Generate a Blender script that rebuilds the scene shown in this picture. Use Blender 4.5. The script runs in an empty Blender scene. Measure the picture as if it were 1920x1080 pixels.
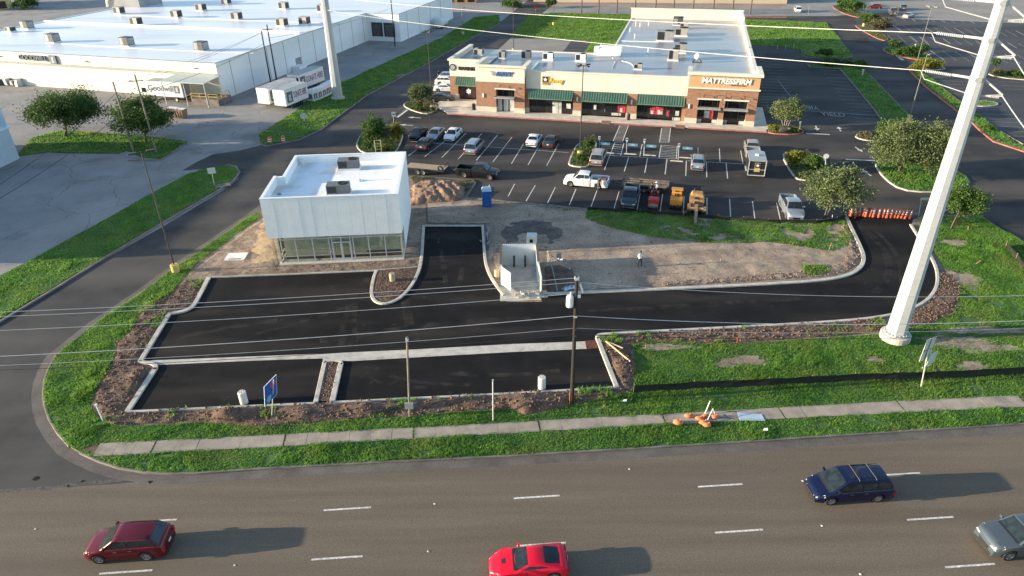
import bpy, bmesh, math, random
import numpy as np
from mathutils import Vector, Matrix
random.seed(7); RNG = np.random.default_rng(11)
S = bpy.context.scene
COL = S.collection
# ------------------------------------------------------------------ camera
F_PX, PITCH, ROLL, CAM_H = 1293.0, math.radians(30.0), 0.01336, 34.0
_f = np.array([0, math.cos(PITCH), -math.sin(PITCH)]); _r = np.array([1.0, 0, 0]); _d = np.cross(_f, _r)
CR = math.cos(ROLL)*_r + math.sin(ROLL)*_d
CD = -math.sin(ROLL)*_r + math.cos(ROLL)*_d
cam = bpy.data.cameras.new('camera'); cam_o = bpy.data.objects.new('camera', cam); COL.objects.link(cam_o)
cam.sensor_width = 36.0; cam.lens = F_PX/1920*36.0; cam.clip_start = 0.5; cam.clip_end = 3000
mw = Matrix.Identity(4)
for i in range(3):
    mw[i][0] = CR[i]; mw[i][1] = -CD[i]; mw[i][2] = -_f[i]
mw[2][3] = CAM_H
cam_o.matrix_world = mw
S.camera = cam_o
# ------------------------------------------------------------------ sky, sun, exposure
SUN_EL, SUN_AZ = math.radians(10.8), math.radians(4.6)     # shadows run towards +X, SUN_AZ towards +Y
world = bpy.data.worlds.new('World'); S.world = world; world.use_nodes = True
wn = world.node_tree.nodes; bg = wn['Background']; sky = wn.new('ShaderNodeTexSky')
sky.sky_type = 'NISHITA'; sky.sun_disc = False; sky.sun_elevation = SUN_EL
to_sun = Vector((-math.cos(SUN_AZ)*math.cos(SUN_EL), -math.sin(SUN_AZ)*math.cos(SUN_EL), math.sin(SUN_EL)))
sky.sun_rotation = math.atan2(to_sun.x, to_sun.y)
sky.altitude = 50; sky.air_density = 1.0; sky.dust_density = 0.7; sky.ozone_density = 2.0
world.node_tree.links.new(sky.outputs[0], bg.inputs[0]); bg.inputs[1].default_value = 0.15
sl = bpy.data.lights.new('sun', 'SUN'); sl.energy = 5.0; sl.angle = math.radians(0.55); sl.color = (1.0, 0.85, 0.63)
so = bpy.data.objects.new('sun', sl); COL.objects.link(so)
so.rotation_euler = to_sun.to_track_quat('Z', 'Y').to_euler(); so.location = (-60, 0, 80)
vs = S.view_settings; vs.view_transform = 'Standard'; vs.look = 'None'; vs.gamma = 1.0; vs.exposure = 1.36
vs.use_curve_mapping = False
S.render.engine = 'CYCLES'
# ------------------------------------------------------------------ pixel -> place
def ray(x, y): return CR*(x-960)/F_PX + CD*(y-540)/F_PX + _f
def G(x, y, z=0.0):
    d = ray(x, y); t = (z-CAM_H)/d[2]
    return (float(d[0]*t), float(d[1]*t))
def GV(x, y, z=0.0):
    a = G(x, y, z); return Vector((a[0], a[1], z))
def on_plane(x, y, p0, dr):
    """point where the pixel's ray meets the vertical plane through p0 along dr"""
    n = np.array([-dr[1], dr[0], 0.0]); d = ray(x, y)
    t = (n @ (np.array([p0[0], p0[1], 0.0])))/(n @ d)
    return Vector((d[0]*t, d[1]*t, CAM_H+d[2]*t))
def height_at(base, ytop):
    X, Y = G(*base); lo, hi = 0.0, 60.0
    for _ in range(50):
        m = (lo+hi)/2; v = np.array([X, Y, m-CAM_H]); py = 540+F_PX*(v @ CD)/(v @ _f)
        if py > ytop: lo = m
        else: hi = m
    return m
def lin(c):
    c = c/255.0
    return c/12.92 if c <= 0.04045 else ((c+0.055)/1.055)**2.4
def rgb(r, g, b): return (lin(r), lin(g), lin(b))
# ------------------------------------------------------------------ materials
MATS = {}
def mat(name, col, rough=0.8, metal=0.0, var=0.12, scale=2.0, col2=None, fine=0.0, fscale=60.0, bump=0.0, bscale=60.0,
        world=False, spec=0.5, stretch=None, detail=6.0, coat=0.0, mid=(0.35, 0.65), trans=0.0):
    if name in MATS: return MATS[name]
    m = bpy.data.materials.new(name); MATS[name] = m; m.use_nodes = True
    nt = m.node_tree; N = nt.nodes; L = nt.links; b = N['Principled BSDF']
    b.inputs['Roughness'].default_value = rough; b.inputs['Metallic'].default_value = metal
    b.inputs['Specular IOR Level'].default_value = spec
    if coat: b.inputs['Coat Weight'].default_value = coat; b.inputs['Coat Roughness'].default_value = 0.05
    if trans: b.inputs['Transmission Weight'].default_value = trans
    if world: src = N.new('ShaderNodeNewGeometry').outputs['Position']
    else: src = N.new('ShaderNodeTexCoord').outputs['Object']
    vec = src
    if stretch:
        mp = N.new('ShaderNodeMapping'); mp.inputs['Rotation'].default_value = (0, 0, stretch[0])
        mp.inputs['Scale'].default_value = (stretch[1], stretch[2], 1); L.new(src, mp.inputs['Vector']); vec = mp.outputs[0]
    n1 = N.new('ShaderNodeTexNoise'); n1.inputs['Scale'].default_value = scale; n1.inputs['Detail'].default_value = detail
    n1.inputs['Roughness'].default_value = 0.6; L.new(vec, n1.inputs['Vector'])
    rp = N.new('ShaderNodeValToRGB'); rp.color_ramp.elements[0].position = mid[0]; rp.color_ramp.elements[1].position = mid[1]
    c2 = col2 if col2 else tuple(min(1, c*(1+var)) for c in col); c1 = col if col2 else tuple(c*(1-var) for c in col)
    rp.color_ramp.elements[0].color = (*c1, 1); rp.color_ramp.elements[1].color = (*c2, 1)
    L.new(n1.outputs['Fac'], rp.inputs[0]); out = rp.outputs[0]
    if fine:
        n2 = N.new('ShaderNodeTexNoise'); n2.inputs['Scale'].default_value = fscale; n2.inputs['Detail'].default_value = 3
        L.new(src, n2.inputs['Vector'])
        mr = N.new('ShaderNodeMapRange'); mr.inputs['From Min'].default_value = 0.3; mr.inputs['From Max'].default_value = 0.7
        mr.inputs['To Min'].default_value = 1-fine; mr.inputs['To Max'].default_value = 1+fine; L.new(n2.outputs['Fac'], mr.inputs[0])
        mx = N.new('ShaderNodeVectorMath'); mx.operation = 'SCALE'; L.new(out, mx.inputs[0]); L.new(mr.outputs[0], mx.inputs['Scale'])
        out = mx.outputs[0]
    L.new(out, b.inputs['Base Color'])
    m['_out'] = 0
    if bump:
        nb = N.new('ShaderNodeTexNoise'); nb.inputs['Scale'].default_value = bscale; nb.inputs['Detail'].default_value = 5
        L.new(src, nb.inputs['Vector'])
        bp = N.new('ShaderNodeBump'); bp.inputs['Strength'].default_value = bump; bp.inputs['Distance'].default_value = 0.05
        L.new(nb.outputs['Fac'], bp.inputs['Height']); L.new(bp.outputs[0], b.inputs['Normal'])
    return m
def overlay(m, col, kind='noise', scale=1.0, lo=0.55, hi=0.62, stretch=None, amount=1.0, distort=0.0):
    """lay stains / cracks / joints of another colour over a ground material"""
    nt = m.node_tree; N = nt.nodes; L = nt.links; b = N['Principled BSDF']
    prev = b.inputs['Base Color'].links[0].from_socket
    src = N.new('ShaderNodeNewGeometry').outputs['Position']
    if stretch:
        mp = N.new('ShaderNodeMapping'); mp.inputs['Rotation'].default_value = (0, 0, stretch[0])
        mp.inputs['Scale'].default_value = (stretch[1], stretch[2], 1); L.new(src, mp.inputs['Vector']); src = mp.outputs[0]
    if distort:
        nd = N.new('ShaderNodeTexNoise'); nd.inputs['Scale'].default_value = scale*2.5; nd.inputs['Detail'].default_value = 4; L.new(src, nd.inputs['Vector'])
        sc = N.new('ShaderNodeVectorMath'); sc.operation = 'SCALE'; sc.inputs['Scale'].default_value = distort; L.new(nd.outputs['Color'], sc.inputs[0])
        ad = N.new('ShaderNodeVectorMath'); L.new(src, ad.inputs[0]); L.new(sc.outputs[0], ad.inputs[1]); src = ad.outputs[0]
    mr = N.new('ShaderNodeMapRange'); mr.inputs['From Min'].default_value = lo; mr.inputs['From Max'].default_value = hi
    if kind == 'noise':
        t = N.new('ShaderNodeTexNoise'); t.inputs['Scale'].default_value = scale; t.inputs['Detail'].default_value = 7; L.new(src, t.inputs['Vector'])
        L.new(t.outputs['Fac'], mr.inputs[0]); mr.inputs['To Min'].default_value = 0; mr.inputs['To Max'].default_value = amount
    else:
        t = N.new('ShaderNodeTexVoronoi'); t.feature = 'DISTANCE_TO_EDGE'; t.inputs['Scale'].default_value = scale; L.new(src, t.inputs['Vector'])
        L.new(t.outputs['Distance'], mr.inputs[0]); mr.inputs['To Min'].default_value = amount; mr.inputs['To Max'].default_value = 0
    mx = N.new('ShaderNodeMix'); mx.data_type = 'RGBA'
    L.new(mr.outputs[0], mx.inputs[0]); L.new(prev, mx.inputs[6]); mx.inputs[7].default_value = (*col, 1)
    L.new(mx.outputs[2], b.inputs['Base Color'])
    return m
RD = -0.0645   # road runs along (cos, sin) of +3.7 deg; mapping turns it back
asphalt_main = mat('asphalt_main_road', (0.146, 0.114, 0.080), 0.85, spec=.25, world=True, scale=0.6, var=0.13, fine=0.25, fscale=14, bump=0.25, bscale=25, stretch=(RD, 0.08, 1.2))
overlay(asphalt_main, (0.118, 0.094, 0.069), scale=0.35, lo=0.5, hi=0.7, stretch=(RD, 0.05, 1.0), amount=0.6)
overlay(asphalt_main, (0.07, 0.062, 0.056), scale=9, lo=0.66, hi=0.72, amount=0.6)
asphalt_side = mat('asphalt_side_road', (0.032, 0.031, 0.0305), 0.85, spec=.25, world=True, scale=0.25, col2=(0.060, 0.056, 0.052), fine=0.22, fscale=12, bump=0.2, bscale=20)
overlay(asphalt_side, (0.11, 0.097, 0.083), scale=0.10, lo=0.44, hi=0.70, stretch=(-0.6, 0.3, 1.3), amount=0.75)
asphalt_new = mat('asphalt_new_lot', (0.0065, 0.006, 0.006), 0.85, spec=.15, world=True, scale=0.35, col2=(0.0135, 0.012, 0.0115), fine=0.22, fscale=16, bump=0.2, bscale=30)
overlay(asphalt_new, (0.047, 0.038, 0.030), scale=0.20, lo=0.49, hi=0.80, stretch=(0.3, 0.35, 1.6), amount=0.8)
overlay(asphalt_new, (0.075, 0.065, 0.055), scale=1.1, lo=0.64, hi=0.8, amount=0.5)
asphalt_mall = mat('asphalt_mall_lot', (0.019, 0.0185, 0.0185), 0.85, spec=.25, world=True, scale=0.2, col2=(0.042, 0.037, 0.033), fine=0.2, fscale=10, bump=0.15, bscale=20)
overlay(asphalt_mall, (0.12, 0.10, 0.082), scale=0.10, lo=0.40, hi=0.72, stretch=(0.25, 0.4, 1.6), amount=0.7)
asphalt_old = mat('asphalt_old_lot', (0.20, 0.19, 0.176), 0.9, world=True, scale=0.12, col2=(0.275, 0.258, 0.236), fine=0.2, fscale=8, bump=0.2, bscale=15)
overlay(asphalt_old, (0.085, 0.08, 0.076), 'vor', scale=0.10, lo=0.001, hi=0.007, amount=0.8, distort=3.5)
overlay(asphalt_old, (0.12, 0.115, 0.11), 'vor', scale=0.45, lo=0.003, hi=0.015, amount=0.3, distort=1.4)
overlay(asphalt_old, (0.11, 0.104, 0.098), scale=0.16, lo=0.54, hi=0.7, amount=0.6)
asphalt_far = mat('asphalt_far_lot', (0.042, 0.041, 0.042), 0.9, spec=.25, world=True, scale=0.1, col2=(0.075, 0.073, 0.073), fine=0.2, fscale=6, stretch=(0.25, 0.3, 1.2))
concrete_far = mat('concrete_far_lot', (0.24, 0.215, 0.18), 0.9, world=True, scale=0.1, var=0.15, fine=0.12, fscale=6)
concrete_new = mat('concrete_new_kerb', (0.47, 0.425, 0.355), 0.85, world=True, scale=1.2, var=0.16, fine=0.15, fscale=22, bump=0.15, bscale=50)
overlay(concrete_new, (0.20, 0.165, 0.13), scale=0.9, lo=0.57, hi=0.75, amount=0.6)
concrete_old = mat('concrete_old_walk', (0.315, 0.255, 0.20), 0.9, world=True, scale=0.8, var=0.18, fine=0.2, fscale=18, bump=0.2, bscale=40)
overlay(concrete_old, (0.15, 0.12, 0.1), scale=0.7, lo=0.55, hi=0.72, amount=0.6)
concrete_kerb = mat('concrete_old_kerb', (0.17, 0.145, 0.12), 0.9, world=True, scale=0.9, var=0.25, fine=0.25, fscale=14, bump=0.2)
concrete_gutter = mat('concrete_gutter', (0.085, 0.07, 0.06), 0.9, world=True, scale=0.5, col2=(0.14, 0.118, 0.10), fine=0.2, fscale=12)
concrete_mall = mat('concrete_mall_walk', (0.56, 0.49, 0.40), 0.85, world=True, scale=0.5, var=0.15, fine=0.1, fscale=10)
red_kerb = mat('red_kerb_paint', (0.33, 0.075, 0.06), 0.8, world=True, scale=1.0, col2=(0.42, 0.15, 0.12), fine=0.15, fscale=8)
soil = mat('bare_soil', (0.17, 0.118, 0.082), 0.95, world=True, scale=0.5, col2=(0.29, 0.215, 0.155), fine=0.3, fscale=6, bump=0.6, bscale=9)
overlay(soil, (0.105, 0.07, 0.05), scale=1.6, lo=0.52, hi=0.68, amount=0.7)
soil_pale = mat('dry_pale_soil', (0.25, 0.178, 0.125), 0.95, world=True, scale=0.25, col2=(0.40, 0.30, 0.21), fine=0.25, fscale=5, bump=0.6, bscale=6)
overlay(soil_pale, (0.15, 0.105, 0.075), scale=0.3, lo=0.48, hi=0.72, amount=0.7, stretch=(0, .5, 1.4))
overlay(soil_pale, (0.10, 0.07, 0.05), scale=2.2, lo=0.58, hi=0.72, amount=0.6)
soil_dark = mat('dark_turned_soil', (0.08, 0.046, 0.030), 0.95, world=True, scale=0.9, col2=(0.17, 0.105, 0.07), fine=0.35, fscale=8, bump=0.9, bscale=10)
clod_m = mat('soil_clods', (0.085, 0.047, 0.030), 0.95, world=True, scale=2.2, col2=(0.20, 0.12, 0.077), fine=0.3, fscale=9)
clod_red = mat('red_clay', (0.17, 0.10, 0.064), 0.95, world=True, scale=1.5, col2=(0.28, 0.18, 0.12), fine=0.25, fscale=8, bump=0.5, bscale=12)
sand = mat('yellow_sand', (0.42, 0.31, 0.17), 0.95, world=True, scale=0.6, col2=(0.30, 0.205, 0.125), fine=0.15, fscale=8, bump=0.5, bscale=6)
turf_pale = mat('pale_turf', (0.09, 0.15, 0.03), 0.95, world=True, scale=0.15, col2=(0.19, 0.25, 0.06), fine=0.3, fscale=3, bump=0.8, bscale=6)
turf = mat('turf_soil', (0.035, 0.085, 0.016), 0.95, world=True, scale=0.4, col2=(0.065, 0.14, 0.026), fine=0.3, fscale=8, bump=0.8, bscale=12)
overlay(turf, (0.11, 0.09, 0.045), scale=0.35, lo=0.6, hi=0.72, amount=0.6)
def leaf_mat(name, a, b_, scale=0.35, rough=0.6, attr=True, tr=0.25, dry=None):
    m = bpy.data.materials.new(name); m.use_nodes = True; MATS[name] = m
    nt = m.node_tree; N = nt.nodes; L = nt.links; b = N['Principled BSDF']; b.inputs['Roughness'].default_value = rough
    b.inputs['Specular IOR Level'].default_value = 0.25
    g = N.new('ShaderNodeNewGeometry'); n = N.new('ShaderNodeTexNoise'); n.inputs['Scale'].default_value = scale; n.inputs['Detail'].default_value = 4
    L.new(g.outputs['Position'], n.inputs['Vector'])
    add = N.new('ShaderNodeMath'); add.operation = 'MULTIPLY_ADD'; L.new(g.outputs['Random Per Island'], add.inputs[0]); add.inputs[1].default_value = 0.45
    sub = N.new('ShaderNodeMath'); sub.operation = 'SUBTRACT'; L.new(n.outputs['Fac'], sub.inputs[0]); sub.inputs[1].default_value = 0.22
    L.new(sub.outputs[0], add.inputs[2])
    rp = N.new('ShaderNodeValToRGB'); rp.color_ramp.elements[0].position = 0.3; rp.color_ramp.elements[1].position = 0.72
    rp.color_ramp.elements[0].color = (*a, 1); rp.color_ramp.elements[1].color = (*b_, 1); L.new(add.outputs[0], rp.inputs[0])
    if dry:
        n3 = N.new('ShaderNodeTexNoise'); n3.inputs['Scale'].default_value = 0.22; n3.inputs['Detail'].default_value = 6; L.new(g.outputs['Position'], n3.inputs['Vector'])
        m3 = N.new('ShaderNodeMapRange'); m3.inputs['From Min'].default_value = 0.47; m3.inputs['From Max'].default_value = 0.68; m3.inputs['To Max'].default_value = 0.75; L.new(n3.outputs['Fac'], m3.inputs[0])
        x3 = N.new('ShaderNodeMix'); x3.data_type = 'RGBA'; L.new(m3.outputs[0], x3.inputs[0]); L.new(rp.outputs[0], x3.inputs[6]); x3.inputs[7].default_value = (*dry, 1)
        class _R: outputs = [x3.outputs[2]]
        rp = _R
    L.new(rp.outputs[0], b.inputs['Base Color'])
    if tr:
        t = N.new('ShaderNodeBsdfTranslucent'); L.new(rp.outputs[0], t.inputs['Color']); ms = N.new('ShaderNodeMixShader'); ms.inputs[0].default_value = tr
        L.new(b.outputs[0], ms.inputs[1]); L.new(t.outputs[0], ms.inputs[2]); L.new(ms.outputs[0], N['Material Output'].inputs['Surface'])
    return m
grass_m = leaf_mat('grass_blades', (0.07, 0.185, 0.028), (0.23, 0.42, 0.068), 0.45, tr=.5, dry=(.27, .34, .075))
grass_bright = leaf_mat('weed_blades', (0.11, 0.22, 0.03), (0.22, 0.37, 0.06), 0.8, tr=.45)
grass_dry = leaf_mat('dry_grass_blades', (0.06, 0.09, 0.02), (0.17, 0.16, 0.06), 0.4)
leaf_dark = leaf_mat('leaves_dark_green', (0.03, 0.07, 0.014), (0.085, 0.15, 0.03), 0.6)
leaf_olive = leaf_mat('leaves_olive_green', (0.07, 0.10, 0.034), (0.175, 0.21, 0.085), 0.8)
leaf_green = leaf_mat('leaves_green', (0.032, 0.072, 0.012), (0.095, 0.16, 0.028), 0.8)
leaf_yellow = leaf_mat('leaves_yellow_green', (0.10, 0.12, 0.014), (0.27, 0.25, 0.03), 1.0)
leaf_grey = leaf_mat('leaves_grey_brown', (0.07, 0.062, 0.03), (0.16, 0.14, 0.075), 0.8)
bark = mat('bark', (0.11, 0.085, 0.065), 0.9, scale=6, var=0.35, bump=0.5, bscale=30)
white_paint = mat('white_road_paint', (0.58, 0.54, 0.48), 0.8, world=True, scale=3, var=0.2, fine=0.35, fscale=12)
overlay(white_paint, (0.20, 0.17, 0.14), scale=5, lo=0.58, hi=0.7, amount=0.7)
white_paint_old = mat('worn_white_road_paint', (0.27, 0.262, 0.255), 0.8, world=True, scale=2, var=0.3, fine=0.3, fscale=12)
blue_paint = mat('blue_road_paint', (0.10, 0.28, 0.36), 0.8, world=True, scale=3, var=0.2)
# ------------------------------------------------------------------ mesh building
class MB:
    def __init__(s): s.v = []; s.f = []; s.m = []; s.mi = 0
    def quad(s, *p):
        n = len(s.v); s.v += [tuple(q) for q in p]; s.f.append(tuple(range(n, n+len(p)))); s.m.append(s.mi); return s
    def box(s, c, d, rz=0.0, top=1.0, ry=0.0, rx=0.0):
        """box centred at c with size d; top = scale of its upper face"""
        R = Matrix.Rotation(rz, 3, 'Z') @ Matrix.Rotation(ry, 3, 'Y') @ Matrix.Rotation(rx, 3, 'X'); n = len(s.v)
        for z in (-.5, .5):
            k = top if z > 0 else 1.0
            for x, y in ((-.5, -.5), (.5, -.5), (.5, .5), (-.5, .5)):
                q = R @ Vector((x*d[0]*k, y*d[1]*k, z*d[2])); s.v.append((c[0]+q.x, c[1]+q.y, c[2]+q.z))
        for f in ((3, 2, 1, 0), (4, 5, 6, 7), (0, 1, 5, 4), (1, 2, 6, 5), (2, 3, 7, 6), (3, 0, 4, 7)):
            s.f.append(tuple(n+i for i in f)); s.m.append(s.mi)
        return s
    def b2(s, x0, x1, y0, y1, z0, z1):
        return s.box(((x0+x1)/2, (y0+y1)/2, (z0+z1)/2), (abs(x1-x0), abs(y1-y0), abs(z1-z0)))
    def tube(s, pts, r, n=8, cap=True):
        """tube through pts; r a number or one per point"""
        pts = [Vector(p) for p in pts]; rs = r if hasattr(r, '__len__') else [r]*len(pts); base = len(s.v)
        for i, p in enumerate(pts):
            t = (pts[min(i+1, len(pts)-1)]-pts[max(i-1, 0)]).normalized()
            a = t.cross(Vector((0, 0, 1)) if abs(t.z) < 0.9 else Vector((1, 0, 0))).normalized(); b = t.cross(a)
            for k in range(n):
                w = 2*math.pi*k/n; q = p+(a*math.cos(w)+b*math.sin(w))*rs[i]; s.v.append(tuple(q))
        for i in range(len(pts)-1):
            for k in range(n):
                o = base+i*n; s.f.append((o+k, o+(k+1) % n, o+n+(k+1) % n, o+n+k)); s.m.append(s.mi)
        if cap:
            s.f.append(tuple(base+k for k in reversed(range(n)))); s.m.append(s.mi)
            s.f.append(tuple(base+(len(pts)-1)*n+k for k in range(n))); s.m.append(s.mi)
        return s
    def lathe(s, c, prof, n=16):
        """rings (r, z) about the vertical through c"""
        base = len(s.v)
        for r, z in prof:
            for k in range(n):
                w = 2*math.pi*k/n; s.v.append((c[0]+r*math.cos(w), c[1]+r*math.sin(w), c[2]+z))
        for i in range(len(prof)-1):
            for k in range(n):
                o = base+i*n; s.f.append((o+k, o+(k+1) % n, o+n+(k+1) % n, o+n+k)); s.m.append(s.mi)
        s.f.append(tuple(base+k for k in reversed(range(n)))); s.m.append(s.mi)
        s.f.append(tuple(base+(len(prof)-1)*n+k for k in range(n))); s.m.append(s.mi)
        return s
    def loft(s, secs, caps=True, close=True):
        base = len(s.v); n = len(secs[0])
        for q in secs: s.v += [tuple(p) for p in q]
        for i in range(len(secs)-1):
            for k in range(n if close else n-1):
                o = base+i*n; s.f.append((o+k, o+(k+1) % n, o+n+(k+1) % n, o+n+k)); s.m.append(s.mi)
        if caps:
            s.f.append(tuple(base+k for k in reversed(range(n)))); s.m.append(s.mi)
            s.f.append(tuple(base+(len(secs)-1)*n+k for k in range(n))); s.m.append(s.mi)
        return s
    def prism(s, poly, z0, z1):
        n = len(poly); b = len(s.v)
        s.v += [(p[0], p[1], z0) for p in poly]+[(p[0], p[1], z1) for p in poly]
        s.f.append(tuple(reversed(range(b, b+n)))); s.f.append(tuple(range(b+n, b+2*n))); s.m += [s.mi]*2
        for i in range(n):
            j = (i+1) % n; s.f.append((b+i, b+j, b+n+j, b+n+i)); s.m.append(s.mi)
        return s
    def mesh(s, name, smooth=False, fix=False):
        me = bpy.data.meshes.new(name); me.from_pydata(s.v, [], s.f)
        if s.m and max(s.m): me.polygons.foreach_set('material_index', s.m)
        if smooth: me.polygons.foreach_set('use_smooth', [True]*len(s.f))
        if fix or any(len(f) > 4 for f in s.f):
            bm = bmesh.new(); bm.from_mesh(me)
            bmesh.ops.triangulate(bm, faces=[f for f in bm.faces if len(f.verts) > 4]); bmesh.ops.recalc_face_normals(bm, faces=bm.faces)
            bm.to_mesh(me); bm.free()
        me.update(); return me
    def build(s, name, mt, parent=None, smooth=False, **kw):
        me = s.mesh(name, smooth, kw.pop('fix', False))
        for x in (mt if isinstance(mt, (list, tuple)) else [mt]): me.materials.append(x)
        return link(name, me, parent, **kw)
def link(name, me, parent=None, label=None, cat=None, group=None, kind=None, loc=None, rz=0.0, mats=None):
    o = bpy.data.objects.new(name, me); COL.objects.link(o)
    if parent: o.parent = parent
    if loc is not None: o.location = loc
    if rz: o.rotation_euler = (0, 0, rz)
    if label: o['label'] = label
    if cat: o['category'] = cat
    if group: o['group'] = group
    if kind: o['kind'] = kind
    return o
def thing(name, label, cat, loc=(0, 0, 0), rz=0.0, group=None):
    return link(name, None, label=label, cat=cat, group=group, loc=loc, rz=rz)
def smooth_angle(me, ang=40):
    me.polygons.foreach_set('use_smooth', [True]*len(me.polygons))
    me.set_sharp_from_angle(angle=math.radians(ang))
def copy_tree(o, parent=None):
    c = o.copy(); COL.objects.link(c)
    if parent is not None:
        c.parent = parent
    for ch in list(o.children): copy_tree(ch, c)
    return c
def text_mesh(txt, size, extrude=0.03, shear=0.0, bold=0.0, space=1.0):
    cu = bpy.data.curves.new('t', 'FONT'); cu.body = txt; cu.size = size; cu.extrude = extrude; cu.shear = shear; cu.offset = bold
    cu.align_x = 'CENTER'; cu.align_y = 'CENTER'; cu.space_character = space; cu.resolution_u = 3
    o = bpy.data.objects.new('t', cu); COL.objects.link(o)
    bpy.context.view_layer.update()
    me = bpy.data.meshes.new_from_object(o.evaluated_get(bpy.context.evaluated_depsgraph_get()))
    bpy.data.objects.remove(o); bpy.data.curves.remove(cu); return me
def put_text(name, txt, size, mt, parent, loc, rot, **kw):
    me = text_mesh(txt, size, **kw); me.materials.clear(); me.materials.append(mt)
    o = link(name, me, parent, loc=loc); o.rotation_euler = rot; return o
# ------------------------------------------------------------------ flat ground pieces from pixel outlines
def area(name, px, z, mt, kind='structure', parent=None, thick=0.0, world=False, **kw):
    poly = [(p[0], p[1]) if world else G(p[0], p[1], z) for p in px]
    m = MB()
    if thick: m.prism(poly, z-thick, z)
    else: m.quad(*[(x, y, z) for x, y in poly])
    me = m.mesh(name, fix=True)
    if not thick and me.polygons and me.polygons[0].normal.z < 0: me.flip_normals()
    me.materials.append(mt)
    return link(name, me, parent, kind=kind, **kw)
def offset_line(P, d):
    """polyline P (2-D) moved d to its left"""
    out = []
    for i, p in enumerate(P):
        a = Vector(P[max(i-1, 0)]); b = Vector(P[min(i+1, len(P)-1)]); c = Vector(p)
        if 0 < i < len(P)-1:
            t1 = (c-a).normalized(); t2 = (b-c).normalized(); n1 = Vector((-t1.y, t1.x)); n2 = Vector((-t2.y, t2.x))
            n = (n1+n2); n = n.normalized() if n.length > 1e-6 else n1; k = 1/max(0.5, n.dot(n1)); out.append(tuple(c+n*d*k))
        else:
            t = (b-a).normalized(); out.append((c.x-t.y*d, c.y+t.x*d))
    return out
def smooth_px(px, it=2, closed=False):
    P = [tuple(p[:2]) for p in px]
    for _ in range(it):
        Q = [] if closed else [P[0]]
        n = len(P)
        for i in range(n if closed else n-1):
            a, b = P[i], P[(i+1) % n]
            Q += [(a[0]*.75+b[0]*.25, a[1]*.75+b[1]*.25), (a[0]*.25+b[0]*.75, a[1]*.25+b[1]*.75)]
        if not closed: Q.append(P[-1])
        P = Q
    return P
def kerb(name, px, z0, w, h, mt, parent=None, world=False, jit=0.0, **kw):
    """raised strip along a pixel line (the line is its middle)"""
    P = [p if world else G(p[0], p[1], z0+h) for p in px]
    A = offset_line(P, w/2); B = offset_line(P, -w/2); Ai = offset_line(P, w/2-0.03); Bi = offset_line(P, -w/2+0.03)
    secs = [[(a[0], a[1], z0-0.05), (a[0], a[1], z0+h-0.03), (ai[0], ai[1], z0+h), (bi[0], bi[1], z0+h), (b[0], b[1], z0+h-0.03), (b[0], b[1], z0-0.05)] for a, ai, bi, b in zip(A, Ai, Bi, B)]
    m = MB(); m.loft(secs); me = m.mesh(name, fix=True); me.materials.append(mt)
    return link(name, me, parent, **kw)
def strip(m, p, q, w, z):
    a = Vector(p[:2]); b = Vector(q[:2]); t = (b-a).normalized()*w/2; n = Vector((-t.y, t.x))
    m.quad((*(a-n), z), (*(b-n), z), (*(b+n), z), (*(a+n), z)); return m
def in_poly(P, x, y):
    P = np.asarray(P); c = np.zeros(len(x), bool); j = len(P)-1
    for i in range(len(P)):
        xi, yi = P[i]; xj, yj = P[j]
        cond = ((yi > y) != (yj > y)); t = (xj-xi)*(y-yi)/((yj-yi) if yj != yi else 1e-9)+xi
        c ^= cond & (x < t); j = i
    return c
def vnoise(x, y, s, seed=0):
    """smooth value noise, 0..1"""
    r = np.random.default_rng(seed); T = r.random((64, 64)); x = x*s+1000; y = y*s+1000
    xi = np.floor(x).astype(int); yi = np.floor(y).astype(int); fx = x-xi; fy = y-yi; fx = fx*fx*(3-2*fx); fy = fy*fy*(3-2*fy)
    g = lambda a, b: T[a % 64, b % 64]
    return (g(xi, yi)*(1-fx)+g(xi+1, yi)*fx)*(1-fy)+(g(xi, yi+1)*(1-fx)+g(xi+1, yi+1)*fx)*fy
def fast_mesh(name, V, Fv, n):
    """V (N,3) floats; Fv (M,n) ints"""
    me = bpy.data.meshes.new(name); me.vertices.add(len(V)); me.vertices.foreach_set('co', np.asarray(V, np.float32).ravel())
    me.loops.add(Fv.size); me.loops.foreach_set('vertex_index', Fv.astype(np.int32).ravel()); me.polygons.add(len(Fv))
    me.polygons.foreach_set('loop_start', np.arange(len(Fv), dtype=np.int32)*n); me.update(calc_edges=True); me.validate(); return me
def sample(poly, dens, holes=(), keep=None):
    P = np.asarray(poly); lo = P.min(0); hi = P.max(0); n = int((hi-lo).prod()*dens)
    x = RNG.uniform(lo[0], hi[0], n); y = RNG.uniform(lo[1], hi[1], n); k = in_poly(P, x, y)
    for h in holes: k &= ~in_poly(h, x, y)
    if keep is not None: k &= keep(x, y)
    return x[k], y[k]
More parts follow.
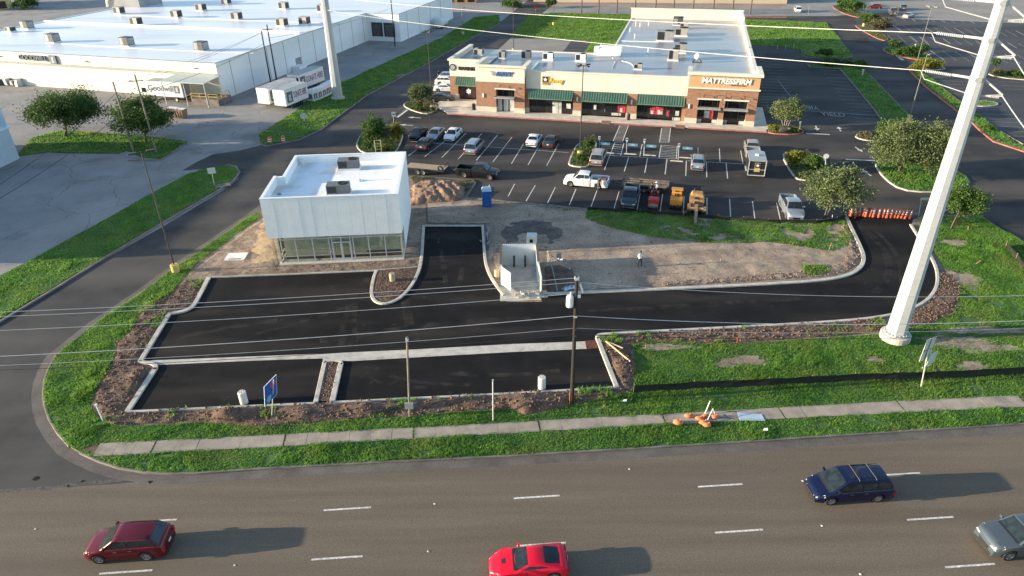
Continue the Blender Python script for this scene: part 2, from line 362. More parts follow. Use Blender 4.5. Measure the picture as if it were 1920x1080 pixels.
def grass(name, poly, z, dens, hgt, mt, label, holes=(), keep=None, width=0.03, tall=0.6):
    """leaning blades, three to a tuft"""
    x, y = sample(poly, dens, holes, keep); n = len(x)
    if not n: return
    big = vnoise(x, y, 0.45, 3)*0.6+vnoise(x, y, 1.3, 4)*0.4; V = []
    for k in range(3):
        a = RNG.uniform(0, 2*math.pi, n); h = hgt*(0.35+tall*3.2*big**1.6*RNG.uniform(0.4, 1.3, n)); lean = h*RNG.uniform(0.2, 0.9, n); b = a+RNG.uniform(1.0, 2.1, n)
        ox = RNG.normal(0, 0.04, n); oy = RNG.normal(0, 0.04, n); w = width*RNG.uniform(0.7, 1.4, n)
        p0 = np.stack([x+ox+np.cos(b)*w, y+oy+np.sin(b)*w, np.full(n, z)], 1); p1 = np.stack([x+ox-np.cos(b)*w, y+oy-np.sin(b)*w, np.full(n, z)], 1)
        p2 = np.stack([x+ox+np.cos(a)*lean, y+oy+np.sin(a)*lean, z+h], 1); V.append(np.stack([p0, p1, p2], 1))
    V = np.concatenate(V).reshape(-1, 3); me = fast_mesh(name, V, np.arange(len(V)).reshape(-1, 3), 3); me.materials.append(mt)
    return link(name, me, kind='stuff', label=label, cat='grass')
OCT = np.array([(1, 0, 0), (0, 1, 0), (-1, 0, 0), (0, -1, 0), (0, 0, 1), (0, 0, -0.6)], float)
OCF = np.array([(0, 1, 4), (1, 2, 4), (2, 3, 4), (3, 0, 4), (1, 0, 5), (2, 1, 5), (3, 2, 5), (0, 3, 5)])
def clods(name, poly, z, dens, r0, r1, mt, label, cat='soil', zf=None, holes=(), keep=None):
    x, y = sample(poly, dens, holes, keep); n = len(x)
    if not n: return
    r = r0+(r1-r0)*RNG.random(n)**3; zz = np.full(n, z) if zf is None else zf(x, y)
    V = OCT[None]*r[:, None, None]*RNG.uniform(0.55, 1.35, (n, 6, 3)); a = RNG.uniform(0, 6.28, n); c, s_ = np.cos(a), np.sin(a)
    X = V[..., 0]*c[:, None]-V[..., 1]*s_[:, None]+x[:, None]; Y = V[..., 0]*s_[:, None]+V[..., 1]*c[:, None]+y[:, None]; Z = V[..., 2]*0.8+zz[:, None]+r[:, None]*0.15
    V = np.stack([X, Y, Z], 2).reshape(-1, 3); Fv = (OCF[None]+6*np.arange(n)[:, None, None]).reshape(-1, 3)
    me = fast_mesh(name, V, Fv, 3); me.materials.append(mt)
    return link(name, me, kind='stuff', label=label, cat=cat)
def bumpy(name, poly, z, step, amp, mt, label=None, cat='soil', kind='structure', edge=0.5, f=0.9, seed=1, extra=None, parent=None):
    """uneven sheet over a polygon, falling to z at its rim"""
    P = np.asarray(poly); lo = P.min(0); hi = P.max(0); nx = int((hi[0]-lo[0])/step)+2; ny = int((hi[1]-lo[1])/step)+2
    gx, gy = np.meshgrid(lo[0]+np.arange(nx)*step, lo[1]+np.arange(ny)*step, indexing='ij'); x = gx.ravel(); y = gy.ravel()
    ins = in_poly(P, x, y); d = np.full(len(x), 1e9)
    for i in range(len(P)):
        a = P[i]; b = P[(i+1) % len(P)]; ab = b-a; t = np.clip(((x-a[0])*ab[0]+(y-a[1])*ab[1])/max(ab@ab, 1e-9), 0, 1)
        d = np.minimum(d, np.hypot(x-a[0]-t*ab[0], y-a[1]-t*ab[1]))
    w = np.clip(d/edge, 0, 1)*ins
    h = amp*(0.55*vnoise(x, y, f, seed)+0.3*vnoise(x, y, f*2.7, seed+1)+0.15*vnoise(x, y, f*6, seed+2))
    if extra is not None: h = h+extra(x, y)
    zz = z+0.004+h*w; zz[~ins] = z-0.10
    V = np.stack([x, y, zz], 1); idx = np.arange(nx*ny).reshape(nx, ny)
    q = np.stack([idx[:-1, :-1], idx[1:, :-1], idx[1:, 1:], idx[:-1, 1:]], -1).reshape(-1, 4)
    q = q[ins[q].any(1)]; me = fast_mesh(name, V, q, 4); me.materials.append(mt); me.polygons.foreach_set('use_smooth', [True]*len(me.polygons))
    return link(name, me, parent, kind=kind, label=label, cat=cat if label else None)
# ================================================================== the setting
ZS = 0.13                                   # level of the building site and verges above the road
gr = MB(); gr.quad((-900, -200, 0), (900, -200, 0), (900, 1500, 0), (-900, 1500, 0)); gr.build('ground', asphalt_old, kind='structure')
KERB_LINE = [(2150, 778), (1920, 793), (1685, 808), (1440, 824), (1200, 839), (960, 853), (700, 866), (480, 878), (370, 886), (325, 887), (275, 885), (225, 877), (185, 864), (150, 848),
             (130, 836), (107, 810), (92, 785), (83, 758), (81, 735), (84, 710), (91, 690), (105, 665), (130, 645), (180, 605), (265, 548), (320, 507), (400, 452), (480, 397), (520, 368)]
area('side_road', [(250, 905), (0, 924), (-300, 960), (-300, 800), (0, 604), (110, 535), (300, 428), (420, 356), (447, 336), (447, 322), (430, 313), (395, 316), (341, 320), (370, 303),
     (400, 289), (450, 282), (490, 272), (560, 260), (600, 242), (633, 217), (690, 175), (802, 117), (880, 72), (937, 42), (1000, -8), (1060, -8), (960, 67), (905, 110), (850, 150), (760, 205),
     (690, 255), (670, 300), (540, 320)] + KERB_LINE[:6:-1], 0.006, asphalt_side)
road = area('main_road', [G(2700, 752), G(1920, 803), G(1440, 835), G(960, 865), G(480, 896), G(370, 903), G(250, 906), G(125, 913), G(0, 924), G(-500, 958), (-75, 5), (90, 8)], 0.012, asphalt_main, world=True)
def g3(p, z): return (*G(p[0], p[1], z), z)
# broken edge of the old tarmac at the mouth of the side road
m = MB(); e1 = [(0, 920), (30, 918), (62, 915), (95, 914), (125, 909), (160, 905), (190, 903), (230, 900), (262, 895), (300, 899)]
for i in range(len(e1)-1):
    a, b = e1[i], e1[i+1]; w0, w1 = RNG.uniform(2.0, 6.5, 2)
    m.quad(g3((a[0], a[1]+w0), .0165), g3((b[0], b[1]+w1), .0165), g3((b[0], b[1]-2), .0165), g3((a[0], a[1]-2), .0165))
m.build('broken_tarmac_edge', mat('broken_tarmac', (0.045, 0.04, 0.036), 0.95, world=True, scale=3, col2=(0.12, 0.105, 0.09), fine=0.3, fscale=14), road)
for i, (x, y, r) in enumerate([(67, 897, .22), (155, 903, .12), (128, 911, .12), (282, 904, .16), (277, 895, .12)]):
    m = MB(); c = G(x, y); m.quad(*[(c[0]+math.cos(a)*r*random.uniform(.7, 1.3), c[1]+math.sin(a)*r*random.uniform(.7, 1.2), .021) for a in np.arange(0, 6.28, .6)]); m.build('pothole', asphalt_new, road, fix=True)
# lane dashes (3 m long, 12.1 m apart) and small raised markers
ROAD_T = Vector((math.cos(0.0645), math.sin(0.0645)))
def dashes(px0, ks):
    p0 = Vector(G(*px0))
    for k in ks:
        c = p0+ROAD_T*12.1*k; mm = MB(); strip(mm, c, c+ROAD_T*2.98, 0.13, 0.0165); mm.build('lane_dash', white_paint, road)
dashes((607, 957), range(-3, 6)); dashes((584, 1049.5), range(-2, 6)); dashes((1772, 1064), [0, 1])
for x, y in [(815, 945), (803, 1034), (1541, 986), (66, 992), (1613, 1077), (1180, 880), (1505, 902), (440, 1060)]:
    c = G(x, y); mm = MB(); mm.box((c[0], c[1], 0.028), (0.12, 0.12, 0.03), top=0.6); mm.build('lane_stud', white_paint, road)
# ---- kerb and gutter of the main and side road
KP = [G(p[0], p[1], .15) for p in KERB_LINE]
gut = offset_line(KP, 0.46)
gl = offset_line(KP, 0.86)
m = MB(); m.loft([[(a[0], a[1], 0.024), (b[0], b[1], 0.020)] for a, b in zip(offset_line(KP, 0.0), gl)], caps=False, close=False)
me = m.mesh('gutter'); [me.flip_normals() if me.polygons[0].normal.z < 0 else None]; me.materials.append(concrete_gutter); link('gutter', me, kind='structure')
kerb_sections = []
for a, b in ((0, 13), (15, 29)):
    seg = KP[a:b]
    for i in range(0, len(seg)-1):
        p, q = Vector(seg[i]), Vector(seg[i+1]); n = max(1, int((q-p).length/3.0))
kr = kerb('kerb', [p for p in KP[:14]], 0.0, 0.17, 0.16, concrete_kerb, world=True, kind='structure')
kerb('kerb', [p for p in KP[14:]], 0.0, 0.17, 0.16, concrete_kerb, world=True, kind='structure')
# ---- the raised site and verge
SITE = KERB_LINE[:-1] + [(500, 384), (530, 330), (600, 318), (770, 329), (885, 337), (891, 342), (874, 370), (960, 378), (1100, 391), (1285, 403), (1440, 415), (1587, 407), (1712, 412), (1735, 402), (1840, 404), (1870, 425), (1920, 453), (2150, 560)]
area('site_soil', SITE, ZS, soil, thick=0.16)
DIRT_EDGE = [(1790, 515), (1802, 550), (1790, 585), (1750, 606), (1690, 617), (1640, 627), (1440, 641), (1330, 645), (1215, 640), (1186, 648), (1192, 695), (1185, 735), (1145, 745), (1072, 758), (1022, 772), (985, 780), (960, 768),
             (855, 773), (767, 781), (630, 788), (580, 796), (530, 797), (480, 800), (375, 793), (275, 797), (212, 798), (185, 785), (170, 760), (180, 730), (200, 700), (215, 670), (218, 645), (250, 615), (262, 590),
             (275, 565), (312, 557), (325, 547), (340, 527), (370, 492), (421, 457), (491, 405)]
VERGE = [(2150, 778)] + KERB_LINE[1:-1] + DIRT_EDGE[::-1] + [(1768, 500), (1740, 455), (1722, 420), (1735, 404), (1840, 406), (1870, 427), (1920, 455), (2150, 562)]
area('verge_turf', VERGE, ZS+0.004, turf)
VW = [G(p[0], p[1], ZS) for p in VERGE]
# ---- public sidewalk in separate slabs
SW_T = [(150, 840), (190, 832), (290, 827), (480, 818), (655, 808), (830, 799), (960, 792), (1235, 777), (1440, 766), (1690, 752), (1920, 741), (2100, 731)]
SW_B = [(185, 856), (277, 851), (480, 840), (780, 823), (1015, 809), (1247, 797), (1440, 787), (1690, 774), (1920, 763), (2100, 753)]
tw = np.array([G(p[0], p[1], ZS) for p in SW_T]); bw = np.array([G(p[0], p[1], ZS) for p in SW_B])
sw = area('sidewalk', [(p[0], p[1]) for p in SW_B]+[(p[0], p[1]) for p in SW_T[::-1]], ZS+0.008, soil_dark)
XJ = [G(p, 825, ZS)[0] for p in (193,)]
joints = [G(290, 838, ZS)[0], G(535, 826, ZS)[0], G(777, 813, ZS)[0], G(1013, 800, ZS)[0], G(1247, 787, ZS)[0], G(1468, 775, ZS)[0], G(1692, 763, ZS)[0], G(1920, 752, ZS)[0]]
joints = [tw[1][0]] + joints
for a, b in zip(joints[:-1], joints[1:]):
    n = max(2, round((b-a)/1.55)); ed = np.linspace(a+0.06, b-0.06, n+1)
    for i in range(n):
        x0, x1 = ed[i]+0.006, ed[i+1]-0.006; sk = 0.12
        q = [(x0+sk*0, np.interp(x0, bw[:, 0], bw[:, 1])), (x1, np.interp(x1, bw[:, 0], bw[:, 1])), (x1-sk, np.interp(x1-sk, tw[:, 0], tw[:, 1])), (x0-sk, np.interp(x0-sk, tw[:, 0], tw[:, 1]))]
        t = random.uniform(-.006, .008); mm = MB(); mm.prism(q, ZS, ZS+0.045+t); mm.build('paving_slab', concrete_old, sw)
SWP = [tuple(p) for p in bw+np.array([0, .12])]+[tuple(p) for p in (tw-np.array([0, .10]))[::-1]]
jw = []
for x in joints[1:]:
    y0 = float(np.interp(x, bw[:, 0], bw[:, 1])); y1 = float(np.interp(x, tw[:, 0], tw[:, 1])); jw.append([(x-.06, y0-.1), (x+.08, y0-.1), (x-.04, y1+.1), (x-.2, y1+.1)])
for k_, q_ in enumerate(jw): grass('joint_grass', q_, ZS+.03, 90, .09, grass_m, 'grass growing in sidewalk joint number %d from the left' % (k_+1), width=.02)
# ---- new lot: tarmac, kerbs, valley gutter
LOT = [(387, 521), (372, 560), (352, 583), (322, 590), (263, 680), (290, 690), (238, 770), (590, 755), (620, 753), (1158, 726), (1120, 630), (1140, 626), (1440, 610), (1590, 601), (1665, 592), (1712, 578), (1742, 562), (1758, 538),
       (1759, 510), (1747, 482), (1709, 420), (1712, 411), (1587, 406), (1613, 460), (1620, 482), (1614, 500), (1590, 516), (1540, 525), (1440, 533), (1060, 549), (1018, 553), (1015, 566), (950, 566), (935, 535), (915, 508), (907, 480),
       (905, 424), (793, 424), (790, 495), (770, 535), (740, 565), (712, 568), (697, 555), (700, 515), (705, 507)]
ZL = ZS+0.012
lot = area('new_tarmac_lot', LOT, ZL, asphalt_new)
LW = [G(p[0], p[1], ZL) for p in LOT]
kerbs = [('kerb', [(391, 519)] + smooth_px([(391, 519), (372, 556), (362, 573), (347, 582), (317, 587)], 2)[1:] + [(262, 677)], .42),
         ('kerb', smooth_px([(260, 677), (280, 679), (293, 684), (290, 692)], 2), .34), ('kerb', [(291, 689), (239, 769)], .42), ('kerb', [(234, 771), (590, 755)], .22), ('kerb', [(592, 753), (609, 677)], .36), ('kerb', [(639, 680), (623, 751)], .42), ('kerb', [(618, 753.5), (960, 736.5), (1160, 725)], .22), ('kerb', [(1156, 723), (1120, 632)], .38),
         ('kerb', smooth_px([(1122, 634), (1119, 627), (1135, 624.5), (1440, 609), (1590, 600), (1665, 591), (1712, 577), (1742, 560), (1758, 536), (1759, 508), (1747, 480), (1708, 420)], 2), .3),
         ('kerb', smooth_px([(1587, 406), (1600, 433), (1614, 462), (1621, 482), (1616, 499), (1592, 515), (1545, 524), (1440, 531), (1250, 540), (1060, 548), (1022, 550)], 2), .4),
         ('kerb', smooth_px([(945, 552), (935, 540), (920, 518), (911, 496), (908, 470), (905, 421)], 2), .3), ('kerb', [(905, 422), (794, 422)], .22),
         ('kerb', smooth_px([(794, 422), (792, 460), (789, 498), (775, 530), (752, 557), (725, 569), (705, 566), (695, 552), (700, 520), (706, 506)], 2), .32),
         ('kerb', [(392, 519), (540, 513), (704, 506)], .12), ('kerb', [(700, 506), (790, 499)], .12)]
for n_, p_, w_ in kerbs: kerb(n_, p_, ZL, w_, 0.14, concrete_new, lot)
area('valley_gutter', [(262, 677), (300, 675), (480, 668), (605, 663), (605, 672), (480, 676), (300, 684), (285, 684)], ZL+0.012, concrete_new, parent=lot, kind=None)
area('valley_gutter', [(605, 663), (780, 655), (960, 645), (1097, 640), (1100, 654), (960, 660), (780, 670), (660, 677), (605, 677)], ZL+0.014, concrete_new, parent=lot, kind=None)
m = MB(); px = smooth_px([(610, 677), (618, 676), (640, 676), (641, 682)], 1)
# island soil between the two bays and beside the building
area('island_soil', [(611, 682), (625, 678), (637, 684), (618, 752), (594, 752)], ZL+0.09, soil_dark)
kerb('kerb', smooth_px([(607, 680), (612, 677), (628, 675), (641, 677), (640, 683)], 2), ZL, .2, .14, concrete_new, lot)
area('island_soil', smooth_px([(707, 507), (700, 545), (704, 560), (718, 566), (738, 562), (770, 530), (786, 500), (740, 503)], 1, True), ZL+0.1, soil_dark)
for P_, n_ in (([(611, 682), (625, 678), (637, 684), (618, 752), (594, 752)], 60), ([(707, 509), (702, 545), (706, 558), (718, 564), (736, 560), (768, 530), (784, 501)], 70)):
    clods('loose_soil', [G(p[0], p[1], ZL+.1) for p in P_], ZL+0.1, n_, .02, .10, clod_m, 'dark crumbled soil filling the %s kerbed island of the new lot' % ('narrow' if n_ == 60 else 'rounded'))
# drain grate
gt = thing('drain_grate', 'rusty slotted drain grate at the end of the concrete valley gutter', 'drain', loc=GV(1111, 647, ZL))
gq = [Vector(g3(p, ZL)) - Vector(gt.location) for p in ((1097, 640), (1122, 638.5), (1125, 652.5), (1100, 654.5))]
rust = mat('rust', (0.16, 0.065, 0.04), 0.85, scale=5, var=0.3); black_m = mat('black_matt', (0.01, 0.01, 0.01), 0.9)
MB().quad(*[q+Vector((0, 0, .006)) for q in gq[::-1]]).build('pit', black_m, gt)
m = MB()
for i in range(4): m.tube([gq[i]+Vector((0, 0, .03)), gq[(i+1) % 4]+Vector((0, 0, .03))], .035, 4)
m.build('frame', rust, gt)
for i in range(11):
    t = (i+.5)/11; a = gq[0].lerp(gq[1], t); b = gq[3].lerp(gq[2], t); MB().tube([a+Vector((0, 0, .03)), b+Vector((0, 0, .03))], .028, 4).build('bar', rust, gt)
# ---- soil: pale field, dark turned ground, clods along the new kerbs
def wp(px, z=ZS): return [G(p[0], p[1], z) for p in px]
FIELD = [(798, 400), (800, 372), (874, 373), (960, 380), (1100, 393), (1285, 405), (1440, 417), (1583, 412), (1607, 462), (1614, 484), (1605, 498), (1585, 511), (1540, 520), (1440, 527), (1060, 545), (1025, 546), (1022, 470), (935, 465), (915, 500), (910, 420), (800, 418)]
bumpy('site_field', wp(FIELD), ZS+.004, 0.25, 0.15, soil_pale, edge=1.2, f=.8, seed=5)
clods('field_crumbs', wp(FIELD), ZS+.08, 4, .01, .10, clod_m, 'small crumbs of soil scattered over the bare field', keep=lambda x, y: vnoise(x, y, .4, 91) > .5)
RING = [(383, 524), (366, 566), (347, 580), (315, 586), (258, 679), (284, 690), (232, 773), (588, 758), (1162, 728), (1124, 632), (1140, 627), (1440, 611.5), (1590, 603), (1665, 594), (1648, 624), (1440, 640), (1330, 644), (1215, 640), (1186, 648), (1192, 695), (1185, 735), (1145, 745), (1072, 758),
        (1022, 772), (985, 780), (960, 768), (855, 773), (767, 781), (630, 788), (580, 796), (530, 797), (480, 800), (375, 793), (275, 797), (212, 798), (185, 785), (170, 760), (180, 730), (200, 700), (215, 670), (218, 645), (250, 615), (262, 590), (275, 565), (312, 557), (325, 547), (345, 525)]
RW = wp(RING)
def heaps(x, y):
    h = 0*x
    for px, py, r, a in ((425, 783, 1.1, .55), (985, 757, 1.5, .45), (1040, 760, 1.0, .3), (570, 775, 1.3, .25), (680, 768, 1.2, .22), (265, 715, 1.4, .3), (1165, 690, .9, .35), (880, 758, 1.4, .25)):
        c = G(px, py, ZS); h = h+a*np.exp(-((x-c[0])**2+(y-c[1])**2)/(r*r))
    return h
bumpy('turned_soil', RW, ZS+.004, 0.14, 0.20, soil_dark, edge=0.5, f=1.6, seed=9, extra=heaps)
clods('soil_clods', RW, ZS+.1, 24, .012, .15, clod_m, 'dark brown soil clods banked along the outside of the new kerb', zf=lambda x, y: ZS+.06+heaps(x, y)+.12*vnoise(x, y, 1.6, 9))
clods('pale_clods', RW, ZS+.1, 3, .015, .09, clod_red, 'scattered reddish clay lumps in the dark soil bank', zf=lambda x, y: ZS+.08+heaps(x, y)+.12*vnoise(x, y, 1.6, 9))
R2 = [(1762, 512), (1788, 516), (1801, 550), (1788, 585), (1750, 606), (1690, 616), (1672, 603), (1718, 582), (1747, 564), (1761, 538)]
bumpy('turned_soil', wp(R2), ZS+.004, 0.14, 0.2, soil_dark, edge=.4, f=1.6, seed=12)
clods('soil_clods', wp(R2), ZS+.1, 60, .02, .12, clod_m, 'crumbled brown soil behind the curved kerb beside the tall white pole')
R3 = [(1588, 412), (1607, 462), (1614, 484), (1607, 497), (1585, 510), (1540, 519), (1440, 526), (1240, 537), (1240, 530), (1440, 515), (1540, 507), (1568, 496), (1590, 480), (1585, 450), (1575, 430)]
bumpy('turned_soil', wp(R3), ZS+.01, 0.16, 0.24, soil, edge=.4, f=1.6, seed=13)
clods('soil_clods', wp(R3), ZS+.1, 40, .02, .13, mat('tan_clods', (0.17, 0.115, 0.08), .95, world=True, scale=2, col2=(0.28, 0.19, 0.13)), 'tan soil clods lining the inner kerb of the new driveway')
R4 = [(391, 517), (350, 516), (420, 463), (495, 405), (522, 500), (770, 487), (790, 500), (700, 505)]
bumpy('building_apron_soil', wp(R4), ZS+.006, 0.2, 0.14, soil, edge=.3, f=1.2, seed=15)
clods('soil_clods', wp([(391, 517), (522, 501), (770, 488), (788, 499), (700, 504)]), ZS+.08, 40, .015, .08, clod_red, 'reddish rubble strip at the foot of the glass shopfront')
bumpy('sand_patch', wp([(468, 462), (480, 430), (494, 406), (500, 404), (510, 450), (521, 498), (495, 501), (470, 499), (462, 495), (470, 480)]), ZS+.05, 0.16, 0.12, sand, edge=1.0, f=1.3, seed=77)
# spoil heap with track ridges
HP = [(768, 385), (770, 350), (800, 338), (850, 344), (872, 352), (872, 368), (860, 378), (800, 382)]
cH = G(822, 362, ZS)
def heap(x, y):
    d = np.sqrt(((x-cH[0])/4.6)**2+((y-cH[1])/4.2)**2); rid = 0.16*np.sin((x*0.9+y*0.45)*5.2)*(x > cH[0]-0.5)
    return np.clip(1.15-d, 0, 1)*(.62+rid)
bumpy('spoil_heap', wp(HP), ZS+.006, 0.12, 0.55, clod_red, label='heap of reddish tan clay with tyre ridges behind the white building', cat='soil heap', kind='thing', edge=.6, f=1.4, seed=21, extra=heap)
clods('clay_lumps', wp(HP), ZS, 25, .03, .14, clod_red, 'loose clay lumps on the reddish spoil heap', zf=lambda x, y: ZS+.05+heap(x, y)*np.clip(1.2-np.hypot((x-cH[0])/5, (y-cH[1])/4.4), 0, 1))
area('dark_fill', [(797, 372), (875, 376), (1010, 396), (1035, 420), (1030, 470), (935, 462), (912, 470), (908, 421), (800, 420)], ZS+.02, mat('damp_soil', (0.075, 0.058, 0.048), .95, world=True, scale=0.5, col2=(0.15, 0.118, 0.095), fine=.3, fscale=5, bump=.6, bscale=7), thick=.01)
clods('soil_clods', wp([(912, 470), (908, 405), (1000, 400), (1060, 440), (1040, 470), (1030, 545), (1018, 470), (935, 464)]), ZS+.06, 9, .02, .10, clod_m, 'rough lumps of dark soil round the sunken concrete box')
bumpy('dark_soil_bank', wp([(1022, 500), (1048, 496), (1078, 506), (1086, 540), (1060, 546), (1024, 548)]), ZS+.05, .16, .3, soil_dark, edge=.6, f=1.6, seed=81)
bumpy('dark_soil_bank', wp([(930, 440), (945, 418), (985, 408), (1040, 414), (1068, 436), (1050, 462), (1016, 468), (1010, 446), (988, 444), (982, 458), (938, 462)]), ZS-.03, .18, .5, MATS['damp_soil'], edge=1.8, f=1.0, seed=82)
# ---- grass of the verge and fields
bare = [(1755, 575, 2.6, 1.2), (1790, 640, 3.6, 1.1), (1850, 652, 3.0, .9), (1830, 620, 5.0, .7), (1395, 676, 2.3, .8), (1360, 684, 1.2, .5), (1790, 455, 1.6, 1.0), (1810, 525, 1.8, 2.2), (1250, 651, 3.0, .6), (1640, 675, .9, .5), (1825, 688, 1.6, .8)]
def keep_verge(x, y):
    n = vnoise(x, y, .8, 31)*.6+vnoise(x, y, 2.2, 32)*.4; k = np.ones(len(x), bool)
    for px, py, a, b in bare:
        c = G(px, py, ZS); d = np.sqrt(((x-c[0])/a)**2+((y-c[1])/b)**2)+(n-.5)*.9; k &= RNG.random(len(x)) < np.clip((d-.45)/.75, .04, 1)
    return k
keep_n = lambda x, y: keep_verge(x, y) & (vnoise(x, y, .5, 41)*.5+vnoise(x, y, 1.7, 42)*.5 > .25)
grass('verge_grass', VW, ZS, 130, .13, grass_m, 'rough green grass on the verge and field round the building site', holes=[SWP], keep=keep_n, width=.02)
for i, P_ in enumerate(bare): 
    c = G(P_[0], P_[1], ZS); m = MB(); m.quad(*[(c[0]+math.cos(t)*P_[2]*(.8+.18*math.sin(3*t+i)+.1*math.sin(7*t+2*i)+.06*math.sin(15*t)), c[1]+math.sin(t)*P_[3]*(.8+.18*math.sin(3*t+i)+.1*math.sin(7*t+2*i)+.06*math.sin(15*t)), ZS+.008+.003*i) for t in np.arange(0, 6.28, .13)]); m.build('bare_patch', soil_pale, kind='structure', fix=True)
BARE_W = [(G(a, b, ZS), c, d) for a, b, c, d in bare]
grass('verge_dry_grass', VW, ZS, 30, .09, grass_dry, 'thin dry grass round the bare soil patches of the right field', keep=lambda x, y: np.any([((x-c[0])/a)**2+((y-c[1])/b)**2 < 1.5 for c, a, b in BARE_W], axis=0) & (vnoise(x, y, 2.0, 55) > .4), width=.02)
weedy = [(300, 560, 1.0), (235, 615, 1.0), (190, 690, 1.0), (165, 740, 1.1), (320, 545, .8), (1165, 745, .8), (365, 500, .7), (360, 515, .8)]
WV = [(G(x, y, ZS), r) for x, y, r in weedy]
grass('verge_weeds', VW, ZS, 60, .28, grass_bright, 'taller yellow green weeds along the edge of the dug soil', keep=lambda x, y: np.any([((x-c[0])**2+(y-c[1])**2 < (r*1.2)**2*(.4+vnoise(x, y, 1.5, 51))) for c, r in WV], axis=0), width=.03)
FG = [(1100, 395), (1285, 407), (1440, 419), (1583, 415), (1596, 446), (1590, 462), (1560, 472), (1440, 455), (1330, 458), (1230, 447), (1150, 430), (1098, 412)]
grass('ring_grass', RW, ZS+.1, 60, .2, grass_m, 'tufts of grass breaking into the edge of the soil bank', keep=lambda x, y: vnoise(x, y, .7, 95)*.6+vnoise(x, y, 2.1, 96)*.4 > .66)
grass('field_grass', wp(FG), ZS+.09, 90, .17, grass_m, 'patchy green grass below the black silt fence by the car park', keep=lambda x, y: vnoise(x, y, .35, 61)*.6+vnoise(x, y, 1.1, 62)*.4 > .30)
grass('field_grass', wp([(1380, 455), (1590, 462), (1590, 500), (1500, 515), (1380, 490)]), ZS+.06, 40, .13, grass_dry, 'thin dry grass scattered over the pale soil field', keep=lambda x, y: vnoise(x, y, .3, 71)*.6+vnoise(x, y, 1.1, 72)*.4 > .55)
grass('field_grass', wp([(1505, 500), (1545, 498), (1560, 512), (1520, 518), (1505, 512)]), ZS+.1, 80, .25, grass_bright, 'clump of tall bright grass near the inner driveway kerb')
grass('strip_grass', wp([(770, 330), (885, 338), (889, 343), (874, 366), (850, 346), (800, 338), (775, 345)]), ZS, 55, .12, grass_dry, 'dry grass strip between the clay heap and the parked trailer')
grass('strip_grass', wp([(876, 373), (960, 380), (1098, 394), (1098, 408), (1010, 392), (930, 388), (880, 384)]), ZS, 35, .1, grass_dry, 'thin grass strip along the car park kerb by the blue toilet')
kerb('kerb', [(770, 329), (885, 337), (891, 342), (873, 369), (960, 378), (1100, 391), (1285, 403), (1440, 415), (1560, 417)], 0.0, .3, .16, concrete_kerb, kind='structure')
# ---- left median, left lot grass, long strips
def lawn(name, px, label, dens=14, hgt=.2, mt=None, k=True, z=.12, **kw):
    area(name+'_turf', px, z, turf_pale if mt is grass_bright else turf, thick=.13)
    grass(name, [G(p[0], p[1], z) for p in px], z, dens, hgt, mt or grass_m, label, **kw)
MED = [(-140, 580), (0, 516), (50, 492), (125, 450), (200, 410), (275, 367), (350, 327), (390, 315), (425, 310), (441, 313), (446, 322), (435, 337), (412, 352), (305, 414), (225, 462), (160, 502), (105, 535), (0, 597), (-140, 680)]
lawn('median_grass', MED, 'smooth green grass on the long pointed median at left', 70, .10, width=.03)
kerb('kerb', [(-140, 684), (0, 601), (105, 538), (160, 504), (225, 464), (305, 416), (412, 354), (437, 338), (449, 322), (442, 311), (425, 308)], 0.0, .3, .15, concrete_kerb, kind='structure')
lawn('tree_grass', [(30, 292), (60, 258), (120, 244), (300, 258), (351, 264), (345, 271), (302, 297), (262, 293), (236, 281), (222, 287), (120, 286), (90, 284)], 'green patch of grass under the two trees at upper left', 20, .2, width=.05)
kerb('kerb', [(240, 300), (302, 298), (349, 268)], 0, .25, .15, concrete_kerb, kind='structure')
STR = [(485, 252), (517, 232), (555, 207), (580, 185), (640, 155), (705, 125), (762, 100), (830, 70), (890, 32), (935, 28), (937, 42), (880, 72), (802, 117), (690, 175), (633, 217), (600, 242), (560, 260), (498, 272), (487, 266)]
lawn('strip_lawn', STR, 'long green grass strip beside the big white store and its service road', 14, .2, width=.07)
kerb('kerb', [(484, 252), (486, 267), (498, 273.5), (560, 261.5), (600, 243.5), (633, 218.5), (690, 176.5), (802, 118.5), (880, 73.5), (937, 43.5)], 0, .3, .15, concrete_kerb, kind='structure')
# ---- mall lot, far lots
mall_lot = area('mall_car_park', [(500, 384), (540, 306), (690, 250), (850, 150), (960, 67), (990, 30), (1460, 30), (1560, 30), (2500, -30), (2500, 500), (1920, 470), (1870, 440), (1840, 420), (1712, 420), (1590, 415), (1440, 422), (1285, 410), (1100, 400), (960, 386), (870, 380), (880, 345), (770, 340)], 0.008, asphalt_mall)
far_lot = area('far_car_park', [(1600, 33), (1640, 92), (1702, 127), (1732, 139), (1793, 185), (1870, 243), (1920, 271), (2500, 420), (2500, 60), (1920, 42), (1700, 34)], 0.0125, asphalt_far)
area('pale_far_lot', [(1650, 0), (1620, 8), (1690, 34), (1920, 43), (2500, 62), (2500, -20), (1800, -20)], 0.0165, concrete_far)
lawn('back_lawn', [(958, 68), (992, 27), (1047, 24), (1185, 27), (1154, 91), (1095, 101), (1110, 76), (1072, 74.5)], 'bright green lawn behind the brick strip mall at left', 9, .25, grass_bright, width=.09)
area('concrete_pad', [(935, 92), (958, 71), (1072, 75.5), (1050, 104), (925, 104)], .0125, concrete_far)
area('striped_tarmac', [(1073, 75), (1110, 77), (1095, 104), (1052, 104)], .0165, asphalt_far)
for i in range(4):
    t = (i+1)/5; a = G(1073-21*t, 75+29*t); b = G(1110-15*t, 77+27*t); mm = MB(); strip(mm, a, b, .1, .0205); mm.build('stall_line', white_paint_old, mall_lot)
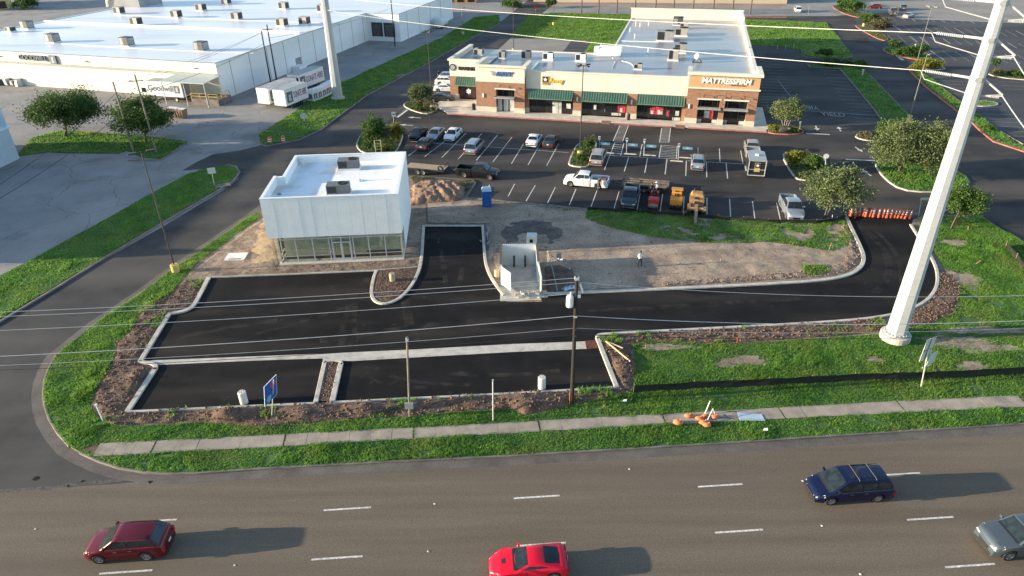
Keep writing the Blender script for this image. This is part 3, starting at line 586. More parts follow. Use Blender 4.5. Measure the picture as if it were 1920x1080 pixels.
lawn('far_lawn', [(1397, 36), (1464, 38), (1547, 43), (1560, 55), (1585, 85), (1599, 104), (1581, 107), (1536, 107), (1503, 101), (1502, 92), (1464, 87), (1397, 83)], 'wedge of pale green lawn beyond the shaded car park', 9, .22, grass_bright, width=.09)
kerb('kerb', [(1500, 101), (1512, 106), (1536, 109), (1581, 109), (1598, 105), (1548, 42)], 0, .25, .15, concrete_kerb, kind='structure')
lawn('lane_lawn', [(1515, 120), (1575, 125), (1605, 116), (1629, 139), (1660, 171), (1707, 219), (1690, 232), (1657, 226), (1640, 203), (1600, 156), (1576, 128), (1519, 124)], 'green grass strip between the shaded car park and the mall road', 14, .18, width=.06)
kerb('kerb', [(1514, 119), (1519, 125), (1575, 128), (1600, 157), (1640, 205), (1656, 228)], 0, .25, .15, concrete_kerb, kind='structure')
kerb('kerb', [(1629, 138), (1661, 171), (1708, 219)], 0, .25, .15, concrete_kerb, kind='structure')
RS = [(1702, 129), (1732, 139), (1759, 156), (1793, 185), (1832, 213), (1870, 243), (1906, 269), (1960, 285), (1960, 294), (1920, 281), (1864, 263), (1842, 246), (1823, 227), (1800, 210), (1736, 161)]
lawn('lane_lawn', RS, 'narrow grass strip inside the red kerb beside the far car park', 16, .22, width=.06)
kerb('kerb', [(1701, 127), (1736, 162), (1800, 211.5), (1823, 228.5), (1842, 247.5), (1864, 264.5), (1920, 283), (1960, 295)], 0, .3, .16, red_kerb, kind='structure')
kerb('kerb', [(1702, 127), (1732, 138), (1793, 184), (1870, 242), (1920, 270)], 0, .2, .15, concrete_kerb, kind='structure')
# tree islands in the lot
def island(px, label, mt=None, dens=25, hg=.18, k=None, sm=1):
    P = smooth_px(px, sm, True); lawn('island_grass', P, label, dens, hg, mt, width=.05); kerb('kerb', P+[P[0]], 0, .25, .15, k or concrete_new, kind='structure')
island([(668, 265), (690, 235), (735, 232), (757, 250), (748, 275), (735, 290), (690, 288), (672, 280)], 'planted kerbed island at the end of the first parking row', leaf_mat('ground_cover', (.03, .055, .012), (.09, .12, .03)))
island([(757, 195), (765, 190), (800, 188), (825, 195), (812, 210), (797, 213), (775, 207), (760, 200)], 'kerbed island with a tree at the corner of the strip mall', grass_dry)
island([(1085, 264), (1112, 262), (1120, 268), (1105, 308), (1095, 313), (1070, 310), (1066, 304)], 'weedy kerbed island beside the tan minivan', grass_dry, sm=1)
island([(1466, 290), (1480, 284), (1545, 290), (1548, 312), (1540, 335), (1500, 338), (1485, 325)], 'kerbed island planted with yellow shrubs by the stop sign', grass_dry)
island([(1640, 308), (1650, 303), (1720, 300), (1790, 318), (1817, 335), (1812, 350), (1780, 356), (1740, 360), (1690, 355), (1660, 335)], 'green kerbed island under the big spreading trees')
island([(1437, 242), (1470, 232), (1500, 240), (1508, 247), (1490, 252), (1440, 249)], 'small red kerbed planting bed at the mall corner', grass_dry, k=red_kerb)
island([(1603, 254), (1620, 246), (1690, 242), (1700, 262), (1660, 268), (1640, 264), (1612, 260)], 'rounded planting bed below the grass strip', grass_dry)
island([(1654, 92), (1665, 86), (1735, 97), (1748, 108), (1742, 114), (1700, 108), (1670, 101)], 'hedge bed with red kerb in the far car park', grass_m, dens=8, k=red_kerb)
island([(1602, 48), (1612, 46), (1655, 62), (1668, 74), (1655, 76), (1630, 64)], 'far tree bed with a worn red kerb', grass_dry, dens=8, k=red_kerb)
island([(1560, 10), (1580, 8), (1620, 26), (1618, 34), (1590, 28), (1568, 18)], 'distant shrub bed at the top of the mall road', grass_dry, dens=8, k=red_kerb)
island([(1700, 128), (1715, 118), (1765, 123), (1774, 130), (1720, 131)], 'bed of yellow shrubs at the tip of the grass strip', grass_dry, dens=10)
island([(1852, 140), (1862, 133), (1990, 145), (1990, 152), (1900, 148)], 'kerbed shrub bed at the far right of the lot', grass_dry, dens=10)
island([(1815, 192), (1840, 188), (1868, 191), (1872, 196), (1850, 199), (1820, 197)], 'small grassy kerbed island in the far lot', grass_bright, dens=10)
# ---- painted lines
def line(px0, px1, w=.1, par=None, mt=None, z=.0165): 
    mm = MB(); strip(mm, G(*px0), G(*px1), w, z); return mm.build('stall_line', mt or white_paint, par or mall_lot)
o7 = lambda x, y: (960+x/4, 270+y/4)
for a, b in [((20, 300), (-30, 395)), ((175, 310), (105, 430)), ((325, 325), (265, 445)), ((480, 337), (430, 458)), ((637, 350), (593, 470)), ((803, 357), (765, 485)), ((962, 370), (937, 493)), ((1130, 375), (1110, 510)), ((1290, 393), (1285, 520)), ((1462, 403), (1462, 530)), ((1632, 415), (1640, 548)), ((1803, 430), (1822, 565))]:
    line(o7(*a), o7(*b), .11)
line((1473, 377), (1466, 398), .11); line((1456, 380), (1463, 412), .11)
U14 = Vector((math.cos(math.radians(14.2)), -math.sin(math.radians(14.2)))); V14 = Vector((math.sin(math.radians(14.2)), math.cos(math.radians(14.2))))
# double row in front of the mall: centre line and 2.8 m stalls
c0 = Vector(G(770, 265.2)); c1 = Vector(G(1066, 286.2)); mm = MB(); strip(mm, c0, c1, .1, .0165); mm.build('stall_line', white_paint, mall_lot)
for p, q in [((873.6, 249.5), (828, 296)), ((903, 251), (859, 298.5)), ((933, 253), (893, 301)), ((960, 257), (924, 304)), ((981.5, 270), (959, 307)), ((1016, 264), (990, 309.5)), ((1047, 270), (1025, 311)), ((843, 258), (796, 294)), ((812, 258), (766, 292)), ((1053, 262), (1041, 285))]:
    line(p, q, .11)
line((1132, 291), (1247, 297.6), .11); line((1290, 301.5), (1400, 308), .11)
o4 = lambda x, y: (1040+x*.15625, 220+y*.15625)
for a, b in [((660, 460), (597, 632)), ((887, 478), (835, 652)), ((1115, 490), (1080, 668)), ((1347, 505), (1325, 685)), ((1580, 520), (1573, 703)), ((1822, 535), (1824, 720)), ((1050, 322), (1022, 470)), ((1722, 365), (1722, 465)), ((85, 265), (5, 415))]:
    line(o4(*a), o4(*b), .12)
for a, b in [((1555, 35), (1560, 135)), ((1605, 140), (1617, 260)), ((1395, 30), (1395, 90)), ((1715, 48), (1732, 148))]: line(o7(*a), o7(*b), .12)
def hatch(quads, n, name='crosswalk'):
    for Q in quads:
        P = [Vector(G(*o4(*q))) for q in Q]
        for i in range(n+1):
            t = i/n; a = P[0].lerp(P[3], t); b = P[1].lerp(P[2], t); mm = MB(); strip(mm, a, b, .11, .0165); mm.build(name+'_bar', white_paint, mall_lot)
        for a, b in ((P[0], P[3]), (P[1], P[2])):
            mm = MB(); strip(mm, a, b, .13, .021); mm.build(name+'_edge', white_paint, mall_lot)
hatch([[(783, 100), (885, 100), (815, 292), (702, 285)]], 13); hatch([[(1285, 130), (1390, 130), (1370, 300), (1258, 300)]], 13)
hatch([[(722, 300), (832, 310), (790, 465), (665, 455)]], 6, 'access_aisle'); hatch([[(1278, 335), (1470, 350), (1462, 500), (1250, 490)]], 8, 'access_aisle')
for x, y in ((605, 315), (937, 332), (1160, 347), (1595, 372)):
    c = Vector(G(*o4(x, y))); mm = MB(); strip(mm, c-U14*.75, c+U14*.75, 1.3, .0165); o = mm.build('accessible_bay_mark', blue_paint, mall_lot)
    mm = MB(); strip(mm, c-U14*.35, c+U14*.35, .18, .021); strip(mm, c+V14*.05, c+V14*.45, .2, .0215); strip(mm, c-U14*.25-V14*.3, c+U14*.3-V14*.3, .14, .021); mm.build('wheelchair_mark', white_paint, o)
def wheel_stop(px, k):
    c = Vector(G(*px)); m = MB(); m.box((0, 0, .06), (1.85, .17, .12), top=.85)
    m.build('wheel_stop', concrete_new, loc=(c.x, c.y, .013), rz=-math.radians(14.2), label='%s wheel stop across the end of an accessible parking bay' % k, cat='wheel stop', group='concrete wheel stops in the accessible bays')
for p, k in (((910, 445), 'concrete first from left'), ((1142, 460), 'concrete second from left'), ((1465, 530), 'concrete fourth from left,'), ((1570, 490), 'concrete rightmost')): wheel_stop(o4(*p), k)
wheel_stop(o4(640, 430), 'short concrete leftmost')
# arrows and stop bars
def arrow(px, ang, s=1.0, mt=None):
    c = Vector(G(*px)); R2_ = lambda x, y: (c.x+(x*math.cos(ang)-y*math.sin(ang))*s, c.y+(x*math.sin(ang)+y*math.cos(ang))*s, .0165)
    mm = MB(); mm.quad(R2_(-1.2, -.12), R2_(.2, -.12), R2_(.2, .12), R2_(-1.2, .12)); mm.quad(R2_(.2, -.45), R2_(1.3, 0), R2_(.2, .45)); mm.build('lane_arrow', mt or white_paint, mall_lot)
V_UP = math.radians(90-14.2); arrow((777, 220.5), math.radians(165)); arrow((762, 234.5), math.radians(165)); arrow((1531, 240), V_UP+math.pi); arrow((1574, 242), V_UP); arrow((1610, 280), V_UP+math.pi+.3, .9); arrow((1625, 324), V_UP+.3)
for a, b, w in (((745, 220), (764, 206), .45), ((1512, 250), (1556, 252.5), .35), ((1586, 299), (1640, 301), .35), ((1682, 105), (1693, 113), .8)): line(a, b, w)
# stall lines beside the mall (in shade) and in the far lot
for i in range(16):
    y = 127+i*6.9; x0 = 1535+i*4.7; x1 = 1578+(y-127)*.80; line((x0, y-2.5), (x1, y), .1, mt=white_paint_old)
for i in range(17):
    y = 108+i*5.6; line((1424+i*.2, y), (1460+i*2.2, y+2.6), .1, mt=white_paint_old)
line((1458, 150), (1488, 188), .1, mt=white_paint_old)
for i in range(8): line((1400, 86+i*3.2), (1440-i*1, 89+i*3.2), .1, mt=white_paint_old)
o1 = lambda x, y: (1600+x/6, y/6)
for x0, y0, x1, y1, n, dx, dy in [(330, 200, 365, 230, 12, 109, 4), (445, 285, 560, 360, 13, 115, 5), (380, 395, 490, 490, 5, 120, 6), (640, 410, 720, 470, 11, 122, 8), (865, 570, 1020, 675, 9, 140, 7)]:
    for i in range(n): line(o1(x0+dx*i, y0+dy*i), o1(x1+dx*1.02*i, y1+dy*i), .12, far_lot, white_paint_old if i % 3 else white_paint, .0205)
o2 = lambda x, y: (1640+x*.2129, 60+y*.2129)
for x0, y, x1 in [(510, 400, 640), (540, 428, 850), (570, 458, 850), (600, 487, 840), (640, 515, 830), (690, 545, 825), (1090, 435, 1315), (1110, 470, 1315), (1140, 500, 1315), (900, 680, 1150), (890, 720, 1210), (940, 755, 1280), (1000, 790, 1315), (1050, 830, 1315), (1100, 870, 1315), (1150, 912, 1315), (1190, 950, 1315)]:
    line(o2(x0, y), o2(x1, y+10), .1, far_lot, white_paint_old, .0205)
line((1690, 34.5), (1925, 43.5), .5, far_lot, white_paint, .0205)
# far street row behind the mall
for i in range(34): line((1050+i*13.2, 13+i*.12), (1046+i*13.4, 19+i*.12), .12, mt=white_paint_old)
kerb('kerb', [(1010, 5.5), (1470, 9)], 0, .8, .15, red_kerb, kind='structure'); kerb('kerb', [(1050, 25), (1190, 27)], 0, .8, .15, red_kerb, kind='structure'); kerb('kerb', [(1395, 31), (1475, 32)], 0, .8, .15, red_kerb, kind='structure')
def ground_text(txt, px, size, flip=False):
    me = text_mesh(txt, size, 0.0); me.materials.append(white_paint_old); o = link('lane_text', me, mall_lot); p = G(*px); o.location = (p[0], p[1], .0165); o.rotation_euler = (0, 0, -math.radians(14.2)+(math.pi if flip else 0)); o.scale = (1, 2.2, 1)
ground_text('YIELD', (1562, 215), 1.5); ground_text('YIELD', (1513, 201), 1.5, True)
for i in range(40): 
    a = G(1493+i*4.1, 205.5+i*.28); mm = MB(); strip(mm, Vector(a), Vector(a)+Vector((.35, -.5)), .08, .0165); mm.build('crosswalk_bar', white_paint_old, mall_lot)
line((1490, 204), (1660, 214.5), .08, mt=white_paint_old); line((1492, 207), (1662, 218), .08, mt=white_paint_old)

# tyre marks left on the new tarmac
tm = bpy.data.materials.new('dusty_tyre_mark'); tm.use_nodes = True; _n = tm.node_tree.nodes; _l = tm.node_tree.links; _b = _n['Principled BSDF']; _b.inputs['Base Color'].default_value = (.075, .06, .047, 1); _b.inputs['Roughness'].default_value = .95
_g = _n.new('ShaderNodeNewGeometry'); _t = _n.new('ShaderNodeTexNoise'); _t.inputs['Scale'].default_value = .7; _t.inputs['Detail'].default_value = 6; _l.new(_g.outputs['Position'], _t.inputs['Vector']); _r = _n.new('ShaderNodeMapRange'); _r.inputs['From Min'].default_value = .4; _r.inputs['From Max'].default_value = .75; _r.inputs['To Max'].default_value = .42; _l.new(_t.outputs['Fac'], _r.inputs[0])
_tr = _n.new('ShaderNodeBsdfTransparent'); _mx = _n.new('ShaderNodeMixShader'); _l.new(_r.outputs[0], _mx.inputs[0]); _l.new(_tr.outputs[0], _mx.inputs[1]); _l.new(_b.outputs[0], _mx.inputs[2]); _l.new(_mx.outputs[0], _n['Material Output'].inputs['Surface'])
def tyre_mark(px, w, z=ZL+.005):
    P = [G(p[0], p[1], z) for p in smooth_px(px, 2)]; A = offset_line(P, w/2); B = offset_line(P, -w/2); m = MB(); m.loft([[(a[0], a[1], z), (b[0], b[1], z)] for a, b in zip(A, B)], caps=False, close=False); m.build('tyre_mark', tm, lot)
for i, (px, w) in enumerate([([(640, 652), (645, 600), (660, 560), (690, 520)], .35), ([(668, 640), (662, 600), (668, 565), (690, 535)], .3), ([(480, 625), (560, 605), (640, 580), (690, 555)], .3), ([(685, 700), (705, 715), (740, 725), (800, 727)], .22), ([(705, 690), (730, 705), (790, 718), (880, 722)], .22), ([(1612, 425), (1640, 445), (1665, 480), (1668, 520), (1640, 550)], .4), ([(1632, 425), (1662, 450), (1690, 490), (1690, 530)], .3), ([(760, 560), (765, 600), (780, 640)], .5), ([(1030, 600), (900, 600), (780, 612), (600, 640)], .5), ([(1500, 560), (1300, 572), (1100, 585)], .4), ([(300, 640), (420, 615), (520, 600)], .4), ([(1050, 695), (940, 705), (840, 700)], .3), ([(820, 440), (830, 480), (835, 530)], .3), ([(868, 440), (870, 490), (860, 540)], .3)]): tyre_mark(px, w*1.7, ZL+.005+.0012*i)
# ================================================================== buildings
def glass_mat(name, tint=(0.75, 0.85, 0.85), refl=0.12, dark=None):
    m = bpy.data.materials.new(name); m.use_nodes = True; N = m.node_tree.nodes; L = m.node_tree.links; N.remove(N['Principled BSDF'])
    t = N.new('ShaderNodeBsdfTransparent'); t.inputs[0].default_value = (*tint, 1); g = N.new('ShaderNodeBsdfGlossy'); g.inputs['Roughness'].default_value = 0.03
    fr = N.new('ShaderNodeFresnel'); fr.inputs[0].default_value = 1.5; ad = N.new('ShaderNodeMath'); ad.inputs[1].default_value = refl; L.new(fr.outputs[0], ad.inputs[0])
    x = N.new('ShaderNodeMixShader'); L.new(ad.outputs[0], x.inputs[0]); L.new(t.outputs[0], x.inputs[1]); L.new(g.outputs[0], x.inputs[2]); L.new(x.outputs[0], N['Material Output'].inputs['Surface'])
    return m
shop_glass = mat('shop_glass', (0.012, 0.014, 0.016), 0.08, var=0.3, scale=0.5, spec=0.6)
clear_glass = glass_mat('clear_glass', (.93, .96, .94), .04)
eifs = mat('cream_render', (0.68, 0.61, 0.49), 0.9, scale=0.4, var=0.05, fine=0.05, fscale=6)
eifs_tan = mat('tan_render', (0.50, 0.30, 0.155), 0.9, scale=0.5, var=0.06, fine=0.06, fscale=6)
stone = mat('cream_stone_base', (0.52, 0.46, 0.36), 0.85, scale=1.5, var=0.12, fine=0.15, fscale=8)
green_metal = mat('green_metal', (0.105, 0.19, 0.125), 0.5, scale=1, var=0.12)
dark_frame = mat('dark_frame', (0.02, 0.02, 0.022), 0.5)
alu = mat('aluminium', (0.56, 0.57, 0.57), 0.45, metal=0.3, scale=4, var=0.1)
grey_metal = mat('grey_sheet_metal', (0.30, 0.30, 0.29), 0.5, metal=0.2, scale=2, var=0.2, fine=0.1, fscale=12)
dark_unit = mat('dark_grey_unit', (0.06, 0.063, 0.066), 0.6, scale=3, var=0.2)
tan_unit = mat('tan_unit', (0.36, 0.33, 0.28), 0.6, scale=3, var=0.15)
white_m = mat('white_gloss', (0.72, 0.72, 0.70), 0.45, scale=3, var=0.05)
brickm = bpy.data.materials.new('brickwork'); brickm.use_nodes = True
_N = brickm.node_tree.nodes; _L = brickm.node_tree.links; _t = _N.new('ShaderNodeTexBrick'); _tc = _N.new('ShaderNodeTexCoord'); _mp = _N.new('ShaderNodeMapping')
_mp.inputs['Rotation'].default_value = (math.pi/2, 0, 0); _L.new(_tc.outputs['Object'], _mp.inputs[0]); _L.new(_mp.outputs[0], _t.inputs['Vector'])
_t.inputs['Color1'].default_value = (0.33, 0.155, 0.085, 1); _t.inputs['Color2'].default_value = (0.24, 0.105, 0.06, 1); _t.inputs['Mortar'].default_value = (0.30, 0.24, 0.18, 1)
_t.inputs['Scale'].default_value = 1.0; _t.inputs['Brick Width'].default_value = 0.4; _t.inputs['Row Height'].default_value = 0.2; _t.inputs['Mortar Size'].default_value = 0.015
_L.new(_t.outputs[0], _N['Principled BSDF'].inputs['Base Color']); _N['Principled BSDF'].inputs['Roughness'].default_value = 0.9
roof_grey = mat('grey_roof_membrane', (0.23, 0.235, 0.24), 0.28, world=True, scale=0.25, col2=(0.31, 0.315, 0.32), fine=0.08, fscale=4, stretch=(0.25, 0.25, 1.3))
overlay(roof_grey, (0.20, 0.205, 0.21), scale=0.2, lo=0.55, hi=0.7, stretch=(0.25, 0.3, 1.5), amount=0.7)
roof_white = mat('white_roof_membrane', (0.64, 0.65, 0.66), 0.35, world=True, scale=0.12, col2=(0.76, 0.76, 0.76), fine=0.06, fscale=3, stretch=(0.29, 0.3, 1.2))
overlay(roof_white, (0.42, 0.43, 0.45), scale=0.12, lo=0.55, hi=0.72, stretch=(0.29, 0.25, 1.6), amount=0.7)
# ---------------------------------------------------------------- strip mall
MO = G(1412, 239); MR = -math.radians(14.2)
mall = thing('strip_mall', 'L-shaped brick and cream strip mall with green awnings and pale grey roof', 'shop building', loc=(MO[0], MO[1], 0), rz=MR)
def mp(n, b, mt, par=None, **k): return b.build(n, mt, par or mall, **k)
WL, ZR, ZP = 0.9, 6.2, 7.2
m = MB(); m.b2(-54, -46.8, 7.1, 7.5, 4.3, 7.3); m.b2(-54, -53.6, 7.5, 21, 0, 7.3); m.b2(-53.6, -46.4, 20.6, 21, 0, 6.5); mp('marine_wing_wall', m, eifs)
m = MB(); m.b2(-38.2, -11, WL, WL+.4, 4.25, ZP); mp('front_wall', m, eifs)
m = MB(); m.b2(-46.9, -38.2, 0, .4, 5.3, 8.0); m.b2(-46.9, -46.5, .4, 7.1, 0, 8.0); m.b2(-38.6, -38.2, .4, 5, 6.2, 8.0); mp('tower_wall', m, eifs)
m = MB(); m.b2(-47.2, -37.9, -.3, .4, 7.85, 8.15); m.b2(-47.2, -46.4, .4, 6, 7.85, 8.15); m.b2(-38.7, -37.9, .4, 5, 7.85, 8.15); m.b2(-54.25, -46.9, 6.85, 7.5, 7.1, 7.4); m.b2(-54.25, -53.5, 7.5, 21, 7.1, 7.4); mp('cornice', m, eifs)
m = MB(); m.b2(-38.2, -11, WL-.12, WL+.45, ZP-.02, ZP+.16); mp('parapet_cap', m, eifs)
# mattress tower
m = MB(); m.b2(-11, 0, 0, .4, 6.0, 8.2); mp('tower_panel', m, eifs_tan)
for i in range(3): 
    x = -11+2.75*(i+1); m = MB(); m.b2(x-.02, x+.02, -.008, .01, 6.05, 8.0); mp('panel_joint', m, eifs)
m = MB(); m.b2(-11.3, .35, -.3, .5, 8.0, 8.45); m.b2(-.4, .35, .5, 6, 8.0, 8.45); m.b2(-11.3, -10.6, .5, 4, 8.0, 8.45); m.b2(-11.2, .2, -.2, .3, 5.85, 6.05); mp('cornice', m, eifs)
for q_ in ((-.4, 0, .4, 6, 6.2, 8.0), (-11, -10.6, .4, 4, 6.2, 8.0)): mp('tower_return', MB().b2(*q_), eifs)
# right wing side, back and parapets
m = MB(); m.b2(-.4, 0, 6, 66.5, 0, 7.1); m.b2(-.4, 0, .4, 6, 0, 6.2); mp('side_wall', m, eifs)
m = MB(); m.b2(-26.4, 0, 66.1, 66.5, 0, 8.4); m.b2(-.4, 0, 58, 66.1, 7.1, 8.2); mp('back_wall', m, eifs)
m = MB(); m.b2(-26.4, -26, 22, 66.1, 0, 6.35); m.b2(-46.8, -26, 21.8, 22.2, 0, 6.35); mp('rear_wall', m, eifs)
m = MB(); m.b2(-.5, .12, 6, 58, 7.1, 7.25); m.b2(-26.6, .12, 66, 66.6, 8.4, 8.6); mp('parapet_cap', m, eifs)
m = MB(); m.b2(-46.8, -.4, WL+.4, 21.8, 5.9, ZR); m.b2(-26, -.4, 21.8, 66.1, 5.9, ZR+.003); m.b2(-53.6, -46.9, 7.5, 20.6, 6.0, 6.5); mp('roof', m, roof_grey)
for q_ in ((-38.4, -38.1, WL+.4, 12, ZR, ZR+.3), (-11.1, -10.9, 4, 14, ZR, ZR+.2)): mp('roof_curb', MB().b2(*q_), roof_white)
# brick piers, stone bases
def pier(u0, u1, v0, v1, ztop, zs=1.0):
    m = MB(); m.b2(u0, u1, v0, v1, zs, ztop); p = mp('brick_pier', m, brickm); m = MB(); m.b2(u0-.05, u1+.05, v0-.05, v1, 0, zs); m.build('stone_base', stone, p)
for a in ((-54, -52.5, 6.9, 7.5, 4.3), (-47.3, -46.8, 6.95, 7.5, 4.3), (-46.9, -43.3, 0, .8, 5.3), (-40.0, -38.2, 0, .8, 5.3), (-29.8, -28.4, .6, 1.3, 4.25), (-20.7, -19.0, .6, 1.3, 4.25), (-11.0, -9.1, 0, .9, 5.85), (-5.7, -4.9, 0, .9, 5.85), (-1.4, 0, 0, .9, 5.85), (-38.2, -37.6, .7, 1.3, 4.25)): pier(*a)
for q_ in ((-43.3, -40.0, .02, .8, 4.25, 5.3), (-9.1, -5.7, .02, .9, 4.3, 5.85), (-4.9, -1.4, .02, .9, 4.3, 5.85)): mp('brick_header', MB().b2(*q_), brickm)
for q_ in ((-43.5, -39.8, -.06, .02, 4.1, 4.3), (-9.3, -5.5, -.06, .02, 4.1, 4.32), (-5.1, -1.2, -.06, .02, 4.1, 4.32)): mp('window_lintel', MB().b2(*q_), eifs)
m = MB(); m.b2(-11.6, -11.0, .6, 1.3, 0, 4.25); mp('end_pier', m, brickm)
# shop fronts
def shopfront(u0, u1, v, zt, n, doors=(), glass=None, zb=0.0):
    w = (u1-u0)/n; fr = MB(); fr.b2(u0, u1, v-.05, v+.05, zt-.1, zt); fr.b2(u0, u1, v-.04, v+.06, zb, zb+.1); fr.b2(u0, u1, v-.045, v+.055, 2.25, 2.33)
    for i in range(n+1): fr.b2(u0+w*i-.04, u0+w*i+.04, v-.06, v+.04, zb, zt)
    mp('window_frame', fr, dark_frame)
    for i in range(n):
        a, b = u0+w*i+.03, u0+w*(i+1)-.03; m = MB(); m.b2(a, b, v-.01, v+.01, 2.3, zt-.05); mp('transom_pane', m, glass or shop_glass)
        m = MB(); m.b2(a, b, v-.01, v+.01, zb+.05, 2.28)
        if i in doors:
            d = mp('door', m, glass or shop_glass); MB().b2(a+.1, a+.14, v-.1, v-.06, .9, 1.4).build('handle', alu, d)
        else: mp('window_pane', m, glass or shop_glass)
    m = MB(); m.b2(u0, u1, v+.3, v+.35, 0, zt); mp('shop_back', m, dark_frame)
maroon = mat('maroon_window_film', (0.06, 0.022, 0.025), 0.25, scale=1, var=0.3); frosted = mat('frosted_window_film', (0.45, 0.47, 0.46), 0.4, scale=1, var=0.1); poster_m = mat('pale_window_poster', (0.45, 0.44, 0.40), 0.6, scale=2, var=0.3)
shopfront(-52.5, -48.3, 7.5, 3.6, 4, (2,), maroon); shopfront(-48.3, -47.3, 7.5, 3.6, 1, (), frosted)
shopfront(-43.3, -40.0, .7, 4.1, 3, (1, 2)); shopfront(-37.6, -29.8, 1.2, 3.6, 6, (4,)); shopfront(-28.4, -20.7, 1.2, 3.6, 6, (3,)); shopfront(-19.0, -11.6, 1.2, 3.6, 6, (3, 4)); shopfront(-9.1, -5.7, .8, 4.1, 3); shopfront(-4.9, -1.4, .8, 4.1, 3)
red_post = mat('red_poster', (0.42, 0.03, 0.05), 0.5, scale=3, var=0.3)
def poster(u0, u1, v, z0, z1, mt, name='window_poster'):
    m = MB(); m.b2(u0, u1, v-.05, v-.03, z0, z1); return mp(name, m, mt)
for a in ((-33.5, -31.9, 1.2, .1, 2.2, poster_m), (-31.1, -30.3, 1.2, 1.1, 2.0, poster_m), (-26.3, -25.8, 1.2, 1.2, 2.0, poster_m), (-22.2, -20.9, 1.2, .9, 2.2, red_post), (-23.2, -21.6, 1.2, .35, .8, poster_m), (-16.8, -16.0, 1.2, .9, 2.1, red_post), (-15.9, -14.6, 1.2, .9, 2.2, red_post), (-14.1, -13.6, 1.2, .7, 1.7, red_post), (-12.6, -12.0, 1.2, .9, 1.7, poster_m), (-13.0, -11.7, 1.2, .05, .6, poster_m), (-8.0, -7.1, .8, .9, 2.1, poster_m), (-7.1, -6.5, .8, .8, 2.2, red_post),
          (-9.0, -8.3, .8, .1, .7, poster_m), (-6.6, -5.8, .8, .1, .7, poster_m), (-4.8, -4.2, .8, .1, .7, poster_m), (-2.3, -1.5, .8, .1, .7, poster_m), (-43.2, -42.4, .7, .2, 2.2, frosted), (-42.1, -41.3, .7, .2, 2.2, frosted), (-41.0, -40.2, .7, .2, 2.2, frosted)): poster(*a)
for u, s in ((-16.4, .35), (-15.3, .45), (-14.9, .3), (-21.6, .4)):
    m = MB(); m.b2(u-.22, u+.2, 1.13, 1.145, 1.0, 1.0+s*1.6); mp('poster_print', m, poster_m)
c_ = Vector((-50.6, 7.43, 1.55)); m = MB(); m.quad(*[(c_.x+math.cos(a)*(.55 if i % 2 else .38), c_.y, c_.z+math.sin(a)*(.55 if i % 2 else .38)) for i, a in enumerate(np.arange(0, 6.28, .524))]); m.build('window_emblem', white_m, mall, fix=True)
# awnings with standing seams
def awning(u0, u1, v, z0=2.95, z1=4.3, d=1.15):
    m = MB(); m.loft([[(u, v, z1), (u, v-d, z0), (u, v-d, z0-.14), (u, v-d+.05, z0-.14), (u, v-.02, z1-.15)] for u in (u0, u1)])
    n = int((u1-u0)/.42)
    for i in range(n+1):
        u = u0+(u1-u0)*i/n; a = Vector((u, v, z1)); b = Vector((u, v-d, z0)); nn = Vector((0, -(z1-z0), -d)).normalized()*-1; nn = Vector((0, -(z1-z0), d)).normalized()
        m.loft([[a+Vector((s*.022, 0, 0))+nn*h for s, h in ((-1, 0), (-1, .11), (1, .11), (1, 0))], [b+Vector((s*.022, 0, 0))+nn*h for s, h in ((-1, 0), (-1, .11), (1, .11), (1, 0))]])
    mp('awning', m, green_metal, fix=True)
awning(-52.7, -47.1, 7.1); awning(-37.5, -29.9, .85); awning(-28.4, -20.7, .85); awning(-19.0, -11.3, .85)
def canopy(u0, u1):
    m = MB(); z = 2.75; m.b2(u0-.15, u1+.15, -1.15, -1.05, z, z+.28); m.b2(u0-.15, u0-.05, -1.05, 0, z, z+.25); m.b2(u1+.05, u1+.15, -1.05, 0, z, z+.25)
    for i in range(9): y = -1.0+i*.12; m.box(((u0+u1)/2, y, z+.14), (u1-u0+.2, .02, .16), rx=.6)
    mp('sunshade', m, grey_metal)
    for u in (u0+.4, u1-.4): MB().tube([(u, -1.05, z+.25), (u, .02, z+1.25)], .03, 5).build('tie_rod', dark_frame, mall)
canopy(-9.1, -5.7); canopy(-4.9, -1.4); canopy(-43.3, -40.0)
for u, v, z in ((-8.4, 0, 4.9), (-6.4, 0, 4.9), (-4.2, 0, 4.9), (-2.1, 0, 4.9), (-42.5, 0, 4.8), (-40.7, 0, 4.8)):
    m = MB(); m.tube([(u, v, z), (u, v-.35, z+.18), (u+.05, v-.6, z+.05)], .03, 6); m.lathe((u+.05, v-.6, z-.12), [(.16, 0), (.1, .1), (.03, .18)], 8); mp('gooseneck_lamp', m, dark_frame)
for u in (-29.1, -19.9, -10.5, -45.6):
    m = MB(); vv = .6 if u > -35 and u < -12 else 0; m.b2(u-.12, u+.12, vv-.16, vv, 2.6, 3.3); mp('wall_lamp', m, white_m)
for u in (-33.5, -24.3, -15.2): 
    m = MB(); m.b2(u-.012, u+.012, WL-.006, WL, 4.3, 7.1); mp('wall_joint', m, concrete_kerb)
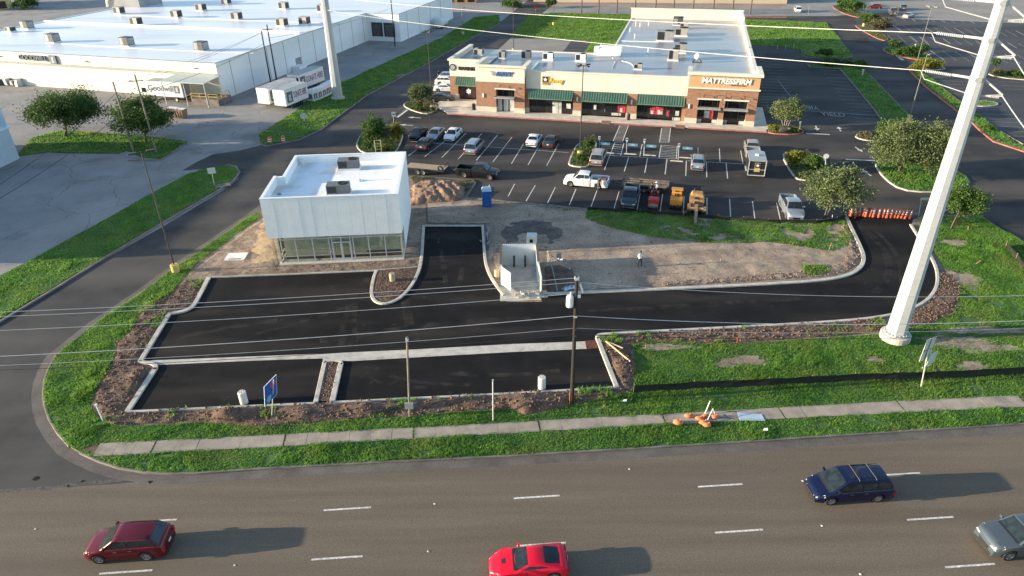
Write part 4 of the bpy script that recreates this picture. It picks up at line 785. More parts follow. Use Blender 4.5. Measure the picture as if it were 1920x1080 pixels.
# forecourt walk with red kerb, bins, ramps
m = MB(); m.prism([(-55.5, 7.0), (-55.5, 2.0), (-51.3, -2.6), (4.5, -2.4), (6.0, 0.5), (2.2, 1.0), (2.2, 12), (0, 12), (0, .3), (-11, .6), (-38.2, 1.3), (-46.9, .3), (-46.9, 7.4)], 0.0, .15)
fw = m.build('mall_walkway', concrete_mall, kind='structure', loc=(MO[0], MO[1], 0), rz=MR)
def mw_(u, v): return (MO[0]+u*math.cos(MR)-v*math.sin(MR), MO[1]+u*math.sin(MR)+v*math.cos(MR))
kerb('red_kerb', [mw_(-51.5, -2.72), mw_(-24.9, -2.62)], 0, .28, .158, red_kerb, world=True, kind='structure'); kerb('red_kerb', [mw_(-22.6, -2.61), mw_(-12.9, -2.57)], 0, .28, .158, red_kerb, world=True, kind='structure'); kerb('red_kerb', [mw_(-10.3, -2.56), mw_(4.6, -2.5), mw_(6.5, -1.4)], 0, .28, .158, red_kerb, world=True, kind='structure')
for u in (-23.7, -11.6):
    m = MB(); m.prism([(u-.75, -2.95), (u+.75, -2.95), (u+.75, -1.5), (u-.75, -1.5)], .02, .157); m.build('ramp_plate', mat('brick_red_ramp', (0.24, 0.10, 0.07), .9, scale=4, var=.15), fw)
def bin_(u, v, label):
    p = mw_(u, v); t = thing('litter_bin', label, 'litter bin', loc=(p[0], p[1], .15)); MB().lathe((0, 0, 0), [(.26, 0), (.3, .1), (.3, .85), (.27, .9)], 12).build('body', dark_frame, t, smooth=False); MB().lathe((0, 0, .9), [(.3, 0), (.3, .06), (.16, .2), (.1, .22)], 12).build('lid', dark_unit, t)
bin_(-20.2, -.3, 'dark litter bin against the brick pier between the two striped ramps'); bin_(-47.6, .6, 'dark litter bin in front of the recessed maroon shopfront')
# roof plant on the mall
def rtu(px, z, dims, mt, label, rz, group, fan=True, curb=True):
    p = G(px[0], px[1], z); t = thing('rooftop_unit', label, 'rooftop unit', loc=(p[0], p[1], z), rz=rz, group=group); l, w, h = dims
    m = MB(); m.b2(-l/2, l/2, -w/2, w/2, .22, h); b = m.build('cabinet', mt, t)
    if curb: MB().b2(-l/2-.1, l/2+.1, -w/2-.1, w/2+.1, 0, .22).build('curb', roof_white, t)
    m = MB(); m.b2(-l/2+.1, -l/2+.45*l, -w/2-.015, -w/2, .35, h-.1); m.b2(l/2, l/2+.012, -w/2+.1, w/2-.1, .35, h-.15); m.build('louvre', dark_frame if mt is not dark_unit else grey_metal, b)
    if fan: MB().lathe((l*.2, 0, h), [(min(l, w)*.36, 0), (min(l, w)*.36, .08), (min(l, w)*.3, .1), (min(l, w)*.12, .04)], 14).build('fan', black_m, t)
    return t
mg = 'rooftop units on the strip mall'
for i, (px, d, mt_, lb) in enumerate([((898, 104), (1.7, 1.4, 1.3), tan_unit, 'small rooftop unit with open fan at the left end of the mall roof'), ((942, 110), (1.3, 1.2, 1.4), grey_metal, 'narrow grey rooftop unit beside the tower parapet on the mall'), ((987, 111), (1.7, 1.3, 1.5), tan_unit, 'tan rooftop unit just right of the cream tower'),
        ((1028, 113), (1.9, 1.3, 1.4), white_m, 'pale boxy rooftop unit left of the mall lamp post'), ((1089, 115), (1.9, 1.3, 1.4), white_m, 'pale rooftop unit behind the mall lamp post head'), ((1196, 130), (1.4, 1.0, 1.0), tan_unit, 'low tan rooftop unit with dark hatch over the middle shops'), ((1262, 112), (1.8, 2.2, 2.0), tan_unit, 'tall tan rooftop unit at the front of the central cluster'),
        ((1275, 98), (2.2, 2.6, 1.7), grey_metal, 'pale grey rooftop unit behind the tall tan one'), ((1247, 76), (3.4, 2.4, 2.0), grey_metal, 'long grey rooftop unit on duct supports midway up the roof'), ((1277, 66), (2.6, 3.4, 1.6), tan_unit, 'wide tan rooftop unit above the duct run'), ((1271, 46), (2.2, 3.2, 1.6), dark_unit, 'dark grey rooftop unit near the back parapet'), ((1282, 54), (1.8, 2.0, 1.3), tan_unit, 'small tan unit beside the dark rooftop unit')]):
    rtu(px, ZR if i else 6.5, d, mt_, lb, MR, mg)
t = thing('roof_vent', 'white round ventilator on a black stand on the mall roof', 'roof vent', loc=(*G(1307, 117, ZR), ZR), rz=MR)
MB().lathe((0, 0, .5), [(.25, 0), (.6, .3), (.65, .7), (.4, 1.0), (.1, 1.1)], 12).build('dome', white_m, t, smooth=True); m = MB(); [m.tube([(x, y, 0), (x*.5, y*.5, .6)], .05, 5) for x in (-.8, .8) for y in (-.5, .5)]; m.b2(-.9, .9, -.1, .1, 0, .12); m.build('stand', dark_frame, t)
t = thing('roof_hatch', 'white roof access hood at the inner corner of the mall roof', 'roof hood', loc=(*G(1145, 103, ZR), ZR), rz=MR)
MB().b2(-3.2, -2.2, -.6, .6, 0, 1.5).build('end_block', white_m, t); m = MB(); m.loft([[(-2.2, -.9, 0), (-2.2, .9, 0), (-2.2, .9, 1.1), (-2.2, .3, 1.8), (-2.2, -.5, 1.3)], [(2.0, -.9, 0), (2.0, .9, 0), (2.0, .9, 1.1), (2.0, .3, 1.6), (2.0, -.5, 1.2)]]); m.build('hood', white_m, t, fix=True)
for i, px in enumerate([(1192, 48), (1200, 50), (1216, 48), (1181, 60), (1190, 72), (1166, 97), (1215, 100)]):
    p = G(px[0], px[1], ZR); m = MB(); m.lathe((0, 0, 0), [(.12, 0), (.09, .05), (.09, .9), (.13, .95)], 8); m.build('vent_pipe', white_m, loc=(p[0], p[1], ZR), label='short white vent pipe, number %s along the left edge of the mall roof' % ['one', 'two', 'three', 'four', 'five', 'six', 'seven'][i], cat='vent pipe', group='white vent pipes on the mall roof')
m = MB(); P_ = [GV(*p, ZR+.06) for p in ((1165, 77), (1200, 78), (1235, 79))]; m.tube(P_, .12, 6); m.build('roof_duct', white_m, label='low white pipe run leading to the long grey rooftop unit', cat='pipe')
for a, b, c, d, lb in (((1140, 98), (1147, 108), (1155, 114), (1148, 128), 'loose white hose curling over the mall roof near the access hood'), ((1165, 114), (1178, 117), (1186, 121), (1188, 126), 'short white cable beside the low tan rooftop unit')):
    m = MB(); m.tube([GV(*p, ZR+.05) for p in smooth_px([a, b, c, d], 2)], .05, 5); m.build('roof_hose', white_m, label=lb, cat='hose')
# signs on the mall
sign_black = mat('sign_black', (0.012, 0.012, 0.014), 0.5); sign_yellow = mat('sign_yellow', (0.75, 0.5, 0.03), 0.5); sign_blue = mat('sign_blue', (0.03, 0.09, 0.35), 0.5); sign_gold = mat('sign_gold', (0.45, 0.32, 0.10), 0.5); sign_grey = mat('sign_grey', (0.25, 0.27, 0.30), 0.5)
def wsign(label, loc): 
    p = mw_(loc[0], loc[1]); return thing('shop_sign', label, 'sign', loc=(p[0], p[1], loc[2]), rz=MR, group='shop signs on the strip mall')
UP = (math.pi/2, 0, 0)
def star(mb, c, r, y): mb.quad(*[(c[0]+math.sin(k*math.pi/5)*(r if k % 2 == 0 else r*.42), y, c[1]+math.cos(k*math.pi/5)*(r if k % 2 == 0 else r*.42)) for k in range(10)]); return mb
s = wsign('white raised capital letters on the tan panel of the mall corner tower', (-5.2, -.06, 7.15)); put_text('letters', 'MATTRESSFIRM', 1.12, white_m, s, (0, 0, 0), UP, extrude=.07, bold=.045, shear=.2); MB().b2(.8, 3.0, -.03, .05, -.62, -.52).build('swoosh', sign_black, s)
s = wsign('black square star emblem with yellow lettering over the green awning', (-33.9, WL-.06, 5.75)); m = MB(); m.b2(-1.4, -.3, -.08, .05, -.7, .75); e = m.build('emblem_panel', sign_gold, s); m = MB(); m.b2(-1.32, -.38, -.1, -.07, -.28, .68); m.build('emblem_field', sign_black, e); star(MB(), (-.85, .2), .42, -.115).build('star', white_m, e, fix=True); put_text('letters', 'Army', 1.05, sign_yellow, s, (1.0, -.02, .05), UP, extrude=.08, bold=.02); put_text('caption', 'U.S. ARMY', .16, sign_black, e, (-.85, -.1, -.5), UP, extrude=.01)
s = wsign('round black emblem and black capitals on the recessed cream wall', (-51.4, 7.04, 5.75)); MB().tube([(-1.95, .03, .15), (-1.95, -.06, .15)], .62, 18).build('emblem', sign_black, s); MB().tube([(-1.95, -.061, .15), (-1.95, -.075, .15)], .46, 14).build('emblem_field', sign_grey, s); put_text('letters', 'MARINES', .85, sign_black, s, (.85, -.02, -.02), UP, extrude=.06, bold=.05)
s = wsign('grey winged emblem with small caption at the right of the recessed wall', (-47.7, 7.04, 5.9)); m = MB()
for k in (-1, 1): m.quad((k*.05, -.02, -.25), (k*.5, -.02, .15), (k*.45, -.02, .6), (k*.2, -.02, .15)); m.quad((k*.12, -.025, -.05), (k*.3, -.025, -.1), (0, -.025, -.5))
m.build('wings', sign_grey, s); put_text('caption', 'U.S. AIR FORCE', .24, sign_grey, s, (-.1, -.02, -.95), UP, extrude=.02)
s = wsign('blue italic lettering with a pale bird emblem on the cream tower', (-42.6, -.06, 6.75)); put_text('letters', 'NAVY', 1.05, sign_blue, s, (.75, 0, -.05), UP, extrude=.08, shear=.35, bold=.03); m = MB(); m.quad((-1.8, -.02, .4), (-1.2, -.02, .45), (-.5, -.02, .1), (-.6, -.02, -.25), (-1.0, -.02, -.15)); m.quad((-1.5, -.03, -.05), (-.7, -.03, .0), (-1.1, -.03, -.4)); m.build('bird', sign_grey, s, fix=True)
# ---------------------------------------------------------------- white building under construction
BO = (-24.25, 64.5); BR = 0.0645
wb = thing('white_building', 'new white box building with glass shopfront on the construction site', 'building', loc=(BO[0], BO[1], ZS), rz=BR)
wrap = mat('pale_wall_wrap', (0.84, 0.835, 0.80), 0.75, scale=0.8, var=0.04, fine=0.04, fscale=5); wrap2 = mat('white_wall_wrap', (0.85, 0.845, 0.82), 0.75, scale=0.7, var=0.05)
tpo = mat('white_roof', (0.83, 0.83, 0.82), 0.6, scale=0.35, var=0.05, fine=0.04, fscale=3)
overlay(tpo, (0.52, 0.44, 0.33), scale=0.24, lo=0.55, hi=0.74, amount=0.75)
BW, BD, ZT, ZO = 12.85, 13.1, 7.32, 2.95
def wbp(n, b, mt=None, par=None, **k): return b.build(n, mt or wrap2, par or wb, **k)
m = MB(); m.b2(0, .3, 6.1, BD, 0, ZT); wbp('side_wall', m); m = MB(); m.b2(BW-.3, BW, 2.6, BD, 0, ZT); m.b2(BW-.3, BW, 0.3, 2.6, ZO, ZT); wbp('side_wall', m)
m = MB(); m.b2(.3, BW-.3, BD-.3, BD, 0, ZT); wbp('back_wall', m)
m = MB(); m.b2(-.95, -.65, 0.3, 6.4, ZO, ZT); m.b2(-.65, 0, 6.1, 6.4, ZO, ZT); m.b2(-.95, 0.0, .3, 6.4, ZO-.12, ZO); wbp('wing_wall', m)
m = MB(); m.b2(-.65, .3, .3, 6.1, 6.2, 6.453); wbp('wing_roof', m, tpo)
for i in range(11):
    a = -.95+i*(BW+.95)/11; b = a+(BW+.95)/11; m = MB(); m.b2(a+.006, b-.006, random.uniform(-.012, .004), .3, ZO, ZT); wbp('wall_panel', m, wrap)
m = MB(); m.b2(0, BW, .3, 2.6, ZO-.12, ZO); wbp('soffit', m, wrap2)
m = MB(); m.b2(.3, BW-.3, .3, BD-.3, 6.2, 6.45); wbp('roof', m, tpo)
m = MB(); m.b2(-.98, BW+.03, -.05, .31, ZT, ZT+.04); m.b2(BW-.31, BW+.03, .31, BD, ZT, ZT+.04); m.b2(-.03, .31, 6.1, BD, ZT, ZT+.04); m.b2(.31, BW-.31, BD-.31, BD+.03, ZT, ZT+.04); m.b2(-.98, -.64, .31, 6.45, ZT, ZT+.04); wbp('parapet_cap', m, white_m)
YG = 0.12
m = MB(); m.b2(-.2, BW, YG-.5, 6.6, -.12, .02); wbp('floor_slab', m, concrete_new)
osb = mat('osb_board', (0.70, 0.64, 0.50), 0.85, scale=1.2, var=0.12, fine=0.15, fscale=10)
for i in range(10):
    a = .4+i*1.215; m = MB(); m.b2(a, a+1.2, .75, .8, .35 if i < 7 else .75, 2.75); wbp('board', m, osb)
m = MB(); m.b2(.35, BW-.35, .85, 1.0, 0, 2.83); wbp('partition', m, mat('dark_stud_wall', (0.09, 0.085, 0.075), .9))
xs = [0, 1.75, 3.5, 5.2, 5.5, 6.45, 7.4, 7.7, 9.3, 11.0, BW-.1]
m = MB()
for x in xs: m.b2(x-.05, x+.05, YG-.06, YG+.06, .02, ZO-.12)
m.b2(-.05, BW, YG-.055, YG+.055, .02, .12); m.b2(-.05, 5.1, YG-.05, YG+.05, .72, .78); m.b2(7.6, BW, YG-.05, YG+.05, .72, .78); m.b2(5.5, 7.4, YG-.07, YG+.07, 2.1, 2.2); m.b2(-.05, BW, YG-.055, YG+.055, ZO-.3, ZO-.22)
for y in (1.0, 2.6): m.b2(BW-.16, BW-.04, y-.05, y+.05, .02, ZO-.12); m.b2(-.05, .06, y-.05, y+.05, .02, ZO-.12)
m.b2(-.05, .06, 5.0-.05, 5.05, .02, ZO-.12); m.b2(-.05, .06, YG, 6.6, .72, .78); m.b2(-.05, .06, YG, 6.6, .02, .12); m.b2(BW-.16, BW-.04, YG, 2.6, .72, .78)
wbp('shopfront_frame', m, alu)
for i in range(len(xs)-1):
    a, b = xs[i]+.04, xs[i+1]-.04; m = MB(); m.b2(a, b, YG-.01, YG+.01, .1, ZO-.2)
    o = wbp('door' if 4 <= i <= 5 else 'window_pane', m, clear_glass)
    if 4 <= i <= 5: MB().b2(a, a+.09, YG-.03, YG+.03, .05, 2.1).build('door_stile', alu, o); MB().b2(b-.09, b, YG-.03, YG+.03, .05, 2.1).build('door_stile', alu, o); MB().b2(a+.09, b-.09, YG-.03, YG+.03, .05, .28).build('door_rail', alu, o)
m = MB(); m.b2(BW-.11, BW-.09, YG, 2.6, .1, ZO-.15); wbp('window_pane', m, clear_glass); m = MB(); m.b2(-.01, .01, YG, 6.6, .1, ZO-.15); wbp('window_pane', m, clear_glass)
for px, lb in (((655, 316), 'dark grey air unit with round fan at the back of the white roof'), ((636, 363), 'dark grey air unit with round fan close to the front parapet')):
    p = G(px[0], px[1], 6.6); t = rtu(px, 6.58, (2.3, 1.35, 1.15), mat('charcoal_unit', (0.13, 0.135, 0.14), .6, scale=3, var=.15), lb, BR, 'air units on the white building')
p = G(673, 339, 6.58); t = thing('roof_vent', 'white vent pipe on a flared curb between the two roof air units', 'roof vent', loc=(p[0], p[1], 6.58)); MB().lathe((0, 0, 0), [(.4, 0), (.35, .1), (.12, .2), (.1, .9)], 10).build('pipe', white_m, t)
p = G(567, 306, 6.58); t = thing('roof_vent', 'round white exhaust cap near the rear left roof corner', 'roof vent', loc=(p[0], p[1], 6.58)); MB().lathe((0, 0, 0), [(.3, 0), (.25, .3), (.42, .35), (.4, .5), (.1, .6)], 12).build('cap', white_m, t)
p = G(524, 365, 6.58); t = thing('roof_drain', 'small dark roof drain at the front left of the white roof', 'roof drain', loc=(p[0], p[1], 6.58)); MB().lathe((0, 0, 0), [(.22, 0), (.2, .12), (.1, .2)], 10).build('strainer', grey_metal, t)
# roof ladder sticking up behind the parapet
t = thing('ladder', 'pale aluminium ladder top showing above the back parapet of the white building', 'ladder', loc=(BO[0]+9.6*math.cos(BR)-13.45*math.sin(BR), BO[1]+9.6*math.sin(BR)+13.45*math.cos(BR), ZS), rz=BR)
yel_metal = mat('pale_yellow_metal', (0.55, 0.47, 0.22), .5)
for x in (-.35, .35): m = MB(); m.tube([(x, .9, 0), (x, .1, ZT+1.4)], .045, 5); m.build('rail', yel_metal, t)
for i in range(24): z = .35+i*.36; y = .9-.8*z/(ZT+1.4); MB().tube([(-.35, y, z), (.35, y, z)], .025, 4).build('rung', yel_metal, t)
# ---------------------------------------------------------------- bin enclosure
en = thing('bin_enclosure', 'three-sided white block bin enclosure with open gate on the new lot', 'enclosure', loc=(-1.0, 63.6, ZS), rz=0.0)
blockw = mat('white_block', (0.60, 0.61, 0.59), .85, scale=2, var=.08, fine=.08, fscale=12)
m = MB(); m.b2(-.15, 3.7, -.2, 0, 0, 2.35); m.build('back_wall', blockw, en); m = MB(); m.b2(-.15, .05, -4.4, -.2, 0, 2.35); m.build('side_wall', blockw, en); m = MB(); m.b2(3.5, 3.7, -3.9, -.2, 0, 2.35); m.build('side_wall', blockw, en)
for q_ in ((-.17, .07, -4.4, 0, 2.35, 2.4), (3.48, 3.72, -3.9, 0, 2.35, 2.4)): MB().b2(*q_).build('wall_cap', mat('brown_cap', (0.10, 0.075, 0.055), .8), en)
for k in range(16): x = .1+k*.22; m = MB(); m.b2(x, x+.13, -.19, -.01, 2.35, 2.39); m.build('rebar_block', blockw, en)
m = MB(); m.prism([(-.15, -7.45), (3.75, -7.3), (3.7, .0), (-.15, 0)], -.04, .035); m.build('slab', concrete_new, en)
m = MB(); m.loft([[(-.05, -4.45, .15), (.0, -4.48, .15), (.0, -4.48, 2.2), (-.05, -4.45, 2.2)], [(.85, -5.75, .15), (.9, -5.78, .15), (.9, -5.78, 2.15), (.85, -5.75, 2.15)]]); m.build('gate', mat('pale_green_metal', (.50, .53, .44), .6), en, fix=True)
m = MB(); m.loft([[(3.62, -3.95, .15), (3.7, -3.95, .15), (3.7, -3.95, 2.2), (3.62, -3.95, 2.2)], [(3.78, -6.6, .15), (3.86, -6.6, .15), (3.86, -6.6, 2.1), (3.78, -6.6, 2.1)]]); m.build('gate', MATS['pale_green_metal'], en, fix=True)
for x in (1.25, 2.4): m = MB(); m.lathe((x, -.6, 0), [(.11, 0), (.11, 1.25), (.06, 1.32)], 10); m.build('bollard', dark_unit, en)
blk = mat('grey_block', (0.42, 0.40, 0.35), .9, scale=3, var=.12, fine=.1, fscale=14)
def cmu():
    m = MB(); m.b2(-.2, .2, -.1, -.07, 0, .2); m.b2(-.2, .2, .07, .1, 0, .2); m.b2(-.2, -.17, -.07, .07, 0, .2); m.b2(.17, .2, -.07, .07, 0, .2); m.b2(-.02, .02, -.07, .07, 0, .2); me = m.mesh('block'); me.materials.append(blk); return me
cm = cmu(); k = 0
for lv in range(3):
    for i in range(9 - lv*2):
        for j in range(2):
            if random.random() < .12: continue
            o = link('concrete_block', cm, label='pale hollow concrete block in the pile at the front of the bin enclosure', cat='block', group='loose concrete blocks', loc=(-.55+1.0+i*.34+lv*.3+random.uniform(-.05, .05), 56.75+j*.26+random.uniform(-.06, .06), ZS+.036+lv*.2), rz=random.uniform(-.4, .4)); k += 1
# ---------------------------------------------------------------- big white store
GO = (-54.5, 132.0); GR = -math.radians(16.7)
gw = thing('big_store', 'large flat-roofed white store with sunlit cream front at upper left', 'store building', loc=(GO[0], GO[1], 0), rz=GR)
gw_cream = mat('store_cream', (0.70, 0.66, 0.57), .9, scale=.15, var=.06, fine=.04, fscale=3); gw_white = mat('store_white', (0.74, 0.74, 0.73), .9, scale=.2, var=.07, fine=.05, fscale=3, stretch=(0, 1, .15))
GZ = 6.7
def gwp(n, b, mt, par=None, **k): return b.build(n, mt, par or gw, **k)
m = MB(); m.b2(-75, 0, 0, .3, 0, GZ); gwp('front_wall', m, gw_cream)
m = MB(); m.b2(-.3, 0, .3, 61.5, 0, GZ); m.b2(0, 9.2, 61.2, 61.5, 0, GZ); m.b2(8.9, 9.2, 61.5, 100, 0, GZ); gwp('side_wall', m, gw_white)
m = MB(); m.b2(-75, -74.7, .3, 100, 0, GZ); m.b2(-75, 9.2, 99.7, 100, 0, GZ); gwp('back_wall', m, gw_white)
m = MB(); m.b2(-74.7, -.3, .3, 99.7, GZ-.45, GZ-.15); m.b2(-.3, 8.9, 61.5, 99.7, GZ-.45, GZ-.153); gwp('roof', m, roof_white)
m = MB(); m.b2(-75.05, .05, -.06, .34, GZ, GZ+.08); m.b2(-.34, .06, .34, 61.2, GZ, GZ+.08); m.b2(0.06, 9.26, 61.14, 61.55, GZ, GZ+.08); m.b2(8.86, 9.26, 61.55, 100, GZ, GZ+.08); gwp('parapet_cap', m, grey_metal)
m = MB(); m.b2(-74.7, -2, 32.3, 32.7, GZ-.15, GZ+.25); gwp('roof_ridge', m, white_m)
m = MB(); m.b2(-75, -.3, -.12, 0, 4.35, 4.85); gwp('front_ledge', m, mat('ledge_grey', (0.33, 0.34, .31), .8))
for i in range(10):
    y = 4+i*6.1; m = MB(); m.b2(0.003, .03, y, y+.08, .1, GZ-.1); gwp('downpipe', m, dark_unit)
for i in range(4): y = 66+i*8.0; m = MB(); m.b2(9.203, 9.24, y, y+.1, .1, GZ-.1); gwp('downpipe', m, dark_unit)
for u in (1.3, 4.8):
    m = MB(); m.b2(u, u+3.0, 60.95, 61.2, 1.2, 4.6); d = gwp('dock_door', m, dark_frame); m = MB(); m.b2(u+.45, u+2.55, 60.9, 60.95, 1.3, 4.1); m.build('door_leaf', dark_unit, d)
m = MB(); m.b2(.02, .05, 26, 28.2, 0, 2.4); gwp('side_door', m, grey_metal); m = MB(); m.b2(.05, 2.0, 24, 27, 0, 1.1); gwp('dock_step', m, gw_white)
for u in (-68, -30, -4.6, -52):
    m = MB(); m.b2(u-.3, u+.3, -.3, -.01, 5.6, 5.75); gwp('wall_light', m, dark_unit)
s = thing('store_sign', 'dark capital letters with a square emblem on the cream store front', 'sign', loc=(GO[0]+(-42.2)*math.cos(GR)+.2*math.sin(GR), GO[1]+(-42.2)*math.sin(GR)-.2*math.cos(GR), 5.75), rz=GR)
sign_slate = mat('sign_slate', (0.10, 0.12, 0.15), .5)
put_text('letters', 'GOODWILL', 1.35, sign_slate, s, (-1.0, 0, 0), UP, extrude=.15, bold=.03); m = MB(); m.b2(3.3, 4.9, -.15, .15, -.85, .75); e = m.build('emblem_panel', sign_slate, s); put_text('emblem_letter', 'g', 1.5, white_m, e, (4.1, -.16, .15), UP, extrude=.02)
gg = 'air units on the big store roof'
units = [((225, 26), 'air unit beside the curved entrance roof'), ((332, 33), 'air unit in the second row near the ridge curb'), ((378, 20), 'air unit behind and right of the ridge row'), ((425, 8), 'air unit at the very top of the frame'), ((445, 37), 'air unit right of centre below the top edge'), ((257, 47), 'pale air unit standing at the ridge curb'), ((53, 54), 'air unit at the far left roof edge'), ((21, 60), 'low air unit at the leftmost roof edge'),
         ((101, 79), 'leftmost air unit of the front row on the store roof'), ((240, 86), 'middle air unit of the front row on the store roof'), ((379, 95), 'right air unit of the front row on the store roof'), ((533, 17), 'air unit left of the tall steel pole'), ((530, 49), 'tan air unit just left of the steel pole'), ((572, 46), 'long air unit left of the steel pole shaft'), ((605, 22), 'pale air unit behind the steel pole')]
for i, (px, lb) in enumerate(units):
    rtu(px, GZ-.15, (2.1, 1.9, 1.8) if i not in (7,) else (1.6, 1.6, 1.2), [dark_unit, tan_unit][i in (5, 12, 13, 14, 7)] if i not in (0, 1, 2, 3, 4, 11) else grey_metal, lb, GR, gg, fan=False)
for i, (a, b) in enumerate((((85, 84), (480, 97)), ((130, 82), (226, 86)), ((0, 72), (90, 77)))):
    pass
m = MB(); m.tube([GV(*p, GZ-.05) for p in ((115, 82), (240, 90), (379, 97), (475, 100))], .07, 5); m.build('roof_pipe', white_m, label='thin gas pipe linking the front row of air units', cat='pipe')
m = MB(); m.tube([GV(*p, GZ-.05) for p in ((225, 28), (332, 33), (445, 38), (640, 44))], .07, 5); m.build('roof_pipe', white_m, label='thin gas pipe linking the rear row of air units', cat='pipe')
# curved standing-seam entrance roof at the top
t = thing('entrance_roof', 'curved metal-clad gable with dark seams on the store roof', 'roof feature', loc=(*G(235, 12, GZ), GZ-.15), rz=GR)
m = MB(); prof = [(-6, 0), (-5.6, 1.8), (-4.4, 3.2), (-2.6, 4.2), (0, 4.6), (5, 4.6), (5, 0)]
m.loft([[(x, y, z) for x, z in prof] for y in (0, 9)]); m.build('shell', roof_grey, t, fix=True)
m = MB(); m.loft([[(x-.05 if x < 0 else x, y, z+.05) for x, z in prof[:5]]+[(x+.15 if x < 0 else x, y, max(0, z-.25)) for x, z in prof[4::-1]] for y in (-.7, 0)]); m.build('fascia', gw_cream, t, fix=True)
for k in range(9):
    y = .5+k; m = MB(); m.tube([(x-.02, y, z+.03) for x, z in prof[:6]], .04, 4); m.build('seam', dark_frame, t)
# lower blue building at the left edge; it throws the long shade over the median
LB = Vector(G(37, 297)); 
lb = thing('low_shed', 'pale blue metal-sided building corner at the left edge of the frame', 'building', loc=(LB.x, LB.y, 0), rz=math.radians(-5))
blue_clad = mat('pale_blue_cladding', (0.42, 0.50, 0.56), .6, scale=.5, var=.05)
LBH = 9.0
m = MB(); m.b2(-40, -.3, -36, -35.7, 0, LBH); m.b2(-40, 0, -.3, 0, 0, LBH); m.b2(-.3, 0, -36, -.3, 0, 4.7); m.build('wall', blue_clad, lb); m = MB(); m.b2(-40, .3, -36.3, .3, 4.7, 4.85); m.build('roof', roof_white, lb); m = MB(); m.b2(-40, -9, -36, -.3, 4.85, LBH); m.build('upper_storey', blue_clad, lb)
for k in range(9): m = MB(); y = -2-k*4; m.b2(0, .03, y-.03, y+.03, .1, 4.6); m.build('cladding_joint', alu, lb)
# far buildings along the top edge
def far_building(name, label, px0, px1, depth, h, mt, n=6):
    a = Vector(G(*px0)); b = Vector(G(*px1)); d = b-a; ang = math.atan2(d.y, d.x); L_ = d.length
    t = thing(name, label, 'building', loc=(a.x, a.y, 0), rz=ang); MB().b2(0, L_, 0, depth, 0, h).build('wall', mt, t); MB().b2(-.3, L_+.3, -.3, depth+.3, h, h+.4).build('roof', roof_white, t)
    for i in range(n):
        x = (i+.5)*L_/n; m = MB(); m.b2(x-1.2, x+1.2, -.06, -.005, .3, min(2.6, h-1)); m.build('window', shop_glass, t)
far_tan = mat('far_tan_wall', (0.50, 0.41, 0.28), .9, scale=.1, var=.06); far_orange = mat('far_orange_wall', (0.50, 0.27, 0.12), .9, scale=.1, var=.08)
far_building('far_store', 'long tan building behind the street at the top centre', (1000, 3.5), (1475, 7), 40, 9, far_tan, 0)
far_building('far_house', 'low orange building at the top edge right of the big store', (834, 6), (893, 5.5), 20, 6, far_orange, 3)
far_building('far_house', 'yellow building with white base at the top left corner', (-40, 21), (16, 17), 20, 6, mat('far_yellow_wall', (0.55, 0.40, 0.15), .9), 3)
# ================================================================== vehicles
tyre_m = mat('tyre_rubber', (0.015, 0.015, 0.016), 0.85, scale=6, var=.2); rim_m = mat('alloy_rim', (0.45, 0.45, 0.46), 0.35, metal=0.8, scale=5, var=.1); rim_dark = mat('dark_rim', (0.10, 0.10, 0.105), 0.4, metal=.6)
car_glass = mat('car_glass', (0.014, 0.020, 0.021), 0.05, scale=2, var=.5, spec=.55); lamp_glass = mat('headlamp_glass', (0.62, 0.60, 0.56), 0.15, scale=8, var=.2, spec=.8); tail_m = mat('tail_lamp', (0.30, 0.01, 0.012), 0.2, scale=8, var=.2); chrome = mat('chrome_trim', (0.6, 0.6, 0.6), 0.2, metal=1.0); trim_black = mat('black_trim', (0.016, 0.016, 0.017), 0.6); plate_m = mat('number_plate', (0.55, 0.55, 0.52), .5)
PAINT = {}
def paint(name, c, metal=.15, rough=.28):
    if name not in PAINT: PAINT[name] = mat('paint_'+name, c, rough, metal=metal, scale=1.2, var=.04, coat=.25, spec=.4)
    return PAINT[name]
MESH = {}
def cached(key, fn):
    if key not in MESH: MESH[key] = fn()
    return MESH[key]
def interp(x, xs, ys): return float(np.interp(x, xs, ys))
